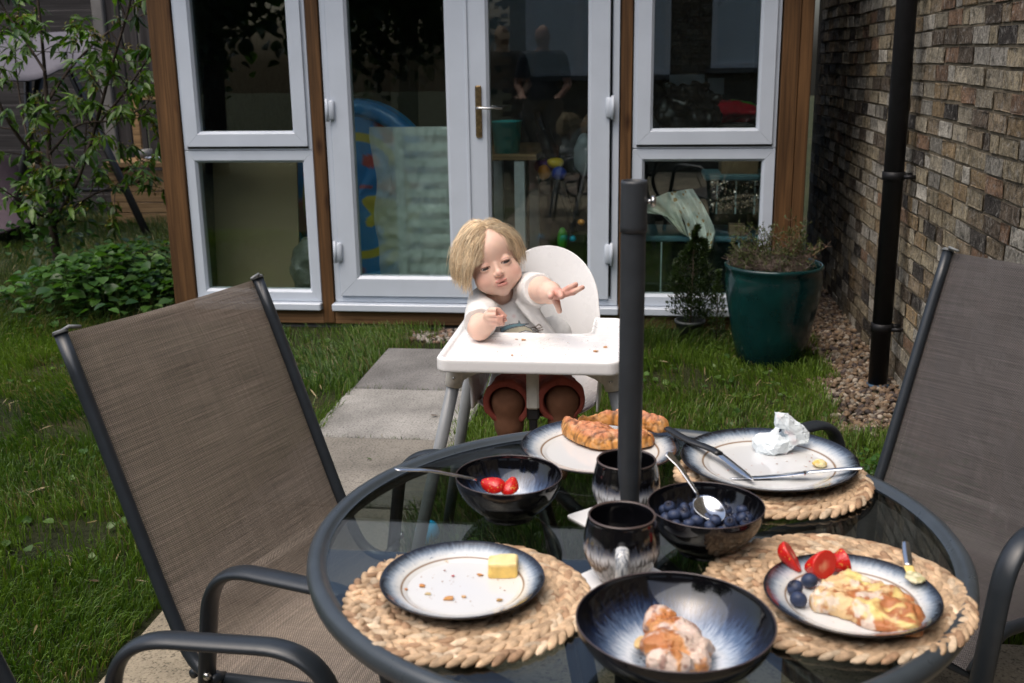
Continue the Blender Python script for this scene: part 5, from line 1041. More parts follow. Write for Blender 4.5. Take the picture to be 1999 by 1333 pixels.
eo = ell(m, (.0275, -.0795, -.0090), (.0144, .0120, .0039)); C = tint(C, (.07, .035, .028), ih*(1-ss(np.abs(eo-.0003), .0005, .0014))*np.where(q[:, 2] > -.0095, 1., .40))
C = tint(C, (.40, .22, .17), ih*.5*(1-ss(np.abs(ell(m, (.0275, -.079, -.0055), (.0125, .011, .0068))), .0004, .0018))*(q[:, 2] > -.004))
br = np.abs(cap(m, (.015, -.080, .0105), (.040, -.070, .0105), .0006, .0004)); C = tint(C, (.36, .23, .14), ih*.62*(1-ss(br, .0006, .0034))*ss(fbm(PV, 300, 2, 2), .3, .6))
for hc, r in ((HRt(1100, 574, -.01), .040), (HL(975, 620), .030)): C = tint(C, (.50, .19, .15), .55*(1-ss(np.linalg.norm(PV-hc, axis=1), r*.5, r*1.1)))
for hc in (HRt(1075, 580, -.036), HRt(1096, 579, -.038), HRt(1124, 555, -.014), HRt(1137, 561, -.018), HRt(1092, 607, -.006), HL(987, 624, -.014)): C = tint(C, (.34, .05, .05), .55*(1-ss(np.linalg.norm(PV-hc, axis=1), .003, .010)))
PERS = mk('person', PV, PF, M['skin'], None, loc=KID, col=C)
tag(PERS, 'blond toddler in white t-shirt and rust shorts reaching out from the high chair', 'person')
# eyes
ge = np.array([.30, -1., -.62]); ge /= np.linalg.norm(ge)
for e in EY:
    V, Fs = lathe([(.0130*math.sin(a), .0130*math.cos(a)) for a in np.linspace(0.001, PI-.001, 28)], 32); Z = ge; X = np.cross((0, 0, 1.), Z); X /= np.linalg.norm(X); Y_ = np.cross(Z, X); V = V@np.stack([X, Y_, Z]); V2 = V+np.array(e); an = np.arccos(np.clip(V@ge/.0130, -1, 1))
    c = np.tile((.50, .46, .45), (len(V), 1)); c[an < .86] = (.050, .040, .038); c[an < .42] = (.004, .004, .004); mk('eye', frH(V2), [f[::-1] for f in Fs], vcol('eye_surface', .08, .5, 0, 10, 0), PERS, col=c)
# hair
cc_, cr_ = np.array([0, .012, .018]), np.array([.068, .084, .074])
PX = .014
def hairline(x, y): return .050-.030*((x-PX)/.05)**2 if y < 0 else -1
def fcap(p):
    q = toH(p); d = ell(q, cc_, cr_+.0012); fr = .074-np.where(q[..., 0] > PX, 1.0, 1.9)*np.abs(q[..., 0]-PX); face = np.maximum(q[..., 1]+.022+0*fr, q[..., 2]-np.maximum(fr, -.012)); d = smax(d, -face, .006); return smax(d, -(q[..., 2]+.045), .01)
V, Fs = nets(fcap, HO-.12, HO+.12, .003, 10, 1.5); V = lapl(V, Fs, 2); mk('hair_cap', V, Fs, M['hair'], PERS, col=np.tile((.56, .41, .25), (len(V), 1))*(.8+.4*fbm(V, 80, 2)[:, None]))
GW = HR.T@np.array([0, 0, -1.]); S = []; SCl = []; RS2 = np.random.RandomState(5); n = 0
while n < 9000:
    u = RS2.randn(3); u /= np.linalg.norm(u); p = cc_+u*(cr_+.001)
    if p[2] < -.030: continue
    fr = .075-(1.0 if p[0] > PX else 1.9)*abs(p[0]-PX)
    if p[1] < -.020 and p[2] < max(fr, -.005): continue
    if p[1] < -.0 and p[2] < -.01: continue
    side = 1 if p[0] > PX+RS2.randn()*.003 else -1; front = ss(np.array(-p[1]), .0, .07); fly = RS2.rand() < .10; off = RS2.uniform(.002, .007)+(0.002 if side < 0 else 0)+(RS2.uniform(.002, .008) if fly else 0)
    L = RS2.uniform(.11, .15); zm = (-.046 if side < 0 else -.030)+RS2.triangular(-.040, .000, .046)+(.25*(p[1]-.02) if side < 0 else 0); steps = 15; h = L/steps; cl = vnoise(p[None], 55., 3)[0]; cl2 = vnoise(p[None], 70., 9)[0]
    v = np.array([side*(.9 if side < 0 else .8), (-.42 if side < 0 else -.05)*front+.25*(1-front)+(cl-.5)*.5, .15]); v /= np.linalg.norm(v); P = [p.copy()]; w = RS2.randn(3)*(.38 if fly else .12)
    flick = RS2.rand() < (.55 if side < 0 else .20)
    for k in range(steps):
        t = k/steps; g = GW*.75+np.array([0, .04, -.35]); 
        if flick and t > .50 and p[2] < -.015: g = GW+np.array([side*.7, .2*w[1], .4*w[2]])
        if p[1] < -.02 and p[2] < .045 and abs(p[0]) < .060: g = g+np.array([side*(.62 if side < 0 else .30), .40, .05])*min(1., (.045-p[2])/.04)
        v = v*(.80)+g*.26*(1+1.2*t)+w*.07+np.array([side*.06*(cl2-.5), (cl-.5)*.12, 0]); v /= np.linalg.norm(v); p = p+v*h
        kk = np.linalg.norm((p-cc_)/(cr_+off*(1-.3*t)))
        if kk < 1: p = cc_+(p-cc_)/kk
        mm = np.array([abs(p[0]), p[1], p[2]]); fc = np.linalg.norm((mm-np.array([.0, -.012, -.028]))/(np.array([.061, .065, .060])+.004))
        if fc < 1: p = np.array([0, -.012, -.028])+(p-np.array([0, -.012, -.028]))/fc
        if p[2] < zm+1.1*max(0., abs(p[0])-.068) or (p[1] < -.034 and p[2] < .004 and abs(p[0]) < .054): p = P[-1]+(p-P[-1])*.02; zm = 9.
        P.append(p.copy())
    P = np.array(P); e = P[-1]
    S.append(P); b = .84+.48*RS2.rand()+.75*(cl-.5); q_ = RS2.rand(); c = np.array((.74, .58, .38)) if q_ < .5 else (np.array((.42, .28, .16)) if q_ < .68 else np.array((.90, .76, .54))); SCl.append(c*b); n += 1
S = np.array(S); N_, K_ = S.shape[:2]; T = np.gradient(S, axis=1); T /= np.linalg.norm(T, axis=2)[..., None]+1e-9; A_ = np.cross(T, np.array([.3, .2, 1.])); A_ /= np.linalg.norm(A_, axis=2)[..., None]+1e-9; B_ = np.cross(T, A_)
rad = (np.array([.00042]*K_)*np.linspace(1, .22, K_))[None, :, None]; V = np.stack([S+rad*(A_*math.cos(a)+B_*math.sin(a)) for a in (0, 2.09, 4.19)], 2)
base = (np.arange(N_)*K_*3)[:, None, None]+(np.arange(K_-1)*3)[None, :, None]; k3 = np.arange(3)[None, None]; k4 = (k3+1) % 3; Fq = np.stack([base+k3, base+k4, base+3+k4, base+3+k3], -1).reshape(-1, 4)
mk('hair', frH(V.reshape(-1, 3)), Fq, M['hair'], PERS, col=np.repeat(np.array(SCl), K_*3, 0))
# shirt
def fold(p): return .0035*(np.abs(fbm(p*np.array([1.3, 1, .55]), 26, 4, 2)-.5))*2+.0022*(fbm(p, 60, 8, 2)-.5)
NK = Cp(976, 578, 2.66)
SLl, SLr = Cp(945, 592, 2.67)+(ELb-Cp(945, 592, 2.67))*.80, Cp(1053, 565, 2.578)
def fshirt(p):
    d = ell(p, Cp(988, 625, 2.69), (.080, .064, .066)); d = smin(d, ell(p, Cp(962, 596, 2.69), (.050, .046, .032)), .02); d = smin(d, ell(p, Cp(1018, 583, 2.70), (.050, .045, .034)), .02); d = smin(d, ell(p, Cp(1038, 690, 2.675), (.092, .075, .085)), .035); d = smin(d, ell(p, Cp(1082, 668, 2.69), (.050, .055, .070)), .02)
    d = smin(d, cap(p, Cp(945, 592, 2.67), SLl, .044, .0400), .012); d = smin(d, cap(p, Cp(1030, 565, 2.69), SLr, .046, .0405), .012)
    a = Cp(1026, 560, 2.72); rid = cap(p, Cp(1030, 585, 2.625), Cp(1080, 652, 2.60), .010, .007); d = smin(d, rid, .016); d = smin(d, cap(p, Cp(1010, 590, 2.625), Cp(1065, 655, 2.598), .006, .005), .014)
    d = d-fold(p)
    neck = cap(p, NK+(0, -.03, .03), NK+(0, .02, -.0), .038, .032); d = smax(d, -neck, .004); d = smax(d, .60-p[..., 2], .004)
    u = (SLr-Cp(1030, 563, 2.69)); u /= np.linalg.norm(u); d = smax(d, np.where(np.linalg.norm(p-SLr, axis=-1) < .075, (p-SLr)@u, -1), .004)
    u = (SLl-Cp(945, 592, 2.67)); u /= np.linalg.norm(u); d = smax(d, np.where(np.linalg.norm(p-SLl, axis=-1) < .08, (p-SLl)@u-.004, -1), .003)
    d = smax(d, -(fbody(p)-.0012) if False else d*0-1, .001); return d
SV, SF = nets(fshirt, (-.46, 2.5, .59), (-.05, 2.80, 1.02), .0018, 10, 1.5); SV = lapl(SV, SF, 1)
c = np.tile((.70, .70, .685), (len(SV), 1)); n_ = fbm(SV, 210, 3, 2); c *= (1+.10*(n_-.5))[:, None]
sx, sy = pj(SV[0]); v_ = SV-CP; zz = v_@Fv; sx = 999.5+FPX*(v_@Rv)/zz; sy = 666.5-FPX*(v_@Uv)/zz; fr_ok = SV[:, 1] < 2.66
def pl_d(P):
    P = np.array(P, float); d = np.full(len(sx), 99.); p = np.stack([sx, sy], -1)
    for i in range(len(P)-1):
        a, b = P[i], P[i+1]; t = np.clip(((p-a)@(b-a))/((b-a)@(b-a)), 0, 1); d = np.minimum(d, np.linalg.norm(p-a-t[:, None]*(b-a), axis=1))
    return d
def inpoly(P):
    P = np.array(P, float); r = np.zeros(len(sx), bool)
    for i in range(len(P)):
        x1, y1 = P[i-1]; x2, y2 = P[i]; r ^= ((y1 > sy) != (y2 > sy)) & (sx < (x2-x1)*(sy-y1)/(y2-y1+1e-9)+x1)
    return r
back = [(977, 641), (990, 635), (1004, 632), (1012, 631), (1013, 626), (1016, 632), (1032, 632), (1020, 636), (1000, 639), (985, 645), (978, 650)]; belly = [(980, 650), (990, 643), (1008, 638), (1024, 636), (1036, 641), (1048, 652), (1040, 659), (1010, 659), (990, 657)]; pal = [(1010, 659), (1012, 650), (1026, 645), (1040, 648), (1046, 655), (1030, 659)]
for P, cl in ((back, (.20, .36, .42)), (belly, (.58, .55, .42)), (pal, (.66, .66, .66))):
    k = inpoly(P) & fr_ok; c[k] = cl; e = (pl_d(P+[P[0]]) < .8) & fr_ok; c[e] = (.16, .17, .19)
an_ = [(1036, 640), (1044, 639), (1052, 633), (1056, 636)], [(1044, 639), (1052, 645), (1060, 643)], [(1050, 645), (1052, 654)], [(1046, 642), (1054, 640), (1058, 638)], [(1042, 643), (1048, 648)]
for P in an_: e = (pl_d(P) < 1.3) & fr_ok; c[e] = (.22, .19, .17)
c = tint(c, (.60, .38, .38), .45*(1-ss(np.hypot(sx-1003, sy-617), 1, 6))*fr_ok)
mk('t_shirt', SV, SF, M['cloth'], PERS, col=c)
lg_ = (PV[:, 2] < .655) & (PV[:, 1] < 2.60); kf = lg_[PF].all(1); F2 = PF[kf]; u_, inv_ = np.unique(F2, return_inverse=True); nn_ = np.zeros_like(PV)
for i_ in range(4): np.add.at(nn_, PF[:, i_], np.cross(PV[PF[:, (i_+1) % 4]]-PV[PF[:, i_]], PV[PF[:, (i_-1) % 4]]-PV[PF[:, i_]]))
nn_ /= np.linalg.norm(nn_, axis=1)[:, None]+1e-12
mk('leg_shade_shell', PV[u_]+nn_[u_]*.0016, inv_.reshape(F2.shape), M['cloth'], PERS, col=np.tile((.20, .095, .055), (len(u_), 1))*(.8+.4*fbm(PV[u_], 60, 2))[:, None])  # brown shell over the bare legs, its colour stands in for shade under the tray
def fshorts(p):
    d = ell(p, Cp(1045, 755, 2.66), (.094, .080, .060))
    for K, hp, s in ((LK, Cp(1010, 762, 2.62), -1), (RK, Cp(1080, 762, 2.62), 1)):
        e_ = K+np.array([0, -.010, .004]); dn = (e_-hp); dn /= np.linalg.norm(dn); t = cap(p, hp, e_+np.array([0, -.01, .0]), .056, .054); t = smax(t, np.where(np.linalg.norm(p-e_, axis=-1) < .10, (p-e_)@dn-.012+.35*(p[..., 2]-e_[2])*-1, -1), .004)
        d = smin(d, t, .014); hem = np.abs((p-e_)@dn-.004+.35*(p[..., 2]-e_[2])*-1)-.010; d = smin(d, smax(cap(p, hp, e_+np.array([0, -.02, 0]), .0555, .0545), hem, .004), .003)
    d = d-.010*np.abs(fbm(p*np.array([1.4, 1, .6]), 30, 6, 2)-.5)*2
    inner = np.minimum(cap(p, LK+(0, .06, 0), LK+(0, -.06, -.0), .0435, .0435), cap(p, RK+(0, .06, 0), RK+(0, -.06, 0), .0435, .0435)); return smax(d, -inner, .004)
V, Fs = nets(fshorts, (-.48, 2.33, .46), (-.04, 2.8, .74), .0025, 10, 1.6); V = lapl(V, Fs, 1); mk('shorts', V, Fs, M['cloth'], PERS, col=np.tile((.30, .075, .055), (len(V), 1)))
# ================================================================ the man reflected in the glass
mx, my = -1.12, -.72; H_ = 1.0
def fman(p):
    q = p-np.array([mx, my, 0]); d = ell(q, (0, 0, 1.62), (.078, .098, .115)); d = smin(d, cap(q, (0, 0, 1.44), (0, 0, 1.54), .065, .055), .02); d = smin(d, ell(q, (0, -.02, 1.28), (.20, .12, .20)), .05); d = smin(d, ell(q, (0, 0, 1.02), (.17, .13, .16)), .06); d = smin(d, cap(q, (-.17, 0, 1.40), (.17, 0, 1.40), .07, .07), .03)
    for s in (-1, 1):
        d = smin(d, chain(q, [(s*.20, 0, 1.38), (s*.27, .02, 1.12), (s*.20, .20, 1.02)], [.055, .042, .032]), .02); d = smin(d, ell(q, (s*.18, .25, 1.01), (.035, .06, .025)), .02); d = smin(d, chain(q, [(s*.10, 0, .92), (s*.11, .01, .50), (s*.11, -.02, .08)], [.095, .065, .042]), .03); d = smin(d, cap(q, (s*.11, -.03, .045), (s*.12, .15, .035), .04, .035), .02)
    for s in (-1, 1):
        for k in range(4): d = smin(d, cap(q, (s*.18+(k-1.5)*.018, .28, 1.005), (s*.18+(k-1.5)*.019, .335, .985+.004*k), .010, .008), .004)
        d = smin(d, cap(q, (s*.15, .25, 1.01), (s*.135, .29, 1.015), .012, .010), .004)
    d = smin(d, sph(q, (0, .10, 1.60), .014), .01); return d
V, Fs = nets(fman, (mx-.42, my-.32, -.01), (mx+.42, my+.45, 1.78), .014, 8, 1.6); z = V[:, 2]; qx = np.abs(V[:, 0]-mx)
man = mk('person', V, Fs, M['skinplain'], None, loc=(mx, my, 0)); tag(man, 'standing bald man in dark t-shirt and sand shorts, reflected in the right door glass', 'person')
def sub(mask, name, mat, ex):
    k = mask[Fs].all(1); F2 = Fs[k]; u, inv = np.unique(F2, return_inverse=True); me_n = np.zeros_like(V); 
    for i in range(4): a = V[Fs[:, i]]; b = V[Fs[:, (i+1) % 4]]; d_ = V[Fs[:, (i-1) % 4]]; nn = np.cross(b-a, d_-a); np.add.at(me_n, Fs[:, i], nn)
    me_n /= np.linalg.norm(me_n, axis=1)[:, None]+1e-9; mk(name, V[u]+me_n[u]*ex, inv.reshape(F2.shape), mat, man)
sub((z < 1.47) & (z > .96) & ((qx < .215) | (z > 1.2)) & (V[:, 1] < my+.14), 't_shirt', M['teeshirt'], .012); sub((z < .99) & (z > .50) & (V[:, 1] < my+.16) & (qx < .215), 'shorts', M['shortscloth'], .02)
# ================================================================ GRASS, GRAVEL, PLANTS
def blades(name, P, hgt, wid, seedv, col0, col1, lab, lean=.55, dry=.04):
    n = len(P); az = RS.uniform(0, 2*PI, n); ln = np.stack([fbm(P, 1.3, 3)-.5, fbm(P, 1.3, 19)-.5], -1)*3.2; dirx = np.stack([np.cos(az), np.sin(az)], -1)*RS.uniform(.1, lean, n)[:, None]+ln*.45
    h = hgt*RS.uniform(.5, 1.25, n)*(.55+.9*fbm(P, 2.6, 31)); w = wid*RS.uniform(.6, 1.3, n); sa = RS.uniform(0, 2*PI, n); S = np.stack([np.cos(sa), np.sin(sa), 0*sa], -1)*w[:, None]
    D = np.concatenate([dirx, np.zeros((n, 1))], 1)*h[:, None]; up = np.array([0, 0, 1.])*h[:, None]
    p0 = P; p1 = P+up*.45+D*.22; p2 = P+up*.80+D*.62; p3 = P+up*RS.uniform(.75, 1.0, n)[:, None]+D*1.15
    V = np.stack([p0-S*.5, p0+S*.5, p1-S*.5, p1+S*.5, p2-S*.36, p2+S*.36, p3-S*.06, p3+S*.06], 1).reshape(-1, 3); b = (np.arange(n)*8)[:, None]; F4 = np.concatenate([b+np.array([[0, 1, 3, 2]]), b+np.array([[2, 3, 5, 4]]), b+np.array([[4, 5, 7, 6]])], 0)
    t = np.clip(RS.rand(n)*.6+(fbm(P, 1.1, 5)-.35)*1.2, 0, 1)[:, None]; C = np.array(col0)*(1-t)+np.array(col1)*t; C *= RS.uniform(.7, 1.25, (n, 1)); dr = RS.rand(n) < dry+.10*(fbm(P, 1.7, 44) > .58); C[dr] = np.array((.19, .16, .07))*RS.uniform(.6, 1.2, (dr.sum(), 1))
    return tag(mk(name, V, F4, M['grass'], None, False, loc=(float(P[:, 0].mean()), float(P[:, 1].mean()), 0), col=np.repeat(C, 8, 0)), lab, 'grass', None, 'stuff')
def sample(n, x0, x1, y0, y1): return np.stack([RS.uniform(x0, x1, n), RS.uniform(y0, y1, n), np.zeros(n)], -1)
P = np.vstack([sample(190000, -4.4, 1.0, 2.40, 5.34), sample(44000, -2.6, -1.24, .9, 2.40), sample(2500, .98, 1.07, 1.4, 2.4)]); x, y = P[:, 0], P[:, 1]
edge = .045*(fbm(P, 7, 2)-.5)*2
sl = (x > -1.25+edge) & (x < -.69+edge-.10*((y > 3.67) & (y < 4.2))*fbm(P, 5, 8)) & (y < 4.93+edge)
gravel_m = (y > 2.4) & (x > .86-.10*(y < 4.6)+edge+.35*ss(4.15-y, 0, 1.0)*0+np.where(y < 3.9, .18, 0))
und = (y > 5.12) & (x > -1.05) & (x < -.55)
bare = ((np.hypot((x+1.42), (y-4.10)*.8) < .13+edge*1.5) | (np.hypot((x+1.05)*1.2, (y-5.12)) < .18+edge) | (fbm(P, 2.2, 71) < .355) | (np.hypot(x+2.2, (y-3.7)) < .16+edge*2) | (np.hypot(x+1.75, (y-2.75)) < .17+edge*3)) & (RS.rand(len(P)) < .84)
k = ~(sl | gravel_m | und | bare); P = P[k]; P = P[RS.rand(len(P)) < .55+.6*(fbm(P, 3.5, 61))]
blades('lawn_grass', P, .064, .0036, 1, (.020, .066, .006), (.135, .215, .022), 'ragged green lawn grass around the path, pot and high chair')
P = sample(36000, -6.5, -2.55, 5.0, 9.3); blades('rough_grass', P, .10, .0045, 2, (.020, .050, .008), (.085, .110, .025), 'longer rough grass at the back left beside the garden room', dry=.12)
P = sample(4200, -.60, .75, 5.02, 5.33); P = P[RS.rand(len(P)) < .6]; blades('edge_grass', P, .11, .003, 3, (.020, .050, .008), (.07, .12, .02), 'long grass tufts along the foot of the garden room')
P = np.vstack([sample(1500, -1.32, -1.20, 2.4, 3.5), sample(900, .93, 1.06, 1.6, 2.5)]); blades('patio_weeds', P, .05, .003, 4, (.02, .05, .008), (.06, .10, .02), 'short grass growing along the patio edge')
# clover like weeds by the gravel
def leaftemplate(l=1., w=.36, curl=.18, n=5):
    V = []; 
    for i in range(n+1):
        t = i/n; ww = w*math.sin(PI*min(1, t**.85*1.0))**.8*.5 if 0 < t < 1 else .006; z = -curl*t*t
        V += [(-ww, t*l, z+ww*.35), (0, t*l, z), (ww, t*l, z+ww*.35)]
    Fs = [(3*i, 3*i+1, 3*i+4, 3*i+3) for i in range(n)]+[(3*i+1, 3*i+2, 3*i+5, 3*i+4) for i in range(n)]; return np.array(V), Fs
def leaves(P, D, L, tmpl, cA, cB, roll=1.2):
    n = len(P); D = D/np.linalg.norm(D, axis=1)[:, None]; up = np.array([0, 0, 1.])+RS.randn(n, 3)*.35*roll; Mx = frameM(D, up)*L[:, None, None]; V, Fs = scatter(tmpl[0], tmpl[1], Mx, P); t = RS.rand(n, 1); C = (np.array(cA)*(1-t)+np.array(cB)*t)*RS.uniform(.75, 1.25, (n, 1)); return V, Fs, np.repeat(C, len(tmpl[0]), 0)
LT = leaftemplate(); BT = leaftemplate(1., .85, .12, 5)
n = 1500; P = np.stack([RS.normal(.86, .09, n), RS.uniform(2.55, 3.55, n), RS.uniform(.02, .10, n)], -1); D = np.stack([RS.randn(n), RS.randn(n), RS.uniform(-.1, .5, n)], -1); V, Fs, C = leaves(P, D, RS.uniform(.014, .028, n), BT, (.02, .07, .01), (.06, .14, .02)); tag(mk('clover', V, Fs, M['leaf'], None, loc=(.86, 3., 0), col=C), 'bright green clover between the lawn and the gravel', 'clover', None, 'stuff')
# gravel
def stones(name, P, s0, s1, lab, pal):
    b = np.array([(0, 0, 1), (.89, 0, .45), (.28, .85, .45), (-.72, .53, .45), (-.72, -.53, .45), (.28, -.85, .45), (.72, .53, -.45), (-.28, .85, -.45), (-.89, 0, -.45), (-.28, -.85, -.45), (.72, -.53, -.45), (0, 0, -1)]); f = [(0, 1, 2), (0, 2, 3), (0, 3, 4), (0, 4, 5), (0, 5, 1), (1, 6, 2), (2, 7, 3), (3, 8, 4), (4, 9, 5), (5, 10, 1), (6, 7, 2), (7, 8, 3), (8, 9, 4), (9, 10, 5), (10, 6, 1), (11, 7, 6), (11, 8, 7), (11, 9, 8), (11, 10, 9), (11, 6, 10)]
    # one loop-free subdivision for rounder pebbles
    V = list(map(tuple, b/np.linalg.norm(b, axis=1)[:, None])); ed = {}; F2 = []
    def mid(a, c):
        k = (min(a, c), max(a, c))
        if k not in ed: m_ = (np.array(V[a])+np.array(V[c])); m_ /= np.linalg.norm(m_); ed[k] = len(V); V.append(tuple(m_))
        return ed[k]
    for a, c, d in f: x, y, z = mid(a, c), mid(c, d), mid(d, a); F2 += [(a, x, z), (x, c, y), (z, y, d), (x, y, z)]
    n = len(P); sc = RS.uniform(s0, s1, n)[:, None]*np.stack([RS.uniform(.7, 1.3, n), RS.uniform(.6, 1.1, n), RS.uniform(.45, .8, n)], -1); R_ = rotm(RS.randn(n, 3), RS.rand(n)*1.2); R2 = rotm(np.tile([0, 0, 1.], (n, 1)), RS.rand(n)*6.3); Mx = R2@R_*sc[:, None, :]
    VV, FF = scatter(np.array(V), F2, Mx, P); VV += (vnoise(VV, 160.)[:, None]-.5)*.004; C = np.array(pal)[RS.randint(0, len(pal), n)]*RS.uniform(.6, 1.2, (n, 1)); return tag(mk(name, VV, FF, M['stone'], None, loc=tuple(P.mean(0)*[1, 1, 0]), col=np.repeat(C, len(V), 0)), lab, 'gravel', None, 'stuff')
gp = [(.17, .115, .07), (.13, .085, .055), (.22, .17, .12), (.10, .07, .05), (.19, .13, .08), (.065, .05, .045), (.28, .24, .19)]
P = sample(6800, .60, 1.075, 3.0, 6.9); e = .045*(fbm(P, 7, 2)-.5)*2; P = P[P[:, 0] > .81-.10*(P[:, 1] < 4.6)+e+np.where(P[:, 1] < 3.9, .14, 0)]; P[:, 2] = RS.uniform(.006, .022, len(P)); stones('gravel', P, .008, .017, 'brown pebble gravel strip between the lawn and the brick wall', gp)
P = sample(900, -1.25, -.45, 5.0, 5.35); P = P[(P[:, 1] > 5.12-.12*(P[:, 0] > -.95)) ]; P[:, 2] = RS.uniform(.004, .02, len(P)); stones('wood_chips', P, .010, .022, 'brown bark and stones at the end of the path below the doors', [(.12, .08, .055), (.2, .13, .09), (.08, .06, .05), (.28, .25, .22)])
# dead leaves on the slab / lawn
for px, py, r, lab in ((862, 811, .035, 'curled brown dead leaf on the pale path slab'), (203, 1135, .030, 'dry tan leaf lying on the lawn left of the left chair'), (730, 897, .02, 'small green sprig on the rough path slab')):
    p = atz(px, py, .034 if px > 300 else .045); V, Fs = leaftemplate(1, .42, -.25, 6); V = V*r@rz_(random.uniform(1., 2.2)).T+p-np.array([r*.4, 0, 0]); tag(mk('fallen_leaf', V, Fs, M['leaf'], None, loc=tuple(p), col=(.10, .06, .03) if px != 730 else (.05, .09, .02)), lab, 'leaf')
# teal ball
bp = atz(834, 1038, .06); V, Fs = nets(lambda p: sph(p, bp, .036)+.0006*np.cos((p[..., 2]-bp[2])*900), bp-.045, bp+.045, .003); tag(mk('ball', V, Fs, M['teal'], None, loc=(bp[0], bp[1], bp[2]-.036)), 'small bright blue ball on the grass seen through the glass table', 'ball')
# ---------------------------------------------------------------- teal pot with heather
pc = aty(1507, 600, 4.90); gx, gy = pc[0], 4.90; zr = aty(1507, 528, 4.72)[2]+.0; Rr = .5*abs(aty(1605, 540, 4.9)[0]-aty(1411, 540, 4.9)[0])
POT = thing('plant_pot', 'large teal glazed pot with wiry heather in front of the right window', 'plant pot', (gx, gy, 0))
V, Fs = lathe([(0, .0), (Rr*.60, .0), (Rr*.66, .01), (Rr*.80, zr*.30), (Rr*.95, zr*.68), (Rr*.985, zr*.88), (Rr*.96, zr*.945), (Rr*1.0, zr*.965), (Rr*1.0, zr*.99), (Rr*.97, zr), (Rr*.93, zr*.99), (Rr*.91, zr*.95), (Rr*.90, zr*.88)], 80, (gx, gy, 0)); mk('pot', V, [f[::-1] for f in Fs], M['potglaze'], POT)
V, Fs = lathe([(0, zr*.93), (Rr*.5, zr*.925), (Rr*.905, zr*.90)], 40, (gx, gy, 0)); V[:, 2] += (fbm(V, 40, 2)-.5)*.03; mk('compost', V, Fs, M['soil'], POT)
def bushy(nst, c, R, h, twigL, colt, colf, leafL, seed, up=.9, fol=.7):
    rs = np.random.RandomState(seed); mb = MB(); LP = []; LD = []; TP = []; TD = []
    for k in range(nst):
        a = rs.uniform(0, 2*PI); r = R*math.sqrt(rs.rand())*.8; p = np.array([c[0]+r*math.cos(a), c[1]+r*math.sin(a), c[2]]); d = np.array([math.cos(a)*.35*r/R, math.sin(a)*.35*r/R, up])+rs.randn(3)*.18; hh = h*rs.uniform(.45, 1.0)*(1-.3*r/R); P = [p]
        for i in range(5): d = d+rs.randn(3)*.22; d /= np.linalg.norm(d); P.append(P[-1]+d*hh/5)
        P = np.array(P); mb.tube(P, np.linspace(.0022, .0008, 6), 4, colt if rs.rand() < .6 else (.16, .13, .11), cap=False)
        for i in range(1, 6):
            for _ in range(4):
                dd = rs.randn(3)+np.array([0, 0, .8]); dd /= np.linalg.norm(dd); e = P[i]+dd*twigL*rs.uniform(.5, 1.2); mb.tube([P[i], (P[i]+e)/2+rs.randn(3)*.003, e], [.0009, .0007, .0004], 3, colt, cap=False)
                if rs.rand() < fol*(P[i][2]-c[2]+.03)/h*1.6:
                    for t in np.linspace(.2, 1, 7): LP.append(P[i]*(1-t)+e*t); LD.append(dd+rs.randn(3)*.8)
    return mb, np.array(LP), np.array(LD)
for nm, cx_, h_, R_, n_, fo, sd_, ct in (('heather', gx-.02, .13, Rr*.88, 150, .18, 3, (.16, .12, .10)), ('heather', gx-.075, .27, .06, 20, 1.0, 4, (.11, .07, .05)), ('heather', gx+.06, .29, .08, 26, .8, 5, (.19, .11, .07))):
    mb, LP, LD = bushy(n_, (cx_, gy, zr*.92), R_, h_, .035, ct, None, .01, sd_, fol=fo); hs = mb.build(nm, M['plainv'], POT)
    if len(LP): V, Fs, C = leaves(LP, LD, RS.uniform(.008, .016, len(LP)), LT, (.035, .055, .018), (.09, .12, .03)); mk('foliage', V, Fs, M['leaf'], hs, col=C)
# conifer in small pot
gp_ = atz(1343, 655, .0); sp_ = (gp_[0], min(gp_[1], 5.20), 0); SP = thing('potted_conifer', 'small dark conifer in a black plastic pot below the right window', 'potted plant', sp_)
V, Fs = lathe([(0, .0), (.052, 0), (.070, .115), (.076, .116), (.076, .130), (.068, .130), (.066, .10), (0, .10)], 36, sp_); mk('pot', V, Fs, simple('matt_black_pot', (.03, .035, .035), .5), SP)
def conifer(c, h, R, n, sd, lean=0):
    rs = np.random.RandomState(sd); t = rs.rand(n)**.85; a = rs.uniform(0, 2*PI, n); rr = R*(np.sin(np.clip(t*1.05+.08, 0, 1)*PI)**.6)*(.35+.65*rs.rand(n)**.5)*(1.05-.75*t)*1.5; P = np.stack([c[0]+rr*np.cos(a)+lean*t, c[1]+rr*np.sin(a), c[2]+h*t], -1); D = np.stack([np.cos(a)*.8, np.sin(a)*.8, .9+0*a], -1)+rs.randn(n, 3)*.5; return P, D
P, D = conifer((sp_[0], sp_[1], .12), .46, .085, 6500, 3, .01); P = P+(fbm(P, 16, 5, 2)[:, None]-.5)*.16*np.array([1, 1, .5]); V, Fs, C = leaves(P, D, RS.uniform(.014, .028, len(P)), leaftemplate(1, .26, .05, 3), (.008, .022, .006), (.035, .06, .014)); cn = mk('foliage', V, Fs, M['leaf'], SP, col=C)
mb = MB(); mb.tube([(sp_[0], sp_[1], .1), (sp_[0]+.006, sp_[1], .3), (sp_[0]+.01, sp_[1], .58)], [.006, .004, .002], 6, (.1, .07, .05))
for k in range(60): i = random.randrange(len(P)); q = P[i]; mb.tube([(sp_[0]+.008*(q[2]-.1)/.5, sp_[1], q[2]-.03), tuple(q)], [.0015, .0006], 3, (.09, .065, .05), cap=False)
mb.build('stem', M['plainv'], SP)
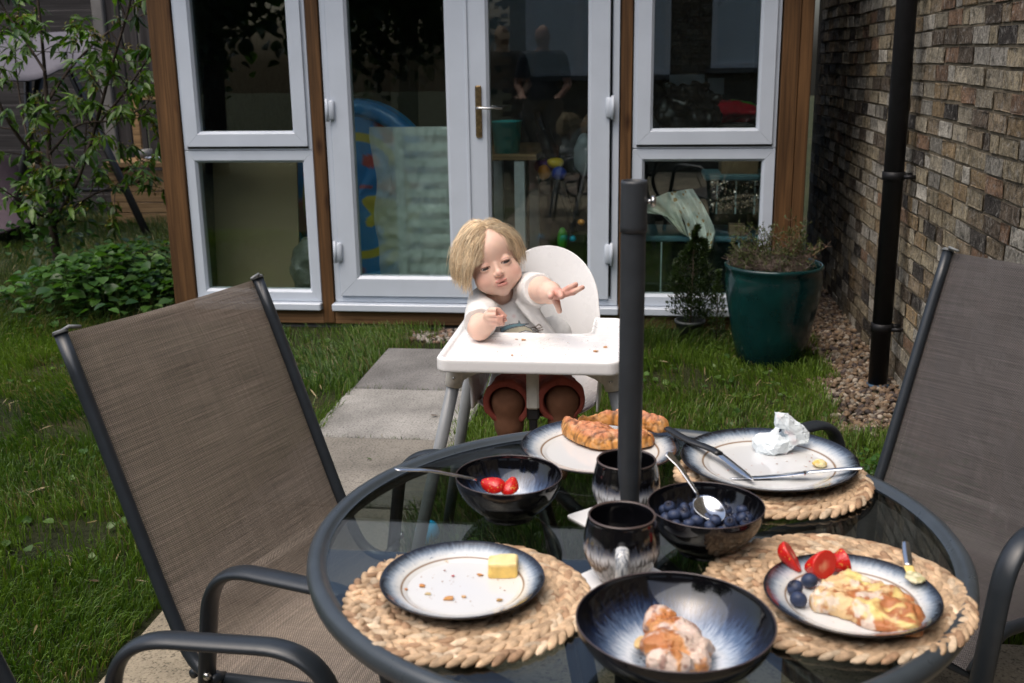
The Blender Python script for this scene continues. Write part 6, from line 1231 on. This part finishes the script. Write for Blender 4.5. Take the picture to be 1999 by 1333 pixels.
s2 = (aty(1399, 640, 5.15)[0], 5.15, 0); SP2 = thing('seedling_bush', 'thin dark green sprig growing beside the teal pot', 'plant', s2); P, D = conifer((s2[0], s2[1], .03), .36, .035, 900, 9); V, Fs, C = leaves(P, D, RS.uniform(.012, .024, len(P)), leaftemplate(1, .3, .05, 3), (.015, .035, .008), (.05, .085, .02)); mk('foliage', V, Fs, M['leaf'], SP2, col=C); mb = MB(); mb.tube([s2, (s2[0], s2[1], .36)], [.004, .001], 5); mb.build('stem', M['bark'], SP2)
# ---------------------------------------------------------------- downpipe
pb = atz(1705, 757, 0.); pt = pb.copy(); DPx, DPy = .997, pb[1]
DP = thing('downpipe', 'black round downpipe fixed to the brick wall', 'downpipe', (DPx, DPy, 0)); mb = MB(); mb.tube([(DPx, DPy, .012), (DPx, DPy, 2.0), (DPx, DPy, 4.6)], .040, 32); mb.build('pipe', M['blackpipe'], DP)
for py in (343, 638, -160):
    zc = aty(1730, py, DPy)[2]; mb = MB(); mb.tube([(DPx, DPy, zc-.018), (DPx, DPy, zc-.016), (DPx, DPy, zc+.016), (DPx, DPy, zc+.018)], [.040, .0455, .0455, .040], 32); mb.tube([(DPx+.035, DPy+.01, zc), (WX-.012, DPy+.01, zc)], .012, 10); mb.tube([(DPx+.03, DPy-.05, zc), (DPx+.075, DPy-.052, zc)], .009, 10); mb.build('pipe_clip', M['blackpipe'], DP)
mb = MB(); mb.tube([(DPx, DPy, 0.), (DPx, DPy, .022)], .0455, 28); mb.build('drain_collar', simple('faded_blue_collar', (.02, .06, .11), .6), DP)

P = sample(1500, -3.6, .7, 2.45, 5.2); P = P[~(((P[:, 0] > -1.3) & (P[:, 0] < -.62))) & (fbm(P, 1.9, 90) > .5)]; P[:, 2] = RS.uniform(.01, .045, len(P)); D = np.stack([RS.randn(len(P)), RS.randn(len(P)), RS.uniform(-.1, .5, len(P))], -1); V, Fs, C = leaves(P, D, RS.uniform(.018, .045, len(P)), BT, (.03, .08, .012), (.09, .16, .025)); tag(mk('lawn_weeds', V, Fs, M['leaf'], None, loc=(-1.5, 3.8, 0), col=C), 'small broad leaved weeds scattered through the lawn', 'weeds', None, 'stuff')
P = sample(700, -4., .7, 2.2, 5.2); P = P[~((P[:, 0] > -1.3) & (P[:, 0] < -.62))]; P[:, 2] = RS.uniform(.012, .05, len(P)); D = np.stack([RS.randn(len(P)), RS.randn(len(P)), RS.randn(len(P))*.2], -1); V, Fs, C = leaves(P, D, RS.uniform(.02, .07, len(P)), leaftemplate(1, .10, .2, 3), (.20, .15, .07), (.30, .24, .12)); tag(mk('dry_straw', V, Fs, M['leaf'], None, loc=(-1.5, 3.8, 0), col=C), 'dry straw coloured blades and scraps lying in the lawn', 'straw', None, 'stuff')
Pj = np.vstack([np.stack([RS.uniform(-1.24, -.7, 120), np.full(120, yy)+RS.randn(120)*.004, np.full(120, .012)], -1) for yy in (4.268, 3.665, 3.045)]); Pj = Pj[RS.rand(len(Pj)) < fbm(Pj, 9, 3)*1.1]; blades('joint_grass', Pj, .028, .0022, 4, (.02, .05, .008), (.07, .11, .02), 'tiny grass and moss growing in the path slab joints')
# ================================================================ BACK LEFT: fence, swing seat, mud kitchen, tree, undergrowth
FY = 9.75
FN = thing('wooden_fence', 'weathered grey fence of horizontal and vertical boards at the back left', 'fence', (-5., FY, 0))
mb = MB(); z = .04
while z < 2.2:
    mb.box((-8.6, FY-.012, z), (-5.12, FY+.012, z+.148), bev=.004); V = mb.v[-1]; V[:, 1] += (V[:, 2]-z)*-.12; z += .142
mb.build('horizontal_boards', M['fencew'], FN, False)
mb = MB(); x = -5.0
while x < -2.3:
    mb.box((x, FY-.02+random.uniform(0, .02), .03), (x+.13, FY+.02, 2.25+random.uniform(-.02, .02)), bev=.004); x += .15
mb.build('vertical_boards', wood('grey_vertical_boards', (.018, .016, .016), (.05, .045, .045), 2, .6, .85, False), FN, False)
for x in (-5.06, -6.9): mb = MB(); mb.box((x-.055, FY-.06, 0), (x+.055, FY+.03, 2.3), bev=.01); mb.build('fence_post', M['concrete'], FN, False)
# mud kitchen
K0 = atz(228, 438, 0); K1 = atz(345, 440, 0); ky = K0[1]-.05; kx0 = K0[0]; kx1 = kx0+1.0; kt = aty(260, 316, ky)[2]
MK = thing('mud_kitchen', 'pine mud kitchen cabinet with open back frame behind the garden room corner', 'play kitchen', (kx0+.4, ky, 0))
mb = MB(); nb_ = 5
for i in range(nb_): mb.box((kx0, ky, .02+i*(kt-.09)/nb_), (kx1, ky+.02, .02+(i+1)*(kt-.09)/nb_-.006), bev=.004)
mb.build('front_boards', M['pine'], MK, False); mb = MB(); mb.box((kx0-.02, ky-.04, kt-.045), (kx1+.02, ky+.45, kt), bev=.005); mb.build('worktop', M['pine'], MK, False)
mb = MB(); mb.box((kx0, ky+.40, .02), (kx0+.02, ky+.42, kt-.05)); mb.box((kx0+.0, ky+.021, .02), (kx0+.02, ky+.40, kt-.05), bev=.003); mb.build('side_boards', M['pine'], MK, False)
fx0 = aty(258, 250, ky+.3)[0]; ztop_ = aty(258, 182, ky+.3)[2]; mb = MB(); mb.box((fx0, ky+.30, kt+.001), (fx0+.07, ky+.335, ztop_), bev=.004); mb.box((fx0+.0705, ky+.30, ztop_-.06), (fx0+.9, ky+.335, ztop_), bev=.004); mb.build('back_frame', M['pine'], MK, False)
kk = np.array([aty(300, 312, ky+.12)[0], ky+.12, kt+.001]); mb = MB(); mb.add(*lathe([(0, 0), (.13, 0), (.135, .012), (0, .014)], 32, tuple(kk))); tag(mb.build('serving_mat', M['card'], None, loc=tuple(kk)), 'round brown mat on the mud kitchen worktop', 'mat')
kk2 = kk+np.array([.03, 0, .015]); mb = MB(); mb.add(*lathe([(0, 0), (.06, 0), (.10, .014), (.098, .017), (.06, .006), (0, .006)], 32, tuple(kk2)), (.35, .40, .50)); tag(mb.build('toy_plate', M['shiny'], None, loc=tuple(kk2)), 'blue grey plate on the mud kitchen mat', 'plate')
blob('butter_lump', 'yellow lump on the plate at the mud kitchen', 'food', kk2+(0, 0, .022), (.020, .018, .014), (.62, .50, .14), .2, 20)
kk3 = kk+np.array([-.13, .12, 0]); mb = MB(); mb.add(*lathe([(0, 0), (.06, 0), (.065, .09), (.062, .09), (.058, .006), (0, .006)], 28, tuple(kk3)), (.10, .10, .10)); tag(mb.build('toy_pan', M['shiny'], None, loc=tuple(kk3)), 'small dark pan on the mud kitchen worktop', 'pan')
# swing seat
f1 = atz(292, 468, 0); SY = f1[1]; SW = thing('swing_seat', 'garden swing seat with grey canopy and black frame at the back left', 'swing seat', (f1[0]-1.2, SY+.3, 0))
ap = aty(128, 120, SY+.25); f2 = np.array([f1[0]-1.0, SY+1.1, 0.]); 
def leg(a, b, nm='leg'): mb = MB(); mb.tube([a, b], .032, 12); return mb.build(nm, M['blackmetal'], SW)
leg(f1, ap); leg(aty(45, 300, SY+.2)*[1, 1, 0]+[0, 0, 0], aty(52, 100, SY+.2)); leg(atz(20, 470, 0), aty(78, 150, SY-.1)); mb = MB(); mb.tube([f1+(ap-f1)*.28, f1+(ap-f1)*.28+(-1.6, .2, -.02)], .016, 10); mb.build('cross_bar', M['blackmetal'], SW)
mb = MB(); mb.tube([ap, ap+(-2., 0, .0)], .028, 10); mb.build('top_bar', M['blackmetal'], SW)
cn_ = [aty(185, 102, SY-.25), aty(120, 132, SY-.55), aty(0, 152, SY-.85), aty(-180, 170, SY-1.1)]; ct_ = [aty(180, 60, SY+.3), aty(110, 62, SY+.3), aty(0, 70, SY+.1), aty(-180, 80, SY)]
V = []; 
for i in range(24):
    s = i/23*3; a = min(int(s), 2); f = s-a; lo_ = cn_[a]*(1-f)+cn_[a+1]*f; hi_ = ct_[a]*(1-f)+ct_[a+1]*f
    for j in range(12): t = j/11; V.append(lo_*(1-t)+hi_*t+np.array([0, 0, .07*math.sin(PI*t)])+np.array([0, 0, -.05*math.sin(PI*((s*1.0) % 1))*(1-t)]))
i, j = np.meshgrid(np.arange(23), np.arange(11), indexing='ij'); e = (i*12+j).reshape(-1); o = mk('canopy', V, np.stack([e, e+1, e+13, e+12], -1), M['canopy'], SW); md = o.modifiers.new('s', 'SOLIDIFY'); md.thickness = .012
s0 = [aty(82, 415, SY-.3), aty(0, 446, SY-.55), aty(-120, 480, SY-.8)]; s1 = [aty(60, 398, SY+.1), aty(-10, 420, SY-.1), aty(-130, 440, SY-.3)]; bk = [aty(35, 300, SY+.3), aty(-20, 290, SY+.1), aty(-140, 280, SY)]; V = []
for a, b, c3 in zip(s0, s1, bk):
    V += [a+(0, 0, -.06), a, (a+b)/2+(0, 0, .01), b, b*.5+c3*.5, c3]
o = mk('seat', V, [(6*i+k, 6*i+k+1, 6*(i+1)+k+1, 6*(i+1)+k) for i in range(2) for k in range(5)], M['swingseat'], SW); md = o.modifiers.new('s', 'SOLIDIFY'); md.thickness = .05; md = o.modifiers.new('b', 'SUBSURF'); md.levels = md.render_levels = 2
# peach tree ------------------------------------------------------
TY = 6.25; TRE = thing('fruit_tree', 'young fruit tree with drooping narrow leaves at the upper left', 'tree', tuple(aty(124, 600, TY)*[1, 1, 0]))
def T3(px, py, dy=0.): return aty(px, py, TY+dy)
trunk = [T3(128, 640), T3(118, 540), T3(106, 470), T3(101, 430)]
limbs = [([T3(101, 430), T3(97, 330, .05), T3(92, 210, .1), T3(84, 100, .1), T3(68, -60, .1)], .020), ([T3(103, 435), T3(148, 360, -.1), T3(185, 250, -.15), T3(218, 130, -.2), T3(250, 20, -.2), T3(268, -60, -.2)], .014), ([T3(100, 345), T3(76, 314, -.05), T3(33, 262, -.15), T3(-6, 190, -.25), T3(-40, 60, -.3)], .017), ([T3(104, 440), T3(150, 400, .1), T3(200, 372, .1), T3(250, 362, .0), T3(282, 352, -.1)], .009),
         ([T3(97, 300), T3(150, 245, -.1), T3(215, 235, -.2), T3(275, 212, -.25), T3(312, 170, -.3)], .009), ([T3(104, 432), T3(62, 410, -.2), T3(28, 385, -.3), T3(-10, 360, -.4)], .009), ([T3(92, 200), T3(140, 130, .1), T3(215, 60, .1), T3(300, 20, .05)], .010), ([T3(88, 140), T3(50, 80, .1), T3(10, 20, .15), T3(-20, -40, .1)], .009), ([T3(185, 250), T3(235, 190, -.1), T3(285, 120, -.25), T3(318, 60, -.3)], .008), ([T3(150, 360), T3(165, 300, .2), T3(170, 200, .3), T3(180, 60, .3)], .007), ([T3(60, 300), T3(40, 200, .2), T3(30, 100, .2), T3(40, -20, .2)], .007)]
mb = MB(); mb.tube(smoothpath(trunk, 5), np.linspace(.034, .024, 16), 12); mb.build('trunk', M['bark'], TRE); mb = MB(); TWP = []; rs = np.random.RandomState(8)
for P, r in limbs:
    S_ = smoothpath(P, 6); m_ = len(S_); mb.tube(S_, np.linspace(r, r*.35, m_), 8, cap=False)
    for i in range(3, m_):
        if rs.rand() < .62:
            d = (S_[min(i+1, m_-1)]-S_[i-1]); d /= np.linalg.norm(d); dd = d*.5+rs.randn(3)*np.array([.7, .7, .6]); dd /= np.linalg.norm(dd); L_ = rs.uniform(.10, .34); Q = [S_[i]]
            for k in range(4): dd = dd+rs.randn(3)*.2+np.array([0, 0, .05]); dd /= np.linalg.norm(dd); Q.append(Q[-1]+dd*L_/4)
            Q = np.array(Q); mb.tube(Q, np.linspace(r*.28+.001, .0011, 5), 5, cap=False); TWP += [(q, dd) for q in Q[2:]]; TWP.append((Q[-1], dd))
mb.build('branches', M['bark'], TRE)
LP = []; LD = []
for q, d in TWP:
    if rs.rand() < .06: continue
    for k in range(rs.randint(2, 6)): a = rs.randn(3)*np.array([.8, .8, .3]); LP.append(q+rs.randn(3)*.006); LD.append(d*.5+a+np.array([0, 0, -.75]))
LP = np.array(LP); LD = np.array(LD); V, Fs, C = leaves(LP, LD, RS.uniform(.04, .115, len(LP)), leaftemplate(1., .30, .22, 6), (.016, .052, .008), (.10, .19, .018)); mk('crown', V, Fs, M['leaf'], TRE, col=C)
k = rs.choice(len(TWP), 90, replace=False); P = np.repeat(np.array([TWP[i][0] for i in k]), 16, 0)+RS.randn(90*16, 3)*.016; D = RS.randn(len(P), 3); V, Fs, C = leaves(P, D, RS.uniform(.014, .03, len(P)), leaftemplate(1, .5, .3, 3), (.14, .14, .012), (.10, .055, .02)); mk('curled_shoots', V, Fs, M['leaf'], TRE, col=C)
# undergrowth
def herb(n, c, spread, hmax, L0, L1, cA, cB, nm, lab):
    P = np.stack([RS.normal(c[0], spread[0], n), RS.normal(c[1], spread[1], n)], -1); hh = hmax*RS.rand(n)**.8*np.exp(-.5*((P[:, 0]-c[0])/spread[0]/1.6)**2); P = np.concatenate([P, hh[:, None]+.02], 1); a = RS.uniform(0, 2*PI, n); D = np.stack([np.cos(a), np.sin(a), RS.uniform(-.3, .25, n)], -1); V, Fs, C = leaves(P, D, RS.uniform(L0, L1, n), BT, cA, cB, .7); mb = MB(); V2 = []; F2 = []
    for i in range(0, n, 5): p = P[i]; mb.tube([(p[0]-D[i, 0]*.03, p[1]-D[i, 1]*.03, 0), tuple(p)], [.0022, .0012], 4, (.05, .09, .02), cap=False)
    o = mk(nm, np.vstack([V]+mb.v), [tuple(int(x) for x in f) for f in Fs]+[tuple(i+len(V) for i in f) for f in mb.f], M['leaf'], None, loc=(c[0], c[1], 0), col=np.vstack([C]+mb.c)); return tag(o, lab, 'undergrowth', None, 'stuff')
c1 = atz(185, 600, 0); herb(1250, (c1[0]+.10, c1[1]+.0), (.27, .30), .34, .035, .085, (.010, .045, .008), (.055, .13, .018), 'undergrowth', 'leafy green undergrowth around the foot of the fruit tree')
c2 = atz(300, 585, 0); herb(700, (c2[0], c2[1]+.15), (.20, .28), .30, .03, .06, (.03, .08, .02), (.10, .17, .04), 'undergrowth', 'lighter leafy weeds by the left corner of the garden room')
c3 = T3(108, 470); P = np.stack([RS.normal(c3[0], .13, 260), RS.normal(c3[1]-.05, .14, 260), RS.uniform(.25, .75, 260)], -1); D = RS.randn(260, 3)*[1, 1, .5]+[0, 0, -.3]; V, Fs, C = leaves(P, D, RS.uniform(.03, .07, 260), BT, (.014, .05, .012), (.05, .11, .02)); tag(mk('climbing_weed', V, Fs, M['leaf'], None, loc=(c3[0], c3[1], 0), col=C), 'leafy bindweed climbing the lower trunk of the fruit tree', 'climber', None, 'stuff')
# trees beyond the garden
def bigtree(loc, h, R, n, sd, lab, cA=(.012, .035, .008), cB=(.04, .08, .015)):
    rs = np.random.RandomState(sd); t = thing('tree', lab, 'tree', loc, 0, 'tall trees outside the garden'); mb = MB(); L0 = np.array(loc, float); mb.tube([L0, L0+(.1, 0, h*.4), L0+(0, .1, h*.8)], [.16, .12, .05], 10)
    cs = []
    for k in range(16): a = rs.uniform(0, 2*PI); z_ = rs.uniform(.35, 1.); r_ = R*rs.uniform(.2, .8)*math.sin(PI*min(.95, z_*.85)); c = L0+np.array([r_*math.cos(a), r_*math.sin(a), h*z_]); cs.append(c); mb.tube([L0+(0, 0, h*z_*.6), c], [.05, .02], 6, cap=False)
    mb.build('trunk', M['bark'], t); cs = np.array(cs); ci = rs.randint(0, 16, n); P = cs[ci]+rs.randn(n, 3)*R*.23; D = rs.randn(n, 3); V, Fs, C = leaves(P, D, rs.uniform(.10, .22, n), BT, cA, cB); mk('crown', V, Fs, M['leaf'], t, col=C)
bigtree((-3.4, -4.2, 0), 5.0, 1.7, 9000, 2, 'dark leafy tree behind the photographer reflected in the left window')
bigtree((-5.6, -2.6, 0), 4.6, 1.6, 7000, 3, 'second dark tree further left reflected in the left window glass')
bigtree((-7.2, 10.8, 0), 4.4, 1.6, 6000, 4, 'tree beyond the grey fence at the far left')
# ================================================================ LIGHT AND CAMERA
W_ = bpy.data.worlds.new('World'); SC.world = W_; W_.use_nodes = True; nt = W_.node_tree; bg = nt.nodes['Background']; sk = nt.nodes.new('ShaderNodeTexSky'); sk.sky_type = 'NISHITA'; sk.sun_disc = False
SE, SA = math.radians(66), math.radians(218)      # elevation, azimuth (clockwise from +Y)
sk.sun_elevation = SE; sk.sun_rotation = SA; sk.air_density = 1.; sk.dust_density = 6.; sk.ozone_density = 1.
nt.links.new(sk.outputs[0], bg.inputs[0]); bg.inputs[1].default_value = .15
sd = bpy.data.lights.new('sun', 'SUN'); sd.energy = 1.25; sd.angle = math.radians(75); sd.color = (1, .985, .955); so = bpy.data.objects.new('sun', sd); COL.objects.link(so)
dv = Vector((math.sin(SA)*math.cos(SE), math.cos(SA)*math.cos(SE), math.sin(SE))); so.rotation_euler = dv.to_track_quat('Z', 'Y').to_euler(); so.location = dv*20
cd = bpy.data.cameras.new('camera'); cam = bpy.data.objects.new('camera', cd); COL.objects.link(cam); SC.camera = cam
mt = Matrix((tuple(Rv), tuple(Uv), tuple(-Fv))).transposed().to_4x4(); mt.translation = CP; cam.matrix_world = mt
cd.sensor_width = 36; cd.lens = FPX*36/1999; cd.clip_start = .05; cd.clip_end = 200; cd.dof.use_dof = True; cd.dof.focus_distance = 2.55; cd.dof.aperture_fstop = 7.1
vs = SC.view_settings; vs.view_transform = 'Standard'; vs.look = 'None'; vs.gamma = 1; vs.use_curve_mapping = False; vs.exposure = 0.52
SC.cycles.max_bounces = 8; SC.cycles.transparent_max_bounces = 16; SC.cycles.caustics_reflective = False; SC.cycles.caustics_refractive = False
